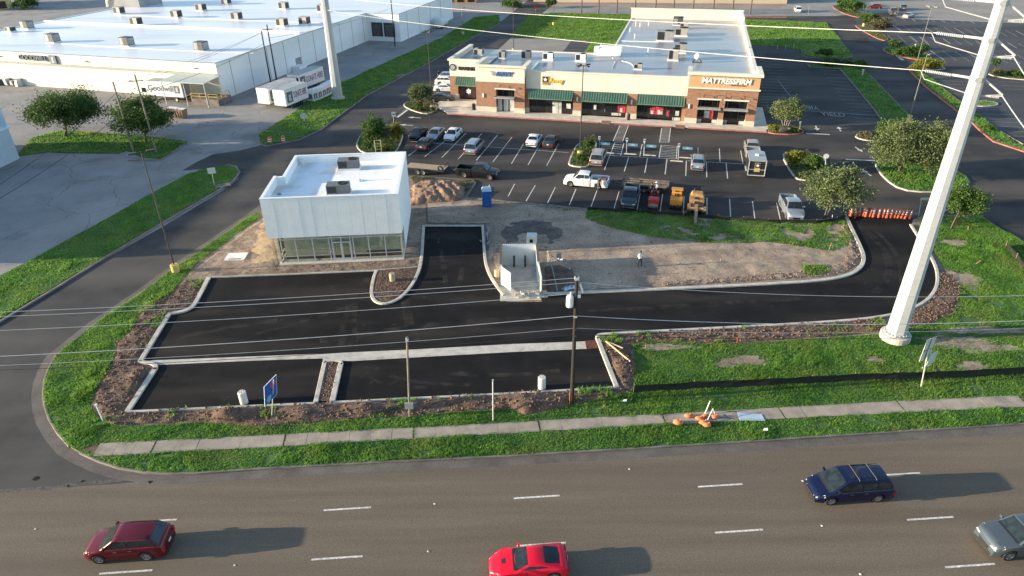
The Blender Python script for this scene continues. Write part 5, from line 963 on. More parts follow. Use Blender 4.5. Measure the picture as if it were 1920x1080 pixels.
TYPES = {   # L, W, H, wheelbase, wheel r, front overhang; hood profile (fraction from front, z); cabin x fractions from front: ws base, roof front, roof rear, rear base
    'sedan': dict(L=4.85, W=1.84, H=1.45, wb=2.80, r=.33, fo=.95, prof=[(0, .55), (.03, .68), (.22, .86), (.30, .93), (.80, 1.0), (.93, .98), (.985, .85), (1, .62)], cab=(.275, .44, .70, .875), wt=.66, win=(.46, .60, .76)),
    'hatch': dict(L=4.35, W=1.80, H=1.50, wb=2.65, r=.32, fo=.88, prof=[(0, .55), (.03, .70), (.20, .90), (.28, .98), (.85, 1.03), (.96, .98), (1, .62)], cab=(.24, .42, .84, .965), wt=.66, win=(.45, .62, .80)),
    'suv': dict(L=4.72, W=1.90, H=1.69, wb=2.70, r=.37, fo=.92, prof=[(0, .60), (.025, .78), (.06, .90), (.20, 1.03), (.28, 1.09), (.85, 1.16), (.95, 1.12), (.985, .95), (1, .65)], cab=(.235, .41, .85, .96), wt=.74, win=(.44, .58, .74)),
    'minivan': dict(L=5.1, W=2.0, H=1.75, wb=3.05, r=.35, fo=.95, prof=[(0, .55), (.03, .72), (.16, .95), (.22, 1.03), (.90, 1.10), (.97, 1.05), (1, .62)], cab=(.165, .36, .90, .985), wt=.76, win=(.37, .56, .75)),
    'sports': dict(L=4.5, W=1.90, H=1.23, wb=2.71, r=.34, fo=.95, prof=[(0, .42), (.03, .55), (.14, .72), (.25, .80), (.36, .86), (.75, .95), (.93, .96), (.985, .88), (1, .60)], cab=(.325, .50, .69, .95), wt=.62, win=(.60, .60, .74)),
    'pickup': dict(L=5.85, W=2.02, H=1.90, wb=3.65, r=.40, fo=.95, prof=[(0, .70), (.02, .95), (.05, 1.06), (.19, 1.18), (.24, 1.22), (.57, 1.25), (.60, 1.25), (1, 1.25)], cab=(.225, .335, .565, .605), wt=.74, win=(.34, .47, .575)),
}
def arch(x, t, x_front):
    r = t['r']+.075; z = t['r']*.62
    for xc in (x_front, x_front-t['wb']):
        d = abs(x-xc)
        if d < r: z = max(z, t['r']+math.sqrt(r*r-d*d)*.98)
    return z
def car_body(ty):
    t = TYPES[ty]; L, W, H = t['L'], t['W'], t['H']; xf = L/2; xw = xf-t['fo']; m = MB(); fx = [p[0] for p in t['prof']]; fz = [p[1] for p in t['prof']]
    zt = lambda x: interp((xf-x)/L, fx, fz)
    def hw(x):
        s = (xf-x)/L; e = .28 if ty in ('sedan', 'hatch', 'suv', 'sports') else .18; k = 1.0
        if s < .16: k = 1-e*(1-s/.16)**2.2
        if ty == 'sports' and s < .3: k = 1-.5*(1-s/.3)**3
        if s > .90: k = 1-(e*.55)*((s-.90)/.10)**2
        if ty == 'sports': k *= 1-.05*math.exp(-((s-.45)/.12)**2)
        return W/2*k
    xs = sorted(set(list(np.linspace(-L/2, L/2, 46))+[xw+d for d in np.linspace(-t['r']-.08, t['r']+.08, 11)]+[xw-t['wb']+d for d in np.linspace(-t['r']-.08, t['r']+.08, 11)]))
    xcab_r = xf-L*t['cab'][3]
    secs, bed = [], []
    for x in xs:
        w = hw(x); zb = arch(x, t, xw); z1 = zt(x); zm = max(zb+.02, zb*.4+z1*.6); zm2 = max(zm+.01, z1-.10); pts = [(w*.94, zb), (w*1.0, max(zb+.01, min(.62, zm))), (w*.99, zm2), (w*.94, z1-.02), (w*.80, z1+.02), (w*.4, z1+.045), (0, z1+.05)]
        if ty == 'pickup' and x < xcab_r-.02:
            bed.append([(x, y, z) for y, z in [(w*.96, zb), (w, max(zb+.01, .8)), (w*.99, z1-.03), (w*.98, z1), (w*.90, z1), (w*.86, z1-.04), (w*.84, max(.75, zb+.02) if False else .78), (w*.4, .78), (0, .78)]])
        else: secs.append([(x, y, z) for y, z in pts])
    def full(h): return [(p[0], p[1], p[2]) for p in h]+[(p[0], -p[1], p[2]) for p in h[-2::-1]]
    m.loft([full(s) for s in secs])
    if bed:
        m.loft([full(s) for s in bed]); w = hw(-L/2); m.b2(-L/2, -L/2+.08, -w*.96, w*.96, .62, 1.25); m.b2(xcab_r-.1, xcab_r-.02, -w*.95, w*.95, .7, 1.24)
    # cabin hull
    c = [xf-L*k for k in t['cab']]; wt = t['wt']*W/2
    def zc(x):
        if x > c[1]: k = (c[0]-x)/(c[0]-c[1]); return zt(c[0])+(H-.06-zt(c[0]))*k
        if x < c[2]: k = (x-c[3])/(c[2]-c[3]); return zt(c[3])+(H-.08-zt(c[3]))*k
        k = (x-c[2])/(c[1]-c[2]); return H-.06-.02*(1-k)+.06*math.sin(math.pi*k)*.7
    def wy(x, z):
        b = hw(max(min(x, c[0]-.1), c[3]+.1))*.93; k = (z-zt(x))/(H-zt(x)); return b+(wt-b)*k
    cs = []
    for x in sorted(set(list(np.linspace(c[3], c[2], 7))+list(np.linspace(c[2], c[1], 9))+list(np.linspace(c[1], c[0], 7)))):
        z = zc(x); zb = zt(x)-.05; w1 = wy(x, max(zb, z-.05)); h = max(0, z-zb)
        cs.append(full([(x, wy(x, zb), zb), (x, wy(x, zb+h*.5), zb+h*.5), (x, w1, max(zb, z-.05)), (x, w1*.90, z), (x, w1*.5, z+.015), (x, 0, z+.02)]))
    m.loft(cs)
    me = m.mesh('body', fix=True); smooth_angle(me, 38); 
    info = dict(t=t, c=c, zt=zt, zc=zc, wy=wy, hw=hw, wt=wt, xw=xw)
    return me, info
def pane(pts, name):
    m = MB(); m.quad(*pts); me = m.mesh(name, fix=True); return me
def car_parts(ty):
    me, I = car_body(ty); t, c, zt, zc, wy, hw, wt = (I[k] for k in ('t', 'c', 'zt', 'zc', 'wy', 'hw', 'wt')); L, W, H = t['L'], t['W'], t['H']; out = []
    def glass_strip(xa, xb, sgn, name):
        m = MB(); n = 4; rows = []
        for i in range(n+1):
            k = i/n; x = xa+(xb-xa)*k; z = zc(x); y = wy(x, z)*((.93 if sgn > 0 else .62+.26*k) if ty == 'sports' else .89); rows.append([(x+sgn*.012, q*y, z+(.02-.02*abs(q))+.016) for q in (-1, -.5, 0, .5, 1)])
        for i in range(n):
            for j in range(4): m.quad(rows[i][j], rows[i][j+1], rows[i+1][j+1], rows[i+1][j])
        out.append((name, m.mesh(name), car_glass))
    glass_strip(c[0]-.05*(c[0]-c[1]), c[1]+.05, 1, 'windshield')
    m = MB(); x0, x1 = c[0]+.10, c[0]-.06*(c[0]-c[1]); yb = wy(c[0]-.1, zt(c[0]))*.92; m.quad((x0, -yb*.9, zt(x0)+.058), (x0, yb*.9, zt(x0)+.058), (x1, yb, zc(x1)+.03), (x1, -yb, zc(x1)+.03)); out.append(('cowl', m.mesh('cowl'), trim_black))
    for sy in (1, -1):
        for k in ([.47] if ty == 'sports' else [t['cab'][0]+.02, t['win'][1], t['win'][2]]):
            x = L/2-L*k; zs = [max(.42, arch(x, t, I['xw'])+.02), .62, zt(x)-.10, zt(x)-.02]; m = MB()
            for za, zb_ in zip(zs[:-1], zs[1:]):
                if zb_ > za+.02: m.quad((x-.012, sy*(hw(x)+.004), za), (x+.012, sy*(hw(x)+.004), za), (x+.012, sy*(hw(x)+.004), zb_), (x-.012, sy*(hw(x)+.004), zb_))
            if m.f: out.append(('door_seam', m.mesh('door_seam'), trim_black))
    m = MB(); xh = L/2-.34; m.quad((xh, -hw(xh)*.8, zt(xh)+.03), (xh+.018, -hw(xh)*.8, zt(xh)+.028), (xh+.018, hw(xh)*.8, zt(xh)+.028), (xh, hw(xh)*.8, zt(xh)+.03)) if ty != 'sports' else m.quad((xh-.6, -.2, zt(xh-.6)+.062), (xh-.38, -.16, zt(xh-.38)+.062), (xh-.38, .16, zt(xh-.38)+.062), (xh-.6, .2, zt(xh-.6)+.062)); out.append(('hood_vent' if ty == 'sports' else 'hood_seam', m.mesh('hood_seam'), trim_black)); glass_strip(c[3]+.14*(c[2]-c[3])+(.02 if ty != 'pickup' else 0), c[2]-.04, -1, 'rear_window')
    # side windows
    f = [I['c'][0]-.28*(c[0]-c[1])-.04]; xb = [L/2-L*k for k in t['win']]
    top = H-.15; segs = []
    if ty == 'sports': segs = [(f[0]-.05, xb[0]), (xb[0]-.05, xb[2])]
    elif ty == 'pickup': segs = [(f[0], xb[1]+.03), (xb[1]-.03, xb[2])]
    else: segs = [(f[0], xb[1]+.03), (xb[1]-.03, xb[2]+.03), (xb[2]-.03, max(c[3]+.22, c[2]-.25 if ty in ('suv', 'minivan') else c[2]-.12))]
    for sy in (1, -1):
        for xa, xe in segs:
            pts = []; n = 6
            low = [(xa+(xe-xa)*i/n) for i in range(n+1)]
            lo = [(x, zt(x)+.06) for x in low]; hi = [(x, min(top, zc(x)-.09)) for x in low]; hi = [(x, max(z, zt(x)+.07)) for x, z in hi]
            m = MB()
            for i in range(n):
                q = [lo[i], lo[i+1], hi[i+1], hi[i]]; m.quad(*[(x, sy*(wy(x, z)+.014), z) for x, z in q])
            out.append(('side_window', m.mesh('side_window'), car_glass))
    xf = L/2
    for sy in (1, -1):
        zh = zt(xf-.12)-.10; w = hw(xf-.14)
        m = MB(); m.loft([[(xf-.50, sy*(hw(xf-.5)*1.004), zt(xf-.5)-.10), (xf-.50, sy*hw(xf-.5)*.90, zt(xf-.5)+.012), (xf-.50, sy*hw(xf-.5)*.8, zt(xf-.5)-.06)], [(xf-.06, sy*hw(xf-.06)*1.0, zh-.12), (xf-.05, sy*hw(xf-.06)*.92, zt(xf-.06)+.012), (xf+.012, sy*hw(xf)*.55, zh-.07)]]); out.append(('headlight', m.mesh('headlight', fix=True), lamp_glass))
        m = MB(); zr = zt(-xf+.10)
        if ty in ('suv', 'minivan', 'hatch'): m.b2(-xf-.012, -xf+.14, sy*hw(-xf+.05)*.80, sy*(hw(-xf+.1)*1.004), zr-.40, zr-.06)
        elif ty == 'pickup': m.b2(-xf-.012, -xf+.10, sy*hw(-xf)*.90, sy*(hw(-xf)*1.006), .85, 1.22)
        else: m.b2(-xf-.010, -xf+.22, sy*hw(-xf+.05)*.62, sy*(hw(-xf+.1)*1.002), zr-.26, zr-.10)
        out.append(('tail_light', m.mesh('tail_light'), tail_m))
        xm = c[0]-.42*(c[0]-c[1]); zm = zt(xm)+.10; m = MB(); m.box((xm, sy*(wy(xm, zm)+.14), zm+.04), (.12, .22, .15), top=.85); out.append(('mirror', m.mesh('mirror'), None))
        for k in ((.40,) if ty == 'sports' else (.40, .58)):
            x = xf-L*k-.12; m = MB(); m.b2(x-.11, x+.11, sy*(hw(x)*1.0), sy*(hw(x)+.025), zt(x)-.19, zt(x)-.155); out.append(('door_handle', m.mesh('door_handle'), chrome if ty != 'sports' else None))
    m = MB(); m.b2(xf-.04, xf+.016, -hw(xf)*.5, hw(xf)*.5, .42, zt(xf-.02)-.10); out.append(('grille', m.mesh('grille'), trim_black))
    m = MB(); m.b2(-xf-.03, -xf+.05, -hw(-xf)*.92, hw(-xf)*.92, .36, .50); m2 = m.mesh('rear_bumper'); out.append(('rear_bumper', m2, chrome if ty == 'pickup' else trim_black))
    m = MB(); m.b2(xf-.10, xf+.03, -hw(xf)*.9, hw(xf)*.9, .30, .44); out.append(('front_bumper', m.mesh('front_bumper'), chrome if ty == 'pickup' else trim_black))
    m = MB(); m.b2(-xf-.035, -xf-.01, -.16, .16, .62, .78); out.append(('number_plate', m.mesh('number_plate'), plate_m))
    m = MB(); m.b2(-xf+.45, xf-.4, -W*.36, W*.36, .2, t['r']+.12); out.append(('underbody', m.mesh('underbody'), trim_black))
    if ty in ('suv', 'minivan'):
        for sy in (1, -1):
            xa, xb_ = c[1]-.1, c[2]+.1; m = MB(); m.tube([(xa, sy*wt*.88, zc(xa)-.005), (xa-.1, sy*wt*.88, zc(xa)+.05), (xb_+.1, sy*wt*.88, zc(xb_)+.05), (xb_, sy*wt*.88, zc(xb_)-.005)], .018, 5); out.append(('roof_rail', m.mesh('roof_rail'), trim_black))
    return me, out, I
def wheel_meshes(r):
    w = .11 if r < .36 else .13; m = MB(); n = 20; prof = [(r*.66, -w), (r*.92, -w), (r, -w*.7), (r, w*.7), (r*.92, w), (r*.66, w)]; secs = []
    for k in range(n+1):
        a = 2*math.pi*k/n; secs.append([(q*math.cos(a), y, q*math.sin(a)) for q, y in prof])
    m.loft(secs, caps=False); ty = m.mesh('tyre', smooth=False); smooth_angle(ty, 50); m = MB()
    ring = []
    for k in range(n+1):
        a = 2*math.pi*k/n; ring.append([(q*math.cos(a), y, q*math.sin(a)) for q, y in ((r*.67, -w*.9), (r*.67, w*.9), (r*.57, w*.8), (r*.57, -w*.8))])
    m.loft(ring, caps=False)
    for k in range(5):
        a = 2*math.pi*k/5; d = Vector((math.cos(a), 0, math.sin(a))); s_ = Vector((-math.sin(a), 0, math.cos(a)))
        for yy in (w*.62,):
            m.quad(*[tuple(d*x+s_*y2+Vector((0, yy, 0))) for x, y2 in ((.03, -.05), (r*.6, -.055), (r*.6, .055), (.03, .05))]); m.quad(*[tuple(d*x+s_*y2+Vector((0, -yy, 0))) for x, y2 in ((.03, .05), (r*.6, .055), (r*.6, -.055), (.03, -.05))])
    m.tube([(0, -w*.66, 0), (0, w*.66, 0)], r*.16, 10); rm = m.mesh('rim', fix=True)
    m = MB(); m.tube([(0, -.02, 0), (0, .02, 0)], r*.6, 14); hub = m.mesh('brake_disc')
    return ty, rm, hub
def add_wheel(root, r, loc, rim=None):
    ty, rm, hub = cached(('wheel', r), lambda: wheel_meshes(r))
    o = link('wheel', ty, root, loc=loc); setmat(o, tyre_m); b = link('rim', rm, o); setmat(b, rim or rim_m); b = link('brake_disc', hub, o); setmat(b, rim_dark)
def setmat(o, m_):
    if not o.data.materials: o.data.materials.append(m_)
    o.material_slots[0].link = 'OBJECT'; o.material_slots[0].material = m_
def car(ty, pos, heading, pm, label, cat='car', group=None, scale=1.0, rim=None, z=.013, name=None, notail=False):
    me, parts, I = cached(('car', ty), lambda: car_parts(ty)); t = I['t']
    root = thing(name or {'pickup': 'pickup_truck', 'suv': 'suv', 'minivan': 'minivan', 'sports': 'sports_car'}.get(ty, 'car'), label, cat, loc=(pos[0], pos[1], z), rz=heading, group=group)
    if scale != 1.0: root.scale = (scale,)*3
    o = link('body', me, root); setmat(o, pm)
    for n, pmesh, mt_ in parts: q = link(n, pmesh, root); setmat(q, mt_ or pm)
    for x in (I['xw'], I['xw']-t['wb']):
        for sy in (1, -1): add_wheel(root, t['r'], (x, sy*(t['W']/2-.13), t['r']), rim)
    return root, I
def by_wheels(ty, fw, rw, near='left'):
    """centre and heading from the ground pixels of the two wheels on the near side"""
    t = TYPES[ty]; a = Vector(G(*fw)); b = Vector(G(*rw)); d = (a-b).normalized(); n = Vector((-d.y, d.x)); s = -1 if near == 'left' else 1
    mid = (a+b)/2+n*s*(t['W']/2-.10); xw = t['L']/2-t['fo']; off = xw-t['wb']/2
    return mid-d*off, math.atan2(d.y, d.x)
def by_end(ty, px, heading, end='front'):
    t = TYPES[ty]; p = Vector(G(*px)); d = Vector((math.cos(heading), math.sin(heading))); return p+d*(-t['L']/2+.1 if end == 'front' else t['L']/2-.1), heading
RH = math.pi+0.0645; VU = math.radians(90-14.2); VD = VU+math.pi
moving = 'vehicles driving on the main road'
p, h = by_wheels('suv', (189, 1056), (279, 1050)); c_red, I_ = car('suv', p, RH, paint('maroon', (0.105, 0.002, 0.008)), 'dark red SUV driving in the near lane at lower left', 'suv', moving)
p = Vector(G(990, 1066.5)); car('sports', p, RH, paint('bright_red', (0.62, 0.004, 0.022), metal=0), 'bright red low sports car at the bottom edge', 'sports car', moving)
p, h = by_wheels('minivan', (1554, 947), (1644, 941)); van, I_ = car('minivan', p, RH, paint('navy', (0.004, 0.008, 0.036)), 'dark blue minivan with two roof bars in the far lane', 'minivan', moving)
for x in (-.05, -1.15): m = MB(); m.tube([(x, -.72, 1.72), (x, -.66, 1.79), (x, .66, 1.79), (x, .72, 1.72)], .025, 5); m.build('roof_bar', dark_unit, van)
f_ = Vector(G(1887, 1050)); d_ = Vector((math.cos(RH), math.sin(RH))); n_ = Vector((-d_.y, d_.x)); t_ = TYPES['pickup']; p = f_-n_*(t_['W']/2-.1)-d_*(t_['L']/2-t_['fo'])
car('pickup', p, RH, paint('steel_blue', (0.085, 0.108, 0.122), metal=.4), 'grey pickup truck cut off by the right edge of the road', 'pickup', moving)
# parked in front of the mall
pk = 'cars parked in front of the strip mall'
def parked(ty, px, hd, end, pm, label, cat='car', **k): 
    p, h = by_end(ty, px, hd, end); return car(ty, p, h, pm, label, cat, pk, **k)
BLACK = paint('black', (0.012, 0.012, 0.014)); SILVER = paint('silver', (0.36, 0.39, 0.42), metal=.6); WHITE = paint('white', (0.70, 0.70, 0.69), metal=0); TAN = paint('champagne', (0.40, 0.35, 0.31), metal=.4); GREY = paint('grey', (0.13, 0.14, 0.15), metal=.5); CHAR = paint('charcoal', (0.045, 0.048, 0.05), metal=.3); MARO = paint('deep_red', (0.10, 0.01, 0.015))
parked('sedan', (775, 265), VD, 'front', BLACK, 'black car nose-out beside the yellow round shrub'); parked('sedan', (808, 266), VD, 'front', SILVER, 'silver blue sedan facing the camera between a black and a white car'); parked('sedan', (841, 266.5), VD, 'front', WHITE, 'white sedan facing the camera at the end of the first three cars')
parked('hatch', (790, 284), VU, 'rear', CHAR, 'dark hatchback seen from behind near the white building roof'); parked('minivan', (881, 292), VU, 'rear', SILVER, 'silver minivan parked alone, seen from behind', 'minivan'); parked('sedan', (996, 277.5), VU, 'rear', WHITE, 'white sedan seen from behind next to a dark car mid lot'); parked('sedan', (1027, 279.5), VU, 'rear', CHAR, 'dark sedan beside the white sedan in mid lot')
parked('minivan', (1117, 313), VU, 'rear', TAN, 'tan minivan parked next to the weedy island', 'minivan'); parked('suv', (1307, 322), VU, 'rear', SILVER, 'silver SUV parked alone right of the striped bays', 'suv')
def side_car(ty, fw, rw, near, pm, label, cat='pickup', group=None, **k):
    p, h = by_wheels(ty, fw, rw, near); return car(ty, p, h, pm, label, cat, group, **k)
side_car('pickup', (921, 338), (868, 333), 'right', BLACK, 'black crew cab pickup towing a flat trailer toward the right', 'pickup', pk); wp_, _ = side_car('pickup', (1067, 350), (1123, 355), 'left', WHITE, 'white work pickup with a flatbed trailer hitched behind it', 'pickup', pk)
m = MB(); m.b2(-2.6, -1.9, -.5, .6, .8, 1.28); m.build('tool_box', mat('red_tool_box', (.22, .07, .06), .6), wp_); MB().b2(-2.75, -.75, -.8, .8, .79, .80).build('bed_liner', trim_black, wp_)
parked('pickup', (1177, 394), VD, 'front', paint('dark_teal', (0.035, 0.055, 0.062), metal=.4), 'dark teal pickup facing the grass beside the red roller', 'pickup'); parked('pickup', (1491, 417), VD+.1, 'front', SILVER, 'silver pickup at the right end of the row by the tree', 'pickup')
# cars left of the mall
lf = 'cars parked along the left end of the mall'
UH = -math.radians(14.2)
for px, ty, pm, lb in (((836, 171), 'sedan', WHITE, 'white sedan parked nose-in at the left end of the mall'), ((838, 159), 'suv', WHITE, 'white van-like car just behind the white sedan at the mall end'), ((843, 148.5), 'hatch', SILVER, 'silver hatchback furthest back at the left end of the mall'), ((827, 189), 'sedan', CHAR, 'dark car half hidden by the round tree at the mall end')):
    p = Vector(G(*px)); car(ty, p, UH+math.radians(8), pm, lb, 'car', lf)
fr = 'cars in the far car park'
for px, ty, hd, pm, lb in (((1495, 22), 'minivan', VU, WHITE, 'white van at the top near the far lawn'), ((1639, 16), 'hatch', VU+1.4, MARO, 'dark red car at the top of the far car park'), ((1673, 27), 'pickup', VU, GREY, 'dark pickup parked beyond the far tree bed'), ((1690, 18), 'suv', VU, GREY, 'grey green SUV parked behind the dark pickup'), ((1703, 33), 'sedan', VU-.6, TAN, 'pale car at the edge of the pale far lot')):
    p = Vector(G(*px)); car(ty, p, hd, pm, lb, 'car', fr)
# pickup + enclosed trailer with star panel
TH = VU+.02
p, h = by_end('pickup', (1411, 300), TH, 'rear'); car('pickup', p, TH, paint('warm_grey', (0.34, 0.33, 0.31), metal=.4), 'beige grey pickup hitched to the black cargo trailer', 'pickup', pk)
tp = Vector(G(1416, 336)); dv = Vector((math.cos(TH), math.sin(TH)))
ct = thing('cargo_trailer', 'black enclosed cargo trailer with a star emblem on its back door', 'trailer', loc=(tp.x, tp.y, .013), rz=TH-math.pi/2)
tr_black = mat('trailer_black', (0.018, 0.017, 0.016), .4); tr_grey = mat('trailer_roof', (0.30, 0.32, 0.33), .5)
m = MB(); m.prism([(-1.1, .1), (1.1, .1), (1.1, 4.0), (0, 4.8), (-1.1, 4.0)], .45, 2.45); m.build('box', tr_black, ct); m = MB(); m.prism([(-1.13, .05), (1.13, .05), (1.13, 4.02), (0, 4.86), (-1.13, 4.02)], 2.45, 2.55); m.build('roof', tr_grey, ct)
for x in (-1.07, 1.07): m = MB(); m.b2(x-.05, x+.05, .02, .1, .45, 2.45); m.build('door_post', alu, ct)
m = MB(); m.b2(-1.02, 1.02, .03, .1, .45, .55); m.b2(-1.02, 1.02, .03, .1, 1.28, 1.33); m.build('door_rail', alu, ct)
m = MB(); m.b2(-.32, .38, .06, .1, 1.0, 2.25); e = m.build('emblem_panel', sign_gold, ct); m = MB(); m.b2(-.27, .33, .045, .06, 1.55, 2.2); m.build('emblem_field', tr_black, e); star(MB(), (.03, 1.88), .27, .035).build('star', white_m, e, fix=True); put_text('caption', 'U.S. ARMY', .13, white_m, e, (.03, .05, 1.2), UP, extrude=.005)
m = MB(); m.b2(-.2, .2, 2.0, 2.5, 2.55, 2.72); m.build('roof_vent', white_m, ct); m = MB(); m.tube([(0, 4.8, .5), (0, 6.0, .5)], .06, 6); m.build('tongue', dark_frame, ct)
for y in (1.6, 2.4):
    for s in (-1, 1): 
        o_ = link('wheel', cached(('wheel', .33), lambda: wheel_meshes(.33))[0], ct, loc=(s*1.13, y, .33), rz=math.pi/2); setmat(o_, tyre_m)
for s in (-1, 1): m = MB(); m.b2(s*1.02, s*1.28, 1.1, 2.9, .68, .76); m.build('fender', alu, ct)
# flatbed utility trailers
def flatbed(px_wheels, heading, ly, load_mt, label, load=None):
    a = Vector(G(*px_wheels)); d = Vector((math.cos(heading), math.sin(heading))); n = Vector((-d.y, d.x)); c = a+n*ly
    t = thing('flatbed_trailer', label, 'trailer', loc=(c.x, c.y, .013), rz=heading)
    wood = mat('trailer_deck', (0.32, 0.24, 0.16), .9, scale=2, var=.2, fine=.2, fscale=12, stretch=(0, .3, 4))
    for i in range(8): y = -1.02+i*.256; m = MB(); m.b2(-3.0, 2.8, y, y+.245, .72, .77); m.build('deck_plank', load_mt or wood, t)
    m = MB(); m.b2(-3.05, 2.9, -1.1, -1.03, .60, .80); m.b2(-3.05, 2.9, 1.03, 1.1, .60, .80); m.b2(2.83, 2.93, -1.1, 1.1, .60, .80); m.b2(-3.1, -3.02, -1.1, 1.1, .6, .8); m.build('frame', trim_black, t)
    for sy in (1,):
        m = MB(); m.b2(-2.9, 2.8, sy*1.06-.02, sy*1.06+.02, 1.22, 1.28); [m.b2(x-.02, x+.02, sy*1.06-.02, sy*1.06+.02, .8, 1.22) for x in np.linspace(-2.9, 2.8, 8)]; m.build('side_rail', trim_black, t)
    m = MB(); m.b2(2.85, 2.9, -1.05, 1.05, 1.2, 1.27); [m.b2(2.85, 2.9, y-.02, y+.02, .8, 1.2) for y in (-1.0, 0, 1.0)]; m.build('front_rail', trim_black, t)
    m = MB(); m.tube([(2.9, -.8, .66), (4.3, 0, .58)], .05, 5); m.tube([(2.9, .8, .66), (4.3, 0, .58)], .05, 5); m.tube([(4.2, 0, .5), (4.2, 0, 1.1)], .04, 5); m.build('tongue', trim_black, t)
    for x in (-.9, -.05):
        for s in (-1, 1): add_wheel(t, .38, (x, s*1.22, .38))
    for s in (-1, 1): m = MB(); m.b2(-1.45, .5, s*1.1, s*1.36, .80, .84); m.build('fender', trim_black, t)
    if load == 'tyre': m = MB(); me = cached(('wheel', .38), lambda: wheel_meshes(.38))[0]; o = link('spare_wheel', me, t, loc=(2.4, -1.0, 1.05)); setmat(o, tyre_m)
    return t
hb = math.atan2(*(Vector(G(921, 338))-Vector(G(868, 333))).yx); flatbed((795, 328), hb, 1.2, None, 'flat wooden trailer behind the black pickup, above the clay heap', 'tyre')
hw_ = math.atan2(*(Vector(G(1067, 350))-Vector(G(1123, 355))).yx); ft = flatbed((1207, 361), hw_, -1.2, mat('dirty_deck', (.20, .15, .11), .95, scale=2, var=.3), 'dirty flatbed trailer behind the white work pickup')
for sy in (-1, 1): m = MB(); m.b2(-3.0, 2.2, sy*1.1, sy*1.06, .8, .98); m.build('side_board', mat('rusty_board', (.17, .115, .085), .9, scale=2, var=.3), ft)
# ---------------------------------------------------------------- plant machines
yel = mat('plant_orange', (0.50, 0.21, 0.02), .5, scale=2, var=.12, fine=.15, fscale=10); yel2 = mat('plant_yellow', (0.20, 0.12, 0.055), .7, col2=(.46, .25, .08), scale=3, var=.25, fine=.25, fscale=9); redp = mat('plant_red', (0.42, 0.022, 0.022), .45, scale=2, var=.1); steel = mat('drum_steel', (0.20, 0.17, 0.145), .5, metal=.4, scale=4, var=.2)
p = GV(1224, 391, .013); t = thing('road_roller', 'small red road roller with a grey steel drum at its front', 'road roller', loc=p, rz=VD-math.pi/2)
m = MB(); m.tube([(-.6, .0, .38), (.6, .0, .38)], .38, 20); m.build('front_drum', steel, t); m = MB(); m.tube([(-.6, -2.0, .38), (.6, -2.0, .38)], .38, 20); m.build('rear_drum', steel, t)
m = MB(); m.b2(-.62, .62, -.95, .15, .72, 1.15); m.b2(-.5, .5, -2.4, -.95, .72, .95); m.build('body', redp, t); m = MB(); m.box((0, -.35, 1.22), (1.0, .9, .18), top=.8); m.build('hood', redp, t); m = MB(); m.b2(-.28, .28, -1.75, -1.25, .95, 1.2); m.b2(-.28, .28, -1.85, -1.72, 1.2, 1.6); m.build('seat', trim_black, t); m = MB(); m.tube([(0, -.85, 1.15), (0, -1.05, 1.45)], .03, 5); m.tube([(-.2, -1.05, 1.45), (.2, -1.05, 1.45)], .025, 5); m.build('steering', trim_black, t); m = MB(); m.b2(-.62, -.58, -.6, .5, .3, .8); m.b2(.58, .62, -.6, .5, .3, .8); m.build('drum_yoke', redp, t)
m = MB(); m.b2(-.5, .5, -2.55, -1.9, 1.0, 1.35); m.build('rear_hood', redp, t)
p = GV(1266, 393, .013); t = thing('tyre_roller', 'orange rubber-tyred roller with ballast box between the red roller and trencher', 'road roller', loc=p, rz=VD-math.pi/2)
m = MB(); m.b2(-.72, .72, -1.3, .1, .55, 1.25); m.build('ballast_box', yel, t); m = MB(); m.box((0, -2.15, 1.25), (1.3, 1.5, .9), top=.85); m.build('engine_hood', yel, t); m = MB(); m.b2(-.7, .7, -2.9, -2.0, 1.7, 1.78); m.build('canopy', yel, t)
for x in (-.6, -.2, .2, .6): 
    o = link('wheel', cached(('wheel', .36), lambda: wheel_meshes(.36))[0], t, loc=(x, -.1, .36), rz=math.pi/2); setmat(o, tyre_m); o = link('wheel', MESH[('wheel', .36)][0], t, loc=(x*.9, -2.3, .36), rz=math.pi/2); setmat(o, tyre_m)
m = MB(); m.b2(-.25, .25, -1.55, -1.2, 1.25, 1.5); m.b2(-.25, .25, -1.62, -1.55, 1.5, 1.85); m.build('seat', trim_black, t); m = MB(); m.tube([(.0, -1.05, 1.25), (0, -1.2, 1.6)], .03, 5); m.build('steering', trim_black, t)
p = GV(1304, 400, .013); t = thing('trencher', 'muddy yellow trencher with its digging chain boom lowered over the fence', 'trencher', loc=p, rz=VD-math.pi/2)
for s in (-1, 1):
    m = MB(); m.loft([[(s*.85-.22, y, z) for y, z in ((1.2, .25), (1.0, .75), (-1.6, .8), (-1.9, .4), (-1.6, .0), (.9, .0))], [(s*.85+.22, y, z) for y, z in ((1.2, .25), (1.0, .75), (-1.6, .8), (-1.9, .4), (-1.6, .0), (.9, .0))]]); m.build('track', tyre_m, t, fix=True)
m = MB(); m.b2(-.85, .85, -2.3, -.4, .7, 1.6); m.build('engine_cover', yel2, t); m = MB(); m.box((0, -2.0, 1.75), (1.5, 1.3, .35), top=.8); m.build('hood', yel2, t); m = MB(); m.b2(-.7, .7, -.4, .6, .7, 1.15); m.build('deck', soil_dark, t); m = MB(); m.b2(-.3, .3, -.5, -.05, 1.15, 1.4); m.b2(-.3, .3, -.6, -.48, 1.4, 1.85); m.build('seat', trim_black, t)
m = MB(); m.loft([[(x, .4, z) for x, z in ((-.16, 1.35), (.16, 1.35), (.16, .95), (-.16, .95))], [(x, 2.2, z-.15) for x, z in ((-.16, 1.05), (.16, 1.05), (.16, .65), (-.16, .65))], [(x, 3.9, z) for x, z in ((-.14, .55), (.14, .55), (.14, .22), (-.14, .22))]]); b = m.build('boom', mat('muddy_steel', (0.22, 0.16, 0.10), .9, scale=3, var=.35), t)
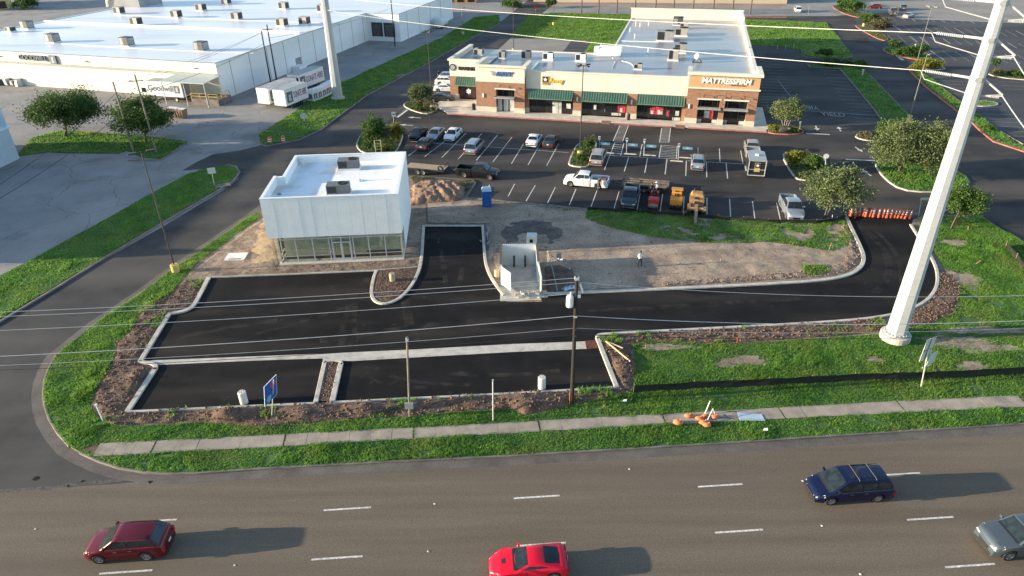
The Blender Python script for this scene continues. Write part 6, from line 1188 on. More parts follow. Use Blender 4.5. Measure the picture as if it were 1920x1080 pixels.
for k in range(18):
    y = .5+k*.19; z = 1.38-.28*y if y < 4 else .3; m = MB(); m.box((0, y, z), (.42, .07, .1), rx=-.3); m.build('chain_tooth', steel, b)
m = MB(); m.tube([(-.8, .9, .95), (.95, .9, .95)], .22, 12); m.build('auger', yel2, t); m = MB(); m.tube([(.75, .6, 1.0), (1.5, 1.9, .4)], .07, 6); m.build('crumber_bar', rust, t); MB().b2(-1.1, -.7, .2, 1.1, .75, 1.1).build('gearbox', yel2, t); MB().b2(.7, 1.05, .0, .9, .75, 1.2).build('gearbox', yel2, t)
m = MB(); m.tube([(.4, -2.2, 1.6), (.4, -2.2, 2.3)], .05, 6); m.build('exhaust', rust, t); m = MB(); [m.tube([(x, .1, 1.1), (x, .2, 1.6)], .02, 4) for x in (-.3, -.2, -.1, .2)]; m.build('levers', trim_black, t)
# ---------------------------------------------------------------- box trailers and lorry by the store
wt_m = mat('trailer_white', (0.66, 0.66, 0.64), .5, scale=.6, var=.05, fine=.05, fscale=4); wt_roof = mat('trailer_roof_grey', (0.33, 0.33, 0.33), .6, scale=.6, var=.15); purple = mat('sign_purple', (0.20, 0.05, 0.16), .6)
def box_trailer(px_corner, heading, L, label, open_front=False, sign=True, axle=True):
    """px_corner: ground pixel of the near right-hand lower corner of the lit end"""
    c = Vector(G(*px_corner)); t = thing('box_trailer', label, 'trailer', loc=(c.x, c.y, 0), rz=heading, group='box trailers parked by the big store'); W, z0, z1 = 2.55, 1.0, 3.75
    m = MB()
    if open_front:
        m.b2(-W, -W+.06, .06, L, z0, z1-.05); m.b2(-.06, 0, .06, L, z0, z1-.05); m.b2(-W, 0, L-.06, L, z0, z1-.05); m.b2(-W, 0, .0, .06, z1-.5, z1-.05); m.b2(-W+.06, -.06, .06, L-.06, z0, z0+.05); m.build('walls', wt_m, t)
        m = MB(); m.b2(-W+.07, -.07, 2.5, 2.55, z0+.05, z1-.06); m.build('dark_inside', black_m, t)
    else: m.b2(-W, 0, 0, L, z0-.05, z1-.05); m.build('box', wt_m, t)
    MB().b2(-W-.02, .02, -.02, L+.02, z1-.05, z1).build('roof', wt_roof, t); MB().b2(-W+.1, -.1, .0, L, z0-.22, z0-.05).build('chassis', trim_black, t)
    MB().b2(-W, 0, -.012, -.001, z0-.05, z0+.12).build('bumper_plate', alu, t)
    for s in (-W+.25, -.25): MB().b2(s-.06, s+.06, 1.6, 1.75, 0, z0-.1).build('landing_leg', dark_unit, t)
    for y in (L-2.0, L-3.1):
        for x in (-W+.3, -.3): o = link('wheel', cached(('wheel', .42), lambda: wheel_meshes(.42))[0], t, loc=(x, y, .42), rz=math.pi/2); setmat(o, tyre_m)
    if sign:
        m = MB(); m.b2(.003, .03, .5, 2.1, 1.35, 3.25); e = m.build('emblem_panel', sign_slate, t); put_text('emblem_letter', 'g', 1.6, white_m, e, (.04, 1.3, 2.45), (math.pi/2, 0, math.pi/2), extrude=.005)
        put_text('lettering', 'DONATE HERE', 1.15, purple, t, (.012, 2.3+(L-2.6)/2, 2.35), (math.pi/2, 0, math.pi/2), extrude=.01, bold=.02).scale = (min(1.0, (L-3.0)/7.4), 1.35, 1)
    return t
DH = -math.radians(22)
box_trailer((539, 209.5), DH, 6.6, 'white box trailer with purple lettering nearest the grass strip'); box_trailer((508, 205.5), DH, 8.4, 'white box trailer parked left of the nearest lettered one', sign=True); box_trailer((564, 178), DH, 8.2, 'rear white box trailer with its dark end open', open_front=True)
for i, px in enumerate([(583, 191), (592, 188), (600, 184.5), (607, 181), (613, 177.5), (619, 174)]):
    c = Vector(G(*px)); t = thing('donation_bin', '%s white donation bin in the row beside the lettered trailers' % ['first', 'second', 'third', 'fourth', 'fifth', 'sixth'][i], 'donation bin', loc=(c.x, c.y, .13 if i > 6 else .0), rz=DH, group='donation bins beside the trailers')
    m = MB(); m.loft([[(x, y, 0) for x, y in ((-.7, 0), (.7, 0), (.7, 1.35), (-.7, 1.35))], [(x, y, 1.6) for x, y in ((-.7, 0), (.7, 0), (.7, 1.35), (-.7, 1.35))], [(x, y, 2.15) for x, y in ((-.7, .35), (.7, .35), (.7, 1.35), (-.7, 1.35))]]); m.build('body', wt_m, t, fix=True)
    m = MB(); m.b2(.705, .72, .2, 1.2, .5, 1.5); e = m.build('emblem_panel', sign_slate, t); m = MB(); m.b2(-.5, .5, -.015, -.002, .5, 1.4); m.build('front_panel', sign_slate, t); put_text('emblem_letter', 'g', .8, white_m, e, (.725, .7, 1.05), (math.pi/2, 0, math.pi/2), extrude=.003)
# lorry at the loading dock
LHD = math.radians(165); c = Vector(G(347, 193)); lorry = thing('box_lorry', 'white box lorry backed up under the dock canopy of the store', 'lorry', loc=(c.x, c.y, 0), rz=math.radians(-14.5))
m = MB(); m.b2(-7.6, 0, 0, 2.5, 1.0, 3.7); m.build('box', wt_m, lorry); m = MB(); m.b2(-7.6, 0, 0, 2.5, 3.7, 3.75); m.build('roof', wt_roof, lorry); m = MB(); m.loft([[(-7.75, y, z) for y, z in ((.1, .5), (2.4, .5), (2.4, 2.6), (.1, 2.6))], [(-8.9, y, z) for y, z in ((.1, .5), (2.4, .5), (2.4, 2.5), (.1, 2.5))], [(-9.4, y, z) for y, z in ((.15, .5), (2.35, .5), (2.35, 1.7), (.15, 1.7))]]); m.build('cab', wt_m, lorry, fix=True)
m = MB(); m.b2(-9.0, -8.0, .085, .098, 1.6, 2.4); m.build('side_window', car_glass, lorry); m = MB(); m.b2(-7.7, 0, .3, 2.2, .7, 1.0); m.build('chassis', trim_black, lorry); [add_wheel(lorry, .45, (x, y, .45), white_m) for x in (-8.4, -1.8) for y in (.2, 2.3)]
put_text('lettering', 'Goodwill', 1.5, sign_slate, lorry, (-4.6, -.012, 2.45), (math.pi/2, 0, 0), extrude=.006, bold=.035); m = MB(); m.b2(-1.7, -.5, -.02, -.002, 1.7, 3.1); e = m.build('emblem_panel', sign_slate, lorry); m = MB(); m.b2(.002, .02, .3, 2.2, 1.2, 3.4); e2 = m.build('back_panel', grey_metal, lorry); put_text('emblem_letter', 'g', 1.2, white_m, e, (-1.1, -.03, 2.6), (math.pi/2, 0, 0), extrude=.004)
# ================================================================== trees and shrubs
def px_scale(px, z=0):
    X, Y = G(px[0], px[1], z); v = np.array([X, Y, z-CAM_H]); return F_PX/float(v @ _f)
def leaf_cloud(n_cl, n_leaf, c, r, size, seed, shell=.55, flat=.35, rag=.25):
    rg = np.random.default_rng(seed); d = rg.normal(size=(n_cl, 3)); d /= np.linalg.norm(d, axis=1)[:, None]; d[:, 2] = np.where(d[:, 2] < -.55, -d[:, 2], d[:, 2])
    k = (shell+(1-shell)*rg.random(n_cl)**.6)*(1+rag*rg.normal(size=n_cl)*.6); C = d*k[:, None]*np.array(r)*.76
    rc = np.mean(r)*rg.uniform(.16, .30, n_cl); P = (C[:, None, :]+rg.normal(size=(n_cl, n_leaf, 3))*rc[:, None, None]*np.array([.62, .62, .5])).reshape(-1, 3)+np.array(c)
    n = len(P); a = rg.normal(size=(n, 3)); a[:, 2] *= flat*2; a /= np.linalg.norm(a, axis=1)[:, None]; b = rg.normal(size=(n, 3)); b -= (b*a).sum(1)[:, None]*a; b /= np.linalg.norm(b, axis=1)[:, None]
    s = size*rg.uniform(.6, 1.4, n)[:, None]; V = np.stack([P-a*s, P+b*s*.5, P+a*s, P-b*s*.5], 1).reshape(-1, 3)
    return V, np.arange(4*n).reshape(-1, 4), C+np.array(c)
def tree(label, base, pl, pr, ytop, zbot, mt, z=0.0, ncl=60, nl=120, size=.14, tr=.16, name='tree', group=None, trunks=1, seed=1, cat='tree', depth=1.0, shell=.5, tm=None, rag=.42):
    X, Y = G(base[0], base[1], z); s = px_scale(base, z); H = height_at((base[0], base[1]), ytop)*.96; rx = (pr-pl)/2/s; off = ((pl+pr)/2-base[0])/s
    off += 0.0; rz = max(.2, (H-zbot)/2); cz = zbot+rz
    # the pixel column of a vertical line leans; take the lean out of the offset
    v = np.array([X, Y, cz-CAM_H]); pxc = 960+F_PX*(v @ CR)/(v @ _f); off = ((pl+pr)/2-pxc)/s
    t = thing(name, label, cat, loc=(X, Y, z), group=group); V, Fv, C = leaf_cloud(ncl, nl, (off, 0, cz), (rx, rx*depth, rz), size, seed, shell, rag=rag)
    me = fast_mesh('crown', V, Fv, 4); me.materials.append(mt); link('crown' if cat == 'tree' else 'foliage', me, t)
    m = MB(); rg = random.Random(seed)
    if cat == 'tree':
        for k in range(trunks):
            lx = (k-(trunks-1)/2)*.25; m.tube([(lx*.6, 0, -.1), (lx+off*.25, 0, zbot*.5), (lx*1.8+off*.6, rg.uniform(-.2, .2), zbot+rz*.3), (lx*2.5+off, rg.uniform(-.3, .3), zbot+rz)], [tr, tr*.8, tr*.6, tr*.3], 8)
        m.build('trunk', tm or bark, t, smooth=True)
        for i in range(min(9, len(C))):
            c = C[(i*len(C))//9]; q = MB(); q.tube([(off*.6, 0, zbot+rz*.1), ((off*.6+c[0])/2, c[1]/2, (zbot+c[2])/2+.15), tuple(c)], [tr*.45, tr*.3, tr*.12], 5); q.build('limb', tm or bark, t)
    else:
        for i in range(5):
            c = C[(i*len(C))//5]; q = MB(); q.tube([(off*.5+c[0]*.1, c[1]*.1, 0), tuple(c*.85)], [.03, .012], 4); q.build('stem', bark, t)
    return t
def shrub(label, base, pl, pr, ytop, mt, z=.12, ncl=26, nl=90, size=.10, seed=1, name='shrub', **k): return tree(label, base, pl, pr, ytop, .05, mt, z, ncl, nl, size, name=name, cat='shrub', seed=seed, shell=.45, **k)
tree('broad dark oak left of the two wooden poles at upper left', (122, 256), 46, 200, 176, 1.6, leaf_dark, .12, 150, 190, .15, .28, seed=3, depth=.85); tree('round dark oak standing behind the leaning wooden poles', (276, 270), 203, 326, 184, 1.3, leaf_dark, .12, 130, 190, .15, .25, seed=4, depth=.85)
tree('spreading tree in the corner island at the left end of the mall', (797, 204), 763, 816, 156, 1.2, leaf_olive, .12, 70, 150, .14, .14, seed=5)
tree('dense dark conifer-like shrub tree in the first parking island', (700, 278), 679, 722, 214, .4, leaf_green, .12, 90, 150, .11, .12, seed=6, name='evergreen_tree', shell=.3)
tree('grey brown thin tree between the conifer and the yellow shrub', (722, 275), 708, 742, 236, 1.2, leaf_grey, .12, 30, 70, .10, .06, seed=7); shrub('round golden topped shrub at the right of the first island', (740, 268), 726, 758, 228, leaf_yellow, seed=8, ncl=50, nl=140); shrub('low yellow green bush at the front of the first island', (722, 287), 708, 738, 270, leaf_yellow, seed=9); shrub('low dark bush at the front left of the first island', (690, 283), 675, 708, 262, leaf_green, seed=10); shrub('low olive bush in front of the conifer', (702, 288), 690, 715, 270, leaf_olive, seed=11)
shrub('small green bush under the corner island tree', (785, 207), 776, 795, 193, leaf_green, seed=12, ncl=16); shrub('small dark shrub beside the walkway corner', (810, 211), 804, 816, 200, leaf_dark, seed=13, ncl=12); shrub('bronze red shrub in the corner island', (790, 203), 785, 795, 188, leaf_mat('leaves_red', (.10, .03, .02), (.22, .08, .05)), seed=14, ncl=10)
tree('wispy grey green tree beside the silver pickup', (1545, 410), 1513, 1622, 314, 1.2, leaf_olive, .13, 120, 170, .12, .10, seed=15, trunks=2, shell=.35, rag=.5)
tree('big spreading tree at the left of the green island', (1690, 322), 1642, 1745, 228, .2, leaf_olive, .12, 200, 170, .13, .18, seed=16, trunks=2, shell=.4, rag=.4); tree('big olive tree behind the tall white pole in the green island', (1748, 328), 1705, 1790, 232, .2, leaf_olive, .12, 170, 170, .13, .18, seed=17, trunks=2, shell=.4, rag=.4)
tree('small tree with a staked trunk right of the tall white pole', (1783, 430), 1768, 1850, 348, 1.6, leaf_green, .13, 90, 140, .12, .09, seed=18, trunks=2, rag=.45, shell=.4)
tree('neat crape myrtle tree with pale trunks at the mall corner', (1470, 246), 1447, 1508, 188, 1.3, leaf_olive, .12, 80, 160, .12, .07, seed=19, trunks=4, tm=mat('pale_bark', (.35, .29, .22), .9, scale=5, var=.2)); shrub('yellow green bush under the mall corner tree', (1450, 248), 1438, 1464, 232, leaf_yellow, seed=20); shrub('low green plants at the tip of the red kerbed bed', (1490, 248), 1480, 1502, 241, leaf_green, seed=21, ncl=14)
shrub('golden bush at the left of the stop sign island', (1490, 312), 1473, 1507, 281, leaf_yellow, seed=22, ncl=50, nl=130); shrub('green bush at the right of the stop sign island', (1526, 322), 1509, 1544, 288, leaf_green, seed=23, ncl=50, nl=130); shrub('thin grey shrub between the golden and green bushes', (1509, 302), 1501, 1518, 276, leaf_grey, seed=24, ncl=12, nl=50); shrub('low spreading bush at the front of the stop sign island', (1510, 332), 1490, 1535, 320, leaf_olive, seed=25)
shrub('weedy green bush around the lamp base in the island', (1100, 284), 1088, 1117, 262, leaf_green, seed=26, ncl=30); shrub('grassy grey seed heads at the top of the weedy island', (1106, 267), 1095, 1118, 254, leaf_grey, seed=27, ncl=16, nl=60); shrub('low green weeds in the front of the weedy island', (1088, 304), 1076, 1102, 290, leaf_green, seed=28, ncl=24)
shrub('dark green bush left of the big island trees', (1658, 258), 1642, 1675, 227, leaf_green, seed=29, ncl=45, nl=120); shrub('low dry grasses at the left of the rounded bed', (1625, 257), 1610, 1642, 248, leaf_grey, seed=30); shrub('pale feathery grass clump above the big trees', (1700, 255), 1680, 1718, 223, grass_dry, seed=31, ncl=30)
shrub('dark clipped hedge at the end of the shaded car park', (1556, 122), 1535, 1578, 111, leaf_dark, seed=32, ncl=50, nl=80, size=.16); tree('small dark tree behind the clipped hedge', (1548, 110), 1533, 1563, 92, .6, leaf_dark, .1, 40, 80, .16, .08, seed=33); shrub('round green bush on the lane lawn', (1614, 128), 1601, 1627, 112, leaf_green, seed=34, ncl=40, nl=80, size=.15); shrub('dark ragged bush beside the round lane bush', (1590, 122), 1575, 1604, 114, leaf_dark, seed=35, size=.14)
tree('green leafy tree in the far red kerbed bed', (1628, 52), 1613, 1655, 25, .8, leaf_green, .1, 60, 80, .2, .1, seed=36); tree('pale bare-looking tree in front of the far bed', (1643, 68), 1628, 1670, 34, 1.0, leaf_grey, .1, 60, 90, .18, .08, seed=37, rag=.5); tree('dark trees at the top of the mall road', (1600, 22), 1572, 1622, 2, .5, leaf_dark, .1, 60, 80, .22, .1, seed=38); tree('green tree at the top edge beside the mall road', (1585, 12), 1565, 1600, -4, .5, leaf_green, .1, 40, 80, .22, .1, seed=39)
shrub('long green hedge in the far red kerbed bed', (1700, 106), 1664, 1742, 88, leaf_green, seed=40, ncl=70, nl=80, size=.16, depth=.3); shrub('tall bush at the left end of the far hedge', (1674, 93), 1664, 1690, 74, leaf_green, seed=41, size=.15); shrub('bush beside the pole in the far hedge', (1725, 101), 1715, 1740, 80, leaf_dark, seed=42, size=.15)
shrub('wide golden bush at the tip of the red kerbed strip', (1742, 128), 1712, 1770, 112, leaf_yellow, seed=43, ncl=60, nl=80, size=.14, depth=.5); shrub('small golden bush left of the wide golden one', (1722, 134), 1706, 1736, 122, leaf_yellow, seed=44, size=.13)
tree('thin dark tree right of the tall white pole at upper right', (1866, 134), 1857, 1876, 108, .8, leaf_dark, .1, 20, 60, .16, .06, seed=45); shrub('round clipped bush at the far right lot edge', (1902, 143), 1889, 1918, 131, leaf_green, seed=46, size=.14); shrub('dry grasses beside the thin dark tree', (1868, 141), 1856, 1884, 130, grass_dry, seed=47, size=.13); shrub('rightmost shrub in the far right bed', (1925, 146), 1915, 1945, 136, leaf_olive, seed=48, size=.14)
tree('dark round tree near the street corner behind the lawn', (1032, 14), 1022, 1046, -3, .5, leaf_dark, .1, 40, 70, .25, .1, seed=49); shrub('green bushes on the verge at the top left of the mall', (955, 12), 934, 982, 1, leaf_green, seed=50, ncl=40, nl=60, size=.25)
shrub('low yellow green plants on the red kerbed strip near the right edge', (1850, 243), 1835, 1868, 233, leaf_green, seed=52, ncl=20, nl=60); shrub('scrubby trees at the top left beside the yellow building', (50, 16), 20, 75, -2, leaf_dark, seed=53, ncl=50, nl=60, size=.3)
# palms along the far street
for i, x in enumerate([1090, 1122, 1156, 1190, 1228, 1262, 1298, 1336, 1372, 1406]):
    c = G(x, 24+i*.35); t = thing('palm_tree', 'slim palm trunk, %s from the left in the row behind the mall' % ['first', 'second', 'third', 'fourth', 'fifth', 'sixth', 'seventh', 'eighth', 'ninth', 'tenth'][i], 'palm tree', loc=(c[0], c[1], 0), group='palms behind the mall')
    m = MB(); m.tube([(0, 0, 0), (.05, 0, 4), (0, 0, 8)], [.26, .2, .16], 8); m.build('trunk', bark, t); V = []
    for k in range(14):
        a = k*.449*1.0*2; m_ = None
        for j in range(4):
            r0, r1 = j*.6, (j+1)*.6; z0, z1 = 8.2+.5*math.sin(r0)-.18*r0*r0, 8.2+.5*math.sin(r1)-.18*r1*r1; w = .22*(1-j*.18); d = Vector((math.cos(a), math.sin(a), 0)); s_ = Vector((-math.sin(a), math.cos(a), 0))*w
            V += [d*r0+s_+Vector((0, 0, z0)), d*r0-s_+Vector((0, 0, z0)), d*r1-s_*.8+Vector((0, 0, z1)), d*r1+s_*.8+Vector((0, 0, z1))]
    me = fast_mesh('fronds', np.array([tuple(v) for v in V]), np.arange(len(V)).reshape(-1, 4), 4); me.materials.append(leaf_green); link('crown', me, t)
# ================================================================== poles and wires
galv = mat('white_galvanised_steel', (0.47, 0.48, 0.475), .5, metal=.15, scale=.5, var=.05, fine=.05, fscale=4); wire_m = mat('aluminium_wire', (0.50, 0.50, 0.49), .45, metal=.3); wire_d = mat('black_cable', (0.02, 0.02, 0.02), .7); glassin = mat('pale_insulator', (0.48, 0.50, 0.50), .4); wood_dark = mat('dark_pole_wood', (0.024, 0.017, 0.014), .9, scale=5, var=.35, fine=.2, fscale=20, stretch=(0, 3, 3)); wood_grey = mat('weathered_pole_wood', (0.20, 0.165, 0.125), .9, scale=4, var=.25, fine=.2, fscale=20)
def facet_pole(m, r0, r1, h, n=8, z0=0.0):
    m.loft([[(r*math.cos(2*math.pi*k/n+.2), r*math.sin(2*math.pi*k/n+.2), z) for k in range(n)] for r, z in ((r0, z0), (r1, h))])
tpo_ = Vector(G(1677, 634, ZS))
tp = thing('transmission_pole', 'huge white tapered steel transmission pole on a round concrete footing', 'transmission pole', loc=(tpo_.x, tpo_.y, ZS))
MB().lathe((0, 0, -.1), [(1.22, 0), (1.2, .62), (1.14, .66)], 28).build('footing', concrete_new, tp)
m = MB(); facet_pole(m, .80, .34, 30, z0=.6); m.build('shaft', galv, tp); m = MB(); m.lathe((0, 0, .56), [(1.0, 0), (1.0, .08), (.85, .09)], 20); m.build('base_flange', galv, tp)
for k in range(18): a = k*math.pi/9; m = MB(); m.lathe((.92*math.cos(a), .92*math.sin(a), .62), [(.05, 0), (.05, .16), (.02, .2)], 6); m.build('anchor_bolt', grey_metal, tp)
ARMZ = [22.1, 24.75, 27.1]; p5 = Vector(G(634, 186)); dl = (p5-tpo_).normalized(); dr_ = Vector((math.cos(-.55), math.sin(-.55)))
ends = []
for z in ARMZ:
    rr = .80-.46*(z/30); zl = z-ZS
    m = MB(); m.lathe((0, 0, zl-.15), [(rr+.06, 0), (rr+.06, .3)], 8); m.build('band', grey_metal, tp)
    a = Vector((dl.x, dl.y, 0)); s0 = a*rr; s1 = a*(rr+1.2); m = MB(); m.tube([s0+Vector((0, 0, zl)), s1+Vector((0, 0, zl))], .09, 8); m.build('arm', galv, tp)
    m = MB(); pr = []; 
    for k in range(14): q = s1+a*(.1+k*.13)+Vector((0, 0, zl-.02)); m.tube([q, q+a*.05], .11, 8)
    m.tube([s1+Vector((0, 0, zl)), s1+a*2.1+Vector((0, 0, zl-.02))], .03, 5); m.build('insulator_string', glassin, tp); e1_ = s1+a*2.2+Vector((0, 0, zl-.05)); ends.append(e1_+Vector((tpo_.x, tpo_.y, ZS)))
    b = Vector((dr_.x, dr_.y, 0)); f0 = b*rr; f1 = b*(rr+1.3); m = MB(); m.tube([f0+Vector((0, 0, zl)), f1+Vector((0, 0, zl-.9))], .07, 7); m.build('arm', galv, tp)
    m = MB(); [m.tube([b*(rr+.55+k*.09)+Vector((0, 0, zl-1.1)), b*(rr+.59+k*.09)+Vector((0, 0, zl-1.1))], .08, 7) for k in range(7)]; m.tube([b*rr+Vector((0, 0, zl-1.1)), f1+Vector((0, 0, zl-.9))], .025, 5); m.build('post_insulator', glassin, tp)
    m = MB(); J = [e1_, e1_-a*.4+Vector((0, 0, -.55)), e1_-a*1.6+Vector((0, 0, -.75)), a*(rr+.1)*.2+b*(rr*.8)+Vector((0, 0, zl-1.2)), f1+Vector((0, 0, zl-1.0))]; m.tube(J, .03, 5); m.build('jumper', wire_m, tp)
def wire(name, a, b, sag, r, mt, label, n=24, group=None):
    a = Vector(a); b = Vector(b); P = [a.lerp(b, k/n)-Vector((0, 0, sag*4*(k/n)*(1-k/n))) for k in range(n+1)]; MB().tube(P, r, 5, cap=False).build(name, mt, label=label, cat='wire', group=group)
# next steel pole along the line
p5t = thing('transmission_pole', 'grey steel transmission pole on the grass beside the lettered trailers', 'transmission pole', loc=(p5.x, p5.y, .12)); m = MB(); facet_pole(m, .95, .4, 30); m.build('shaft', mat('grey_galvanised_steel', (.40, .42, .42), .55, metal=.2, scale=.4, var=.08), p5t); MB().lathe((0, 0, -.1), [(1.3, 0), (1.3, .4)], 20).build('footing', concrete_new, p5t)
for i, (z, nm) in enumerate(zip((15.9, 18.2, 20.6), ('lowest', 'middle', 'top'))):
    a5 = Vector((p5.x, p5.y, z))+Vector((-dl.x, -dl.y, 0))*2.2; m = MB(); m.tube([Vector((0, 0, z-.12)), a5-Vector((p5.x, p5.y, .12))], .08, 6); m.build('arm', grey_metal, p5t)
    wire('power_line', ends[i], a5, 0.6, .026, wire_m, '%s pale conductor strung between the two steel poles' % nm, group='high conductors')
    st = Vector((tpo_.x, tpo_.y, ARMZ[i]))+Vector((dr_.x, dr_.y, 0))*(1.75-.4*i*.3)+Vector((0, 0, -.95)); fx, fy = ((2350, 640), (2350, 560), (2350, 480))[i]; en_ = GV(fx, fy, ARMZ[i]-1.5)
    wire('power_line', st, en_, .8, .038, wire_m, '%s pale conductor leaving the big white pole to the right' % nm, group='high conductors')
# roadside wooden pole with transformer and its wires
CPX = (1072, 756); cp0 = Vector(G(*CPX, ZS)); cH = height_at(CPX, 517)-ZS
cp = thing('utility_pole', 'dark wooden utility pole with a white transformer beside the sidewalk', 'utility pole', loc=(cp0.x, cp0.y, ZS)); m = MB(); m.tube([(0, 0, -.2), (0, 0, cH)], [.17, .115], 10); m.build('pole', wood_dark, cp)
zt_ = height_at(CPX, 585)-ZS+.55; m = MB(); m.lathe((-.42, 0, zt_), [(.1, 0), (.24, .02), (.26, .08), (.26, .8), (.22, .88), (.05, .92)], 14); tr_ = m.build('transformer', white_m, cp, smooth=False); MB().lathe((-.36, -.05, zt_+.92), [(.05, 0), (.08, .06), (.05, .12), (.08, .18), (.04, .3)], 8).build('bushing', glassin, tr_)
m = MB(); m.box((0, -.02, cH-.1), (.3, .3, .2)); m.build('pole_cap', glassin, cp); m = MB(); m.box((.35, 0, cH-.9), (.12, .12, .7), ry=-.3); m.box((.2, -.05, cH-1.5), (.2, .1, .25)); m.build('fuse_cutout', white_m, cp)
m = MB(); m.tube([(-.16, -.1, 0), (-.16, -.1, 1.2)], .05, 5); m.build('ground_conduit', mat('orange_conduit', (.35, .10, .05), .7), cp)
for k, yy in enumerate((590, 613, 626)): m = MB(); z = height_at(CPX, yy)-ZS; m.box((0, -.05, z), (.22, .3, .1)); m.build('bracket', glassin if k == 0 else dark_unit, cp)
lh = (math.cos(.0645), math.sin(.0645))
def cpw(y): return Vector((cp0.x, cp0.y, height_at(CPX, y)+.0))
for (ya, xl, yl, sg, mt_, r, nm) in ((519, -60, 587.5, .25, wire_m, .017, 'top pale'), (527, -60, 596, .25, wire_m, .017, 'second pale'), (548, -60, 622, .3, wire_m, .017, 'third pale'), (590, -60, 671, .3, wire_m, .024, 'fourth thick'), (613, -60, 688, .3, wire_m, .014, 'fifth thin'), (625, -60, 696, .35, wire_d, .02, 'lowest dark')):
    wire('overhead_wire', cpw(ya), on_plane(xl, yl, cp0, lh), sg, r, mt_, '%s wire running left from the dark wooden pole' % nm, group='roadside wires')
for (ya, yl, sg, mt_, r, nm) in ((527, 552, .6, wire_m, .017, 'top pale'), (590, 598, .6, wire_m, .024, 'second pale'), (613, 612, .5, wire_m, .012, 'thin third'), (624, 622, .55, wire_d, .024, 'thick dark')):
    wire('overhead_wire', cpw(ya), on_plane(1990, yl, cp0, lh), sg, r, mt_, '%s wire running right from the dark wooden pole' % nm, group='roadside wires')
# small roadside posts
def post(name, label, base, top, h, r, mt, cat, z=ZS):
    b = GV(base[0], base[1], z); tv = GV(top[0], top[1], z+h); t = thing(name, label, cat, loc=b); MB().tube([(0, 0, -.1), tv-b], r, 8).build('post', mt, t); return t, tv-b
t, v = post('service_post', 'slim grey post with a meter box in front of the right parking bay', (768, 782), (763, 632), 7.2, .075, wood_grey, 'post'); MB().box(v*.165+Vector((0, -.12, 0)), (.62, .2, .5)).build('meter_box', grey_metal, t); MB().box(v*.97, (.2, .2, .2)).build('cap', glassin, t)
t, v = post('service_post', 'thin pale post standing in the grass right of the meter box', (924.5, 789), (924, 712), 3.7, .045, mat('pale_post', (.50, .48, .42), .7), 'post'); MB().box(v*.985, (.12, .12, .12)).build('cap', alu, t)
t, v = post('marker_post', 'short white leaning post in the dirt at the left corner', (194, 790), (180, 759), 1.35, .05, white_m, 'post'); MB().box(v, (.16, .16, .1)).build('cap', white_m, t)
# lamp posts
lamp_dark = mat('bronze_lamp_post', (0.035, 0.032, 0.03), .5); base_yel = mat('yellow_painted_concrete', (0.55, 0.40, 0.13), .85, scale=3, var=.15); base_tan = mat('tan_concrete_base', (0.44, 0.36, 0.25), .9, scale=3, var=.15)
def lamp_post(label, base, ytop, mt_base=base_yel, z=0.0, bh=.9, heads=4, mt=None):
    b = GV(base[0], base[1], z); h = height_at(base, ytop)-z; t = thing('lamp_post', label, 'lamp post', loc=b, group='car park lamp posts'); MB().lathe((0, 0, -.1), [(.38, 0), (.38, bh+.08), (.33, bh+.1)], 16).build('base', mt_base, t); m = MB(); m.tube([(0, 0, bh), (0, 0, h)], [.085, .06], 8); m.build('pole', mt or lamp_dark, t)
    for k in range(heads):
        a = 2*math.pi*k/heads+.6; m = MB(); m.tube([(0, 0, h-.1), (.5*math.cos(a), .5*math.sin(a), h-.05)], .035, 5); m.box((.8*math.cos(a), .8*math.sin(a), h-.03), (.7, .34, .16), rz=a); m.build('lamp_head', mt or lamp_dark, t)
    return t
lamp_post('tall dark lamp post on a yellow base beside the side road', (330, 510), 283, z=ZS, heads=2); lamp_post('dark lamp post rising from the weedy island', (1087, 294), 121, z=.1); lamp_post('dark lamp post beside the corner island tree', (811, 207), 58, mt_base=base_tan, z=.1); lamp_post('far lamp post at the corner of the back lawn', (1038, 48), -6, z=.1); lamp_post('lamp post at the edge of the pale pad behind the mall', (963, 98), -8, mt_base=base_tan); lp = lamp_post('lamp post rising from the golden bush by the far lot', (1716, 128), 12, mt=mat('pale_lamp_post', (.16, .15, .13), .5)); lamp_post('lamp post at the end of the lane lawn behind the big trees', (1704, 226), 103, mt=MATS['pale_lamp_post'], heads=1); lamp_post('far lamp post beside the tree bed in the upper right', (1619, 50), -6, mt_base=base_yel)
lamp_post('thin pole at the edge of the long grass strip', (868, 66), 14, heads=1, mt_base=base_tan, mt=MATS['pale_lamp_post'])
def lbase(label, px, r=.3, h=1.05, mt=None, z=ZL):
    b = GV(px[0], px[1], z); t = thing('concrete_stub', label, 'concrete footing', loc=b, group='concrete lamp bases on the new lot'); MB().lathe((0, 0, -.05), [(r, 0), (r, h), (r*.93, h+.05)], 18).build('cylinder', mt or concrete_new, t); m = MB()
    for k in range(4): a = k*math.pi/2+.4; m.tube([(r*.55*math.cos(a), r*.55*math.sin(a), h), (r*.55*math.cos(a), r*.55*math.sin(a), h+.18)], .02, 5)
    m.build('anchor_bolts', rust, t)
white_conc = mat('white_concrete', (.62, .60, .55), .85, scale=3, var=.1)
lbase('white concrete lamp base in the left parking bay', (458, 755), mt=white_conc); lbase('white concrete lamp base in the right parking bay', (1016, 727), mt=white_conc); lbase('tan concrete lamp base in the rounded island', (736, 526), .28, .85, base_tan, ZL+.1); lbase('tan concrete lamp base left of the bin enclosure', (932, 519), .28, .8, base_tan, ZS)
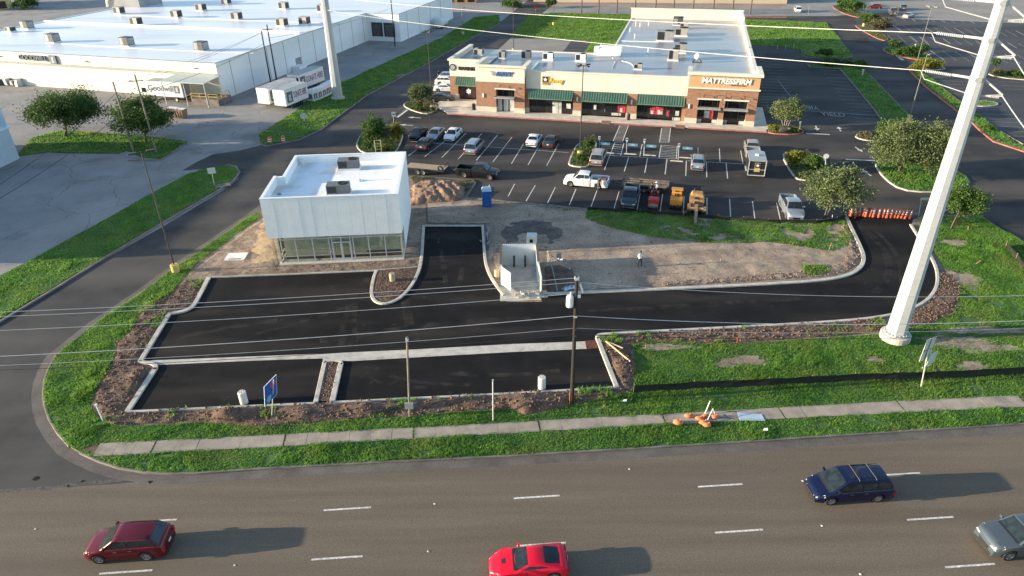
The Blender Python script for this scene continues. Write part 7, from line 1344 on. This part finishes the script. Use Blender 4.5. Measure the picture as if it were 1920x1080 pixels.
# wooden poles by the store
def wpole(label, base, top_y, mt, arm=True, z=0.0):
    b = GV(base[0], base[1], z); h = height_at(base, top_y); t = thing('utility_pole', label, 'utility pole', loc=b, group='wooden poles near the big store'); MB().tube([(0, 0, -.2), (0, 0, h)], [.16, .11], 8).build('pole', mt, t)
    if arm: MB().box((0, -.12, h-.9), (2.0, .1, .12), rz=.2).build('crossarm', wood_grey, t); [MB().lathe((x, -.1, h-.84), [(.05, 0), (.07, .08), (.03, .16)], 6).build('insulator', glassin, t) for x in (-.85, .85)]
    return Vector((b.x, b.y, h))
a_ = wpole('leaning-looking wooden pole between the two oaks', (250, 283), 154, wood_grey, False, .1); b_ = wpole('wooden pole with crossarm in front of the round oak', (293, 285), 140, wood_grey, True, .1); c__ = wpole('dark wooden pole left of the box trailers', (509, 162), 57, wood_dark, False); d__ = wpole('dark wooden pole with transformers behind the trailers', (520, 157), 46, wood_dark, True); e__ = wpole('dark wooden pole by the store dock doors', (741, 87), -10, wood_dark, True)
wire('overhead_wire', a_-Vector((0, 0, .4)), d__-Vector((0, 0, 1)), .5, .022, wire_d, 'upper dark wire from the oaks to the trailers', group='store wires'); wire('overhead_wire', b_-Vector((0, 0, .9)), d__-Vector((0, 0, .9)), .6, .022, wire_d, 'dark wire from the crossarm pole to the trailer poles', group='store wires'); wire('overhead_wire', b_-Vector((0, 0, 2.5)), c__-Vector((0, 0, 2.5)), .7, .03, wire_d, 'thick low cable from the crossarm pole to the trailer poles', group='store wires'); wire('overhead_wire', d__-Vector((0, 0, 2.5)), e__-Vector((0, 0, 3)), .8, .025, wire_d, 'cable running past the store side wall', group='store wires')
wire('overhead_wire', a_-Vector((0, 0, 1.5)), GV(-120, 420, 8.5), .8, .025, wire_d, 'upper dark cable running down left over the cracked lot', group='store wires'); wire('overhead_wire', b_-Vector((0, 0, 3)), GV(-120, 440, 8.0), .9, .03, wire_d, 'lower dark cable running down left over the cracked lot', group='store wires')
# ================================================================== signs
def sign_post(label, base, top, h, mt_post=None, z=0.0): return post('road_sign', label, base, top, h, .035, mt_post or alu, 'sign', z)
t, v = post('road_sign', 'tilted blue sign board with a red round emblem in the dirt bank', (509, 783), (513, 711), 3.4, .035, MATS['pale_post'], 'sign')
d = Vector((.45, .9, 0)).normalized(); up = v.normalized(); bl = mat('sign_board_blue', (0.012, 0.075, 0.30), .5, scale=3, var=.15)
def board(par, name, c, dx, up, w, h, mt, th=.03):
    n = dx.cross(up).normalized()*th/2; q = [c+dx*sx*w/2+up*sy*h/2 for sx, sy in ((-1, -1), (1, -1), (1, 1), (-1, 1))]; m = MB(); m.loft([[p-n for p in q], [p+n for p in q]]); return m.build(name, mt, par, fix=True)
sk = Vector((.55, .55, .35)).normalized(); b = board(t, 'board', v*.72+Vector((-.15, -.06, 0)), Vector((.55, .8, .3)).normalized(), Vector((.05, .3, .95)).normalized(), 1.15, 1.45, bl)
board(b, 'board_edge', v*.72+Vector((-.15, -.06, 0))+Vector((-.02, .02, 0)), Vector((.55, .8, .3)).normalized(), Vector((.05, .3, .95)).normalized(), 1.25, 1.55, white_m)
dx_ = Vector((.55, .8, .3)).normalized(); up_ = Vector((.05, .3, .95)).normalized(); nn_ = dx_.cross(up_).normalized(); nn_ = nn_ if nn_.y < 0 else -nn_; cc = v*.72+Vector((-.15, -.06, 0))+nn_*.03
for ox, oy, r, mt_, nm in ((.2, .38, .26, mat('sign_pink', (.50, .06, .16), .5), 'round_emblem'), (-.2, -.42, .24, mat('sign_light_blue', (.16, .34, .50), .5), 'pale_panel')):
    m = MB(); m.quad(*[cc+dx_*(ox+math.cos(a)*r)+up_*(oy+math.sin(a)*r) for a in np.arange(0, 6.28, .45)]); m.build(nm, mt_, b, fix=True)
t, v = post('road_sign', 'leaning pair of pale sign boards seen from behind near the big pole', (1727, 726), (1745, 634), 4.1, .045, MATS['pale_post'], 'sign')
pale_back = mat('sign_back_grey', (.50, .52, .47), .5, scale=2, var=.06); du = Vector((.93, .35, .12)).normalized(); board(t, 'board', v*.78+Vector((-.05, 0, 0)), du, Vector((0.02, 0, 1)), .95, 2.0, pale_back); board(t, 'board', v*.55+Vector((.62, .3, 0)), du, Vector((0.02, 0, 1)), .75, 1.05, pale_back); MB().tube([v*.44+Vector((-.4, -.3, .05)), v*.36+Vector((.9, .7, .0))], .03, 5).build('brace', alu, t)
board(t, 'board_rib', v*.78+Vector((-.06, -.03, 0)), du, Vector((0.02, 0, 1)), .06, 2.0, dark_unit); board(t, 'board_rib', v*.78+Vector((-.06, -.03, -.05)), du, Vector((0.02, 0, 1)), .75, .06, dark_unit)
t, v = sign_post('pale rectangular sign on the tip of the left median', (402, 348), (396, 316), 2.6, z=.12); board(t, 'plate', v*.88+Vector((0, -.05, 0)), Vector((1, .2, 0)).normalized(), Vector((0, 0, 1)), 1.0, .8, pale_back)
def octagon(t, c, dx, r, mt): m = MB(); m.quad(*[c+dx*math.cos(a)*r+Vector((0, 0, math.sin(a)*r)) for a in np.arange(math.pi/8, 6.28, math.pi/4)]); m.build('plate', mt, t, fix=True)
t, v = sign_post('stop sign seen from behind beside the bushes', (1546, 330), (1549, 291), 2.6, z=.12); octagon(t, v*.95+Vector((0, -.05, 0)), Vector((1, -.2, 0)).normalized(), .38, pale_back)
t, v = sign_post('round-looking sign back on the grass near the trailers', (571, 228), (569, 216), 1.9, z=.12); octagon(t, v*.9+Vector((0, -.05, 0)), Vector((.9, .3, 0)).normalized(), .55, pale_back)
for i, (x, y, xt, yt) in enumerate(((535, 395, 537, 235), (862, 430, 868, 255), (1068, 470, 1080, 265), (1483, 510, 1493, 320))):
    b0 = o4(x, y); t0 = o4(xt, yt); t, v = sign_post('%s accessible parking sign on a thin post, counted from the left' % ['first', 'second', 'third', 'fourth'][i], b0, t0, 2.2, z=.013); MB().box(v*.93+Vector((0, -.03, 0)), (.32, .02, .5), rz=MR).build('plate', pale_back, t); MB().box(v*.93+Vector((0, -.045, .05)), (.24, .01, .24), rz=MR).build('symbol_panel', sign_blue, t)
t, v = sign_post('small square keep-right sign above the first parking island', (738, 232), (738, 212), 2.0, z=.12); MB().box(v*.9+Vector((0, -.03, 0)), (.65, .02, .75)).build('plate', pale_back, t); MB().box(v*.9+Vector((0, -.045, 0)), (.35, .01, .3), ry=.5).build('symbol', dark_unit, t)
t, v = sign_post('thin sign post in the small red kerbed bed', (1499, 248), (1501, 228), 2.0, z=.12); MB().box(v*.92+Vector((0, 0, 0)), (.3, .02, .4)).build('plate', pale_back, t)
t, v = sign_post('stop sign at the far street corner behind the lawn', (1004, 30), (1004, 13), 2.6); octagon(t, v*.9+Vector((0, -.05, 0)), Vector((1, 0, 0)), .5, redp)
t, v = sign_post('stop sign beside the white van at the top', (1516, 28), (1517, 12), 2.6); octagon(t, v*.95, Vector((1, 0, 0)), .5, pale_back)
t, v = post('utility_marker', 'white marker post in front of the round lane bush', (1617, 141), (1619, 131), 1.3, .13, white_m, 'marker', .12); MB().box(v, (.3, .3, .1)).build('cap', white_m, t)
t, v = post('utility_marker', 'white marker post standing in the far hedge', (1714, 103), (1717, 83), 2.2, .12, white_m, 'marker', .12); MB().box(v, (.28, .28, .1)).build('cap', white_m, t)
t, v = sign_post('low grey sign frame by the driveway mouth', (1722, 406), (1728, 373), 2.3, z=.12); MB().box(v*.98+Vector((.45, .1, 0)), (1.0, .03, .28)).build('plate', pale_back, t)
for i, x in enumerate((1458, 1473, 1488)): post('bollard_stake', '%s thin white stake at the edge of the far lawn' % ('left', 'middle', 'right')[i], (x, 91), (x+.7, 84), .9, .04, white_m, 'stake', .1)
# ================================================================== site things
orange_m = mat('safety_orange', (0.62, 0.10, 0.03), .6, scale=3, var=.1); refl = mat('white_reflective_band', (.70, .68, .64), .5)
bl_ = mat('toilet_blue', (0.012, 0.085, 0.32), .5, scale=1, var=.08); bl_r = mat('toilet_roof', (.40, .50, .60), .5)
t = thing('portable_toilet', 'blue portable toilet at the edge of the car park', 'portable toilet', loc=GV(913, 386, ZS), rz=.06)
m = MB(); m.b2(-.56, .56, -.56, .56, .1, 2.1); m.build('cabin', bl_, t); m = MB(); m.loft([[(x*k, y*k, z) for x, y in ((-.6, -.6), (.6, -.6), (.6, .6), (-.6, .6))] for k, z in ((1, 2.1), (1, 2.16), (.75, 2.38))]); m.build('roof', bl_r, t, fix=True); m = MB(); m.b2(-.38, .38, -.585, -.56, .15, 1.98); d = m.build('door', bl_, t); MB().b2(.25, .31, -.61, -.585, 1.0, 1.15).build('handle', dark_frame, d); m = MB(); m.b2(-.62, .62, -.62, .62, 0, .1); m.build('skid', dark_unit, t)
for k in range(4): MB().b2(.56, .575, -.4, .4, 1.75+k*.07, 1.79+k*.07).build('vent_slot', dark_frame, t)
MB().tube([(.4, .4, 2.2), (.4, .4, 2.6)], .06, 8).build('vent_pipe', bl_r, t)
t = thing('utility_vault', 'pale square concrete vault lid with a dark slot left of the building', 'vault', loc=GV(443, 482, ZS+.1), rz=.05); MB().b2(-1.05, 1.05, -.85, .85, -.1, .1).build('lid', white_conc, t); MB().b2(-.6, .65, -.7, -.55, .1, .115).build('slot', dark_frame, t)
t = thing('junction_box', 'pale concrete box with a square hole sunk in the dark soil', 'concrete box', loc=GV(997, 455, ZS), rz=-.1); MB().b2(-.55, .55, -.5, .5, -.1, 1.0).build('box', white_conc, t); MB().b2(-.2, .15, -.53, -.5, .25, .65).build('opening', black_m, t)
# pipes and boards lying about
pipe_m = mat('grey_pipe', (.28, .29, .31), .5); board_m = mat('raw_timber', (.42, .31, .20), .85, scale=2, var=.2, stretch=(0, 1, 6))
for i in range(12):
    a = GV(912+random.uniform(-4, 4), 445+random.uniform(-8, 14), ZS+.12+.03*(i % 4)); l = random.uniform(.5, 1.5); an = random.uniform(.9, 2.4); b = a+Vector((math.cos(an)*l, math.sin(an)*l, random.uniform(0, .25))); MB().tube([a, b], .035, 6).build('loose_pipe', pipe_m, label='short grey conduit offcut in the heap beside the drive-through kerb', cat='pipe', group='conduit offcuts')
MB().tube([GV(1027, 472, ZS+.3), GV(1036, 505, ZS+.25), GV(1045, 545, ZS+.2)], .05, 6).build('long_pipe', pipe_m, label='long grey pipe lying on the dark soil right of the bin enclosure', cat='pipe')
for a, b, lb, w in (((1136, 640), (1182, 678), 'long raw timber lying on the soil near the drain', .14), ((1139, 641), (1168, 653), 'short raw timber crossing the long one near the drain', .12)):
    A = GV(*a, ZS+.32); B = GV(*b, ZS+.30); MB().tube([A, B], w*.6, 4).build('timber', board_m, label=lb, cat='timber')
for i, (px, s) in enumerate((((1068, 539), .9), ((1060, 543), .6), ((1075, 540), .7))):
    c = GV(*px, ZS+.08); V = []; m = MB()
    for k in range(9): a = k*.7; m.quad(c+Vector((math.cos(a)*s*.6, math.sin(a)*s*.5, .05)), c+Vector((math.cos(a+.7)*s*.65, math.sin(a+.7)*s*.45, .16*random.random())), c+Vector((.05, 0, .3*random.random()+.1)))
    m.build('plastic_sheet', mat('pale_blue_plastic', (.50, .58, .66), .4), label=['crumpled pale blue plastic sheet behind the utility pole', 'small torn plastic sheet left of the crumpled one', 'small torn plastic sheet right of the crumpled one'][i], cat='plastic sheet')
for i, px in enumerate(((1045, 486), (1052, 487), (1066, 505), (1050, 503))):
    c = GV(*px, ZS+.12); m = MB(); m.quad(c+Vector((-.2, -.1, 0)), c+Vector((.15, -.15, .03)), c+Vector((.2, .12, .08)), c+Vector((-.05, .18, .02))); m.build('litter', white_m, label='%s scrap of white litter on the soil by the enclosure' % ('first', 'second', 'third', 'fourth')[i], cat='litter')
# silt fences: separate fabric bays between stakes
fab = mat('black_silt_fabric', (0.012, 0.014, 0.013), .75, scale=3, var=.3); stake_m = mat('timber_stake', (.30, .22, .13), .9)
def silt(px, label, h=.55, z=ZS, step=2.4):
    P = [Vector(G(p[0], p[1], z)) for p in px]; pts = []
    for a, b in zip(P[:-1], P[1:]):
        n = max(1, int((b-a).length/step)); pts += [a.lerp(b, k/n) for k in range(n)]
    pts.append(P[-1]); t = thing('silt_fence', label, 'silt fence', loc=(pts[0].x, pts[0].y, z)); o0 = Vector((pts[0].x, pts[0].y, 0))
    for i, (a, b) in enumerate(zip(pts[:-1], pts[1:])):
        d = (b-a).normalized(); n = Vector((-d.y, d.x)); m = MB(); rows = []
        for k in range(5):
            q = a.lerp(b, k/4)-o0.xy; s = math.sin(k/4*math.pi)*random.uniform(.02, .10); rows.append([(q.x+n.x*s*.5, q.y+n.y*s*.5, -.05), (q.x+n.x*s, q.y+n.y*s, h*.5), (q.x-n.x*s*.4, q.y-n.y*s*.4, h-s*.6)])
        for k in range(4):
            for j in range(2): m.quad(rows[k][j], rows[k+1][j], rows[k+1][j+1], rows[k][j+1])
        m.build('fabric_bay', fab, t); q = a-o0.xy; MB().box((q.x, q.y+.03, h*.55), (.04, .04, h*1.25)).build('stake', stake_m, t)
silt([(1101, 396), (1200, 401), (1300, 408), (1440, 419), (1530, 421), (1568, 416), (1586, 408)], 'long black silt fence between the grass and the parked machines'); silt([(1188, 737), (1300, 730), (1440, 724), (1600, 715), (1760, 710), (1920, 702), (2040, 697)], 'long black silt fence across the grass below the big pole', h=.75); silt([(1886, 462), (1905, 485), (1930, 520)], 'short black silt fence at the right edge of the frame')
# row of orange channelizers at the driveway mouth
o8 = lambda x, y: (1580+x/12, 380+y/12)
def channelizer(px, label, tilt=0.0):
    c = GV(px[0], px[1], .145); t = thing('channelizer', label, 'traffic cone', loc=c, group='orange channelizers across the driveway'); t.rotation_euler = (0, tilt, 0)
    MB().box((0, 0, .04), (.38, .38, .08)).build('base', black_m, t); MB().lathe((0, 0, .08), [(.15, 0), (.11, .45), (.085, .95), (.05, 1.05)], 10).build('cone', orange_m, t)
    for z, r in ((.5, .112), (.75, .102)): MB().lathe((0, 0, .08+z), [(r, 0), (r-.008, .13)], 10).build('band', refl, t)
    MB().tube([(0, 0, 1.1), (0, .0, 1.22)], .03, 6).build('grip', orange_m, t)
num = ['first', 'second', 'third', 'fourth', 'fifth', 'sixth', 'seventh', 'eighth', 'ninth', 'tenth', 'eleventh', 'twelfth', 'thirteenth', 'fourteenth', 'fifteenth', 'sixteenth']
CX = [(180, 310), (275, 315), (365, 305), (445, 315), (510, 325), (595, 325), (680, 335), (800, 340), (895, 340), (985, 350), (1070, 350), (1155, 350), (1230, 355), (1315, 365), (1395, 375), (1490, 375)]
for i, q in enumerate(CX): channelizer(o8(*q), '%s orange and white channelizer from the left across the driveway mouth' % num[i], random.uniform(-.08, .12))
A_ = GV(*o8(150, 318), .15); B_ = GV(*o8(1530, 385), .15)
t = thing('mesh_fence', 'sagging red plastic mesh strung behind the row of channelizers', 'mesh fence', loc=A_)
for k in range(15):
    p = A_.lerp(B_, k/15)-A_; q = A_.lerp(B_, (k+1)/15)-A_; z0 = .45+.2*math.sin(k*1.7); z1 = .45+.2*math.sin((k+1)*1.7)
    m = MB()
    for j in range(4): zz = j/3; m.tube([p+Vector((0, .25, .05+z0*zz*1.3)), q+Vector((0, .25, .05+z1*zz*1.3))], .03, 4)
    for j in range(5): r = p.lerp(q, j/5); zz = z0+(z1-z0)*j/5; m.tube([r+Vector((0, .25, .05)), r+Vector((0, .25, .05+zz*1.3))], .025, 4)
    m.build('mesh_panel', mat('red_mesh', (.40, .045, .03), .7), t)
for px, lb in (((507, 269), 'left orange traffic drum at the tip of the long grass strip'), ((532, 267), 'right orange traffic drum near the tip of the long grass strip')):
    t = thing('traffic_drum', lb, 'traffic drum', loc=GV(px[0], px[1], .0)); MB().lathe((0, 0, 0), [(.42, 0), (.42, .08), (.3, .1), (.27, 1.0), (.2, 1.05)], 12).build('body', orange_m, t)
    for z in (.35, .65): MB().lathe((0, 0, z), [(.30, 0), (.295, .13)], 12).build('band', refl, t)
# knocked over barricade, sandbags and plate on the sidewalk
bag = mat('orange_sandbag', (0.60, 0.19, 0.07), .8, scale=5, var=.25)
ob = lambda x, y: (1240+x*.1146, 730+y*.1146)
for i, (x, y, r) in enumerate(((270, 560, .38), (440, 450, .30), (490, 445, .26), (620, 490, .32), (690, 560, .34), (745, 600, .32), (710, 440, .2), (870, 465, .3))):
    c = GV(*ob(x, y), ZS+.05); t = thing('sandbag', '%s orange sandbag from the left by the knocked over barricade' % num[i], 'sandbag', loc=c, group='orange sandbags'); m = MB(); rg = random.Random(i)
    rings = [[(r*a*math.cos(k*.785)*rg.uniform(.85, 1.15), r*.7*a*math.sin(k*.785)*rg.uniform(.85, 1.15), z*r) for k in range(8)] for a, z in ((.7, 0), (1.0, .25), (.95, .55), (.5, .8))]; m.loft(rings); m.build('bag', bag, t, fix=True, smooth=True); MB().tube([(r*.3, 0, r*.7), (r*.55, .05, r*.95)], .05, 5).build('tied_end', bag, t)
steel_w = mat('white_steel_leg', (.62, .60, .52), .5)
t = thing('barricade_frame', 'fallen white barricade legs sticking up from the sidewalk', 'barricade', loc=GV(*ob(760, 460), ZS+.05)); o_ = Vector(t.location)
def upto(px, z): return GV(*ob(*px), ZS+z)-o_
for a, za, b, zb, r in (((705, 420), .05, (800, 190), 1.0, .045), ((735, 545), .1, (848, 315), .75, .04), ((848, 315), .75, (885, 440), .08, .03), ((760, 320), .45, (1240, 375), .06, .02), ((930, 450), .05, (1280, 500), .06, .02), ((985, 400), .08, (1110, 470), .06, .02)):
    MB().tube([upto(a, za), upto(b, zb)], r, 5).build('leg', steel_w if r > .025 else dark_unit, t)
t = thing('sign_plate', 'flat pale blue metal plate lying on the sidewalk', 'metal plate', loc=GV(*ob(1470, 455), ZS+.06)); o_ = Vector(t.location); q = [GV(*ob(*p), ZS+.06)-o_ for p in ((1285, 510), (1700, 520), (1640, 410), (1240, 380))]; m = MB(); m.prism([(v.x, v.y) for v in q], 0, .03); m.build('plate', mat('pale_blue_metal', (.40, .47, .54), .4), t)
for i, (px, lb) in enumerate((((1435, 806), 'white paper scrap in the verge grass below the metal plate'), ((1391, 720), 'white scrap on the silt fence line'), ((1171, 752), 'white scrap in the grass near the utility pole'))):
    c = GV(*px, ZS+.15); m = MB(); m.quad(c+Vector((-.2, -.06, 0)), c+Vector((.16, -.1, .02)), c+Vector((.18, .1, .1)), c+Vector((-.05, .12, .05))); m.build('litter', white_m, label=lb, cat='litter')
for i, (b, tp_, h, mt_) in enumerate((((1553, 471), (1559, 456), .8, stake_m), ((1350, 491), (1352, 484), .4, stake_m), ((1382, 643), (1383, 634), .55, orange_m), ((1825, 497), (1838, 489), .5, stake_m), ((1815, 432), (1816, 425), .5, stake_m), ((1560, 412), (1561, 403), .5, white_m), ((1211, 653), (1211, 645), .4, stake_m))):
    t, v = post('survey_stake', ['wooden survey stake in the grass left of the driveway', 'low survey stake in the pale field', 'small orange survey stake in the soil bank', 'wooden stake with tape in the right field', 'pale stake in the field below the small tree', 'white stake beside the pickup tree', 'tiny stake at the corner of the soil bank'][i], b, tp_, h, .03, mt_, 'stake'); MB().box(v, (.09, .06, .12)).build('flag', orange_m, t)
t = thing('manhole_slab', 'pale concrete inlet slab in the car park kerb', 'drain inlet', loc=GV(1025, 386, ZS+.02), rz=-.25); MB().b2(-.95, .95, -.45, .45, -.1, .06).build('slab', concrete_kerb, t); MB().lathe((0, .1, .06), [(.3, 0), (.3, .02)], 14).build('cover', dark_unit, t)
t = thing('manhole_slab', 'concrete storm inlet at the tip of the left median', 'drain inlet', loc=GV(418, 348, .13), rz=.5); MB().b2(-.95, .95, -.6, .6, -.1, .07).build('slab', concrete_kerb, t); MB().lathe((0, .1, .07), [(.3, 0), (.3, .02)], 14).build('cover', dark_unit, t); MB().b2(-.7, .7, -.62, -.6, -.05, .04).build('throat', black_m, t)
t = thing('manhole_slab', 'small concrete box in the long grass strip', 'drain inlet', loc=GV(752, 142, .13), rz=.4); MB().b2(-.9, .9, -.6, .6, -.1, .12).build('slab', concrete_kerb, t); MB().lathe((0, 0, .12), [(.35, 0), (.35, .02)], 12).build('cover', dark_unit, t)
# dock canopy, railings, bins by the store
dk = thing('dock_canopy', 'pale green loading canopy on posts at the store corner', 'canopy', loc=(*G(352, 196), 0), rz=math.radians(-14.5)); m = MB(); m.loft([[(x, y, 4.3+.05*y) for x, y in ((-4.0, -1.2), (5.4, -1.2), (5.4, 4.2), (-4.0, 4.2))], [(x, y, 4.45+.05*y) for x, y in ((-4.0, -1.2), (5.4, -1.2), (5.4, 4.2), (-4.0, 4.2))]]); m.build('roof', mat('pale_green_sheet', (.42, .46, .42), .5, scale=1, var=.06), dk, fix=True)
for x in (-3.7, .9, 5.2): MB().tube([(x, -1.0, 0), (x, -1.0, 4.3)], .07, 6).build('post', alu, dk)
m = MB(); m.b2(.9, 6.6, .2, 4.2, 0, 1.1); m.build('platform', concrete_kerb, dk)
rail_y = mat('yellow_rail', (.55, .38, .05), .6)
for a, b in (((1.0, .25), (6.5, .25)), ((6.5, .25), (6.5, 4.0))):
    for z in (1.6, 2.1): MB().tube([(a[0], a[1], z), (b[0], b[1], z)], .05, 5).build('rail', rail_y, dk)
    for k in range(4): p = Vector(a).lerp(Vector(b), k/3); MB().tube([(p.x, p.y, 0), (p.x, p.y, 2.1)], .06, 5).build('rail_post', rail_y, dk)
for px, lb, mt_, rz_ in (((340, 221), 'brown steel skip in front of the dock canopy', mat('brown_skip', (.24, .15, .09), .8, scale=2, var=.2), -.25), ((325, 219), 'brown skip with white lid flap next to the dock', MATS['brown_skip'], -.25)):
    t = thing('skip', lb, 'skip', loc=GV(*px, 0), rz=rz_); m = MB(); m.loft([[(x*k, y*k, z) for x, y in ((-.95, -.75), (.95, -.75), (.95, .75), (-.95, .75))] for k, z in ((.9, .12), (1, 1.45))]); m.build('body', mt_, t, fix=True); MB().b2(-1.0, 1.0, -.8, .8, 1.45, 1.52).build('rim', mt_, t); MB().b2(-.95, .95, -.1, .75, 1.53, 1.58).build('lid', wt_m, t)
    for x in (-.5, 0, .5): MB().b2(x-.05, x+.05, -.8, -.72, .2, 1.4).build('rib', mt_, t)
t = thing('propane_tank', 'white tank on a stand at the far side wall of the store', 'tank', loc=GV(828, 52, 0), rz=GR); m = MB(); m.tube([(0, -2.6, 1.6), (0, -2.3, 1.6), (0, 2.3, 1.6), (0, 2.6, 1.6)], [.7, 1.25, 1.25, .7], 14); m.build('vessel', wt_m, t); [MB().b2(-.9, .9, y-.2, y+.2, 0, .7).build('cradle', dark_unit, t) for y in (-1.5, 1.5)]
t = thing('cart_heap', 'jumble of discarded silver goods against the store front at far left', 'goods heap', loc=GV(22, 160, 0), rz=GR)
for i in range(7): MB().box((random.uniform(-2.5, 2.5), random.uniform(-.5, .5), .55+.1*i % .5), (random.uniform(.8, 1.6), random.uniform(.7, 1.2), random.uniform(.8, 1.3)), rz=random.uniform(0, 3), ry=random.uniform(-.3, .3)).build('item', [alu, grey_metal, dark_unit][i % 3], t)
# ================================================================== people
def person(label, px, z, shirt, pants, skin, hair, pose, facing=0.0, h=1.74, hat=None):
    """one skinned figure; pose gives hand targets in the body's own frame"""
    k = h/1.74; J = {'pel': (0, 0, .95), 'spine': (0, .01, 1.15), 'chest': (0, 0, 1.36), 'neck': (0, -.01, 1.50), 'head0': (0, -.02, 1.58), 'head': (0, -.03, 1.70)}
    st = pose.get('stance', .11)
    for s, n in ((1, 'l'), (-1, 'r')):
        J['hip'+n] = (s*.10, 0, .90); J['knee'+n] = (s*st, -.03, .50); J['ank'+n] = (s*(st+.02), .02, .09); J['toe'+n] = (s*(st+.05), -.15, .045); J['sho'+n] = (s*.19, 0, 1.42); e, w = pose[n]; J['elb'+n] = e; J['wri'+n] = w
        wv = Vector(w); dirv = (wv-Vector(e)).normalized(); J['palm'+n] = tuple(wv+dirv*.07)
    R_ = {'pel': .145, 'spine': .13, 'chest': .15, 'neck': .058, 'head0': .075, 'head': .092}
    for n in 'lr': R_.update({'hip'+n: .10, 'knee'+n: .068, 'ank'+n: .05, 'toe'+n: .042, 'sho'+n: .075, 'elb'+n: .048, 'wri'+n: .034, 'palm'+n: .036})
    E_ = [('pel', 'spine'), ('spine', 'chest'), ('chest', 'neck'), ('neck', 'head0'), ('head0', 'head')]
    for n in 'lr': E_ += [('pel', 'hip'+n), ('hip'+n, 'knee'+n), ('knee'+n, 'ank'+n), ('ank'+n, 'toe'+n), ('chest', 'sho'+n), ('sho'+n, 'elb'+n), ('elb'+n, 'wri'+n), ('wri'+n, 'palm'+n)]
    names = list(J)
    for n in 'lr':      # five fingers rooted in each palm
        w = Vector(J['wri'+n]); p = Vector(J['palm'+n]); d = (p-w).normalized(); sd = d.cross(Vector((0, 1, 0))).normalized() if abs(d.y) < .9 else Vector((1, 0, 0))
        for i, (o, l) in enumerate(((-.030, .060), (-.010, .072), (.010, .068), (.028, .055), (-.045, .035))):
            J['f%s%d' % (n, i)] = tuple(p+d*.02+sd*o); J['g%s%d' % (n, i)] = tuple(p+d*(.02+l*.8)+sd*o*1.2+Vector((0, -.02, -.01))); R_['f%s%d' % (n, i)] = .010; R_['g%s%d' % (n, i)] = .008; names += ['f%s%d' % (n, i), 'g%s%d' % (n, i)]; E_ += [('palm'+n, 'f%s%d' % (n, i)), ('f%s%d' % (n, i), 'g%s%d' % (n, i))]
    me = bpy.data.meshes.new('skel'); idx = {n: i for i, n in enumerate(names)}; me.from_pydata([J[n] for n in names], [(idx[a], idx[b]) for a, b in E_], []); o = bpy.data.objects.new('skel', me); COL.objects.link(o)
    mod = o.modifiers.new('s', 'SKIN'); sk = me.skin_vertices[0].data
    for n in names: sk[idx[n]].radius = (R_[n]*(1.15 if n in ('pel', 'chest', 'spine') else 1), R_[n]*(.8 if n in ('pel', 'chest', 'spine') else 1)); sk[idx[n]].use_root = (n == 'pel')
    o.modifiers.new('u', 'SUBSURF').levels = 1; bpy.context.view_layer.update(); bm_ = bpy.data.meshes.new_from_object(o.evaluated_get(bpy.context.evaluated_depsgraph_get())); bpy.data.objects.remove(o)
    bm_.name = 'body'; bm_.materials.clear()
    for x in (shirt, pants, skin, trim_black): bm_.materials.append(x)
    for p in bm_.polygons:
        c = p.center; hand = any((c-Vector(J['wri'+n])).length < .16 and (c-Vector(J['elb'+n])).length > .16 for n in 'lr'); p.material_index = 2 if c.z > 1.49 or hand else (3 if c.z < .11 else (1 if c.z < .98 and abs(c.x) < .30 and not any((c-Vector(J['elb'+n])).length < .12 for n in 'lr') else 0)); p.use_smooth = True
    t = thing('person', label, 'person', loc=GV(px[0], px[1], z), rz=facing); t.scale = (k,)*3; link('body', bm_, t)
    m = MB(); m.lathe((0, -.015, 1.66), [(.098, 0), (.108, .05), (.10, .11), (.06, .155), (.01, .165)], 12); m.build('hair', hair, t, smooth=True)
    if hat: m = MB(); m.lathe((0, -.03, 1.73), [(.15, 0), (.15, .015), (.112, .02), (.11, .08), (.06, .125), (.01, .13)], 14); m.build('hard_hat', hat, t, smooth=True)
    m = MB(); m.box((0, -.125, 1.665), (.025, .03, .04)); [m.box((s*.035, -.118, 1.695), (.02, .012, .012)) for s in (-1, 1)]; m.box((0, -.116, 1.625), (.045, .01, .01)); m.build('face', MATS['skin_shadow'] if 'skin_shadow' in MATS else mat('skin_shadow', (.14, .06, .04), .7), t)
    return t
skin_m = mat('skin', (.30, .16, .10), .6); hair_m = mat('dark_hair', (.012, .01, .009), .7); white_sh = mat('pale_blue_shirt', (.58, .64, .68), .8, scale=6, var=.08); jeans = mat('dark_trousers', (.02, .022, .028), .85); olive_sh = mat('grey_green_shirt', (.13, .15, .12), .85); brown_p = mat('brown_trousers', (.09, .055, .045), .85); lilac = mat('pale_shirt', (.42, .40, .42), .85)
down = {'l': ((.25, .03, 1.14), (.26, -.05, .90)), 'r': ((-.25, .03, 1.14), (-.26, -.05, .90))}
person('person in a pale shirt and dark trousers standing with raised hands on the soil', (1199, 500), ZS+.05, white_sh, jeans, skin_m, hair_m, {'l': ((.24, -.05, 1.15), (.08, -.26, 1.26)), 'r': ((-.26, .04, 1.16), (-.10, -.22, 1.20)), 'stance': .16}, .2, 1.76)
person('person in a grey green top standing behind the white work pickup', (1123, 357), .013, olive_sh, brown_p, skin_m, hair_m, down, .3, 1.8)
person('person in a dark top beside the flatbed trailer wheels', (1220, 366), .013, jeans, jeans, skin_m, hair_m, down, -.3, 1.72); person('person in a pale shirt and white hard hat beside the flatbed trailer', (1229, 366), .013, lilac, brown_p, skin_m, hair_m, {'l': ((.24, -.05, 1.15), (.12, -.25, 1.10)), 'r': down['r']}, -.6, 1.74, white_m)
person('person in dark clothes standing by the cars at the left end of the mall', (823, 148), .013, jeans, jeans, skin_m, hair_m, down, .5, 1.75)
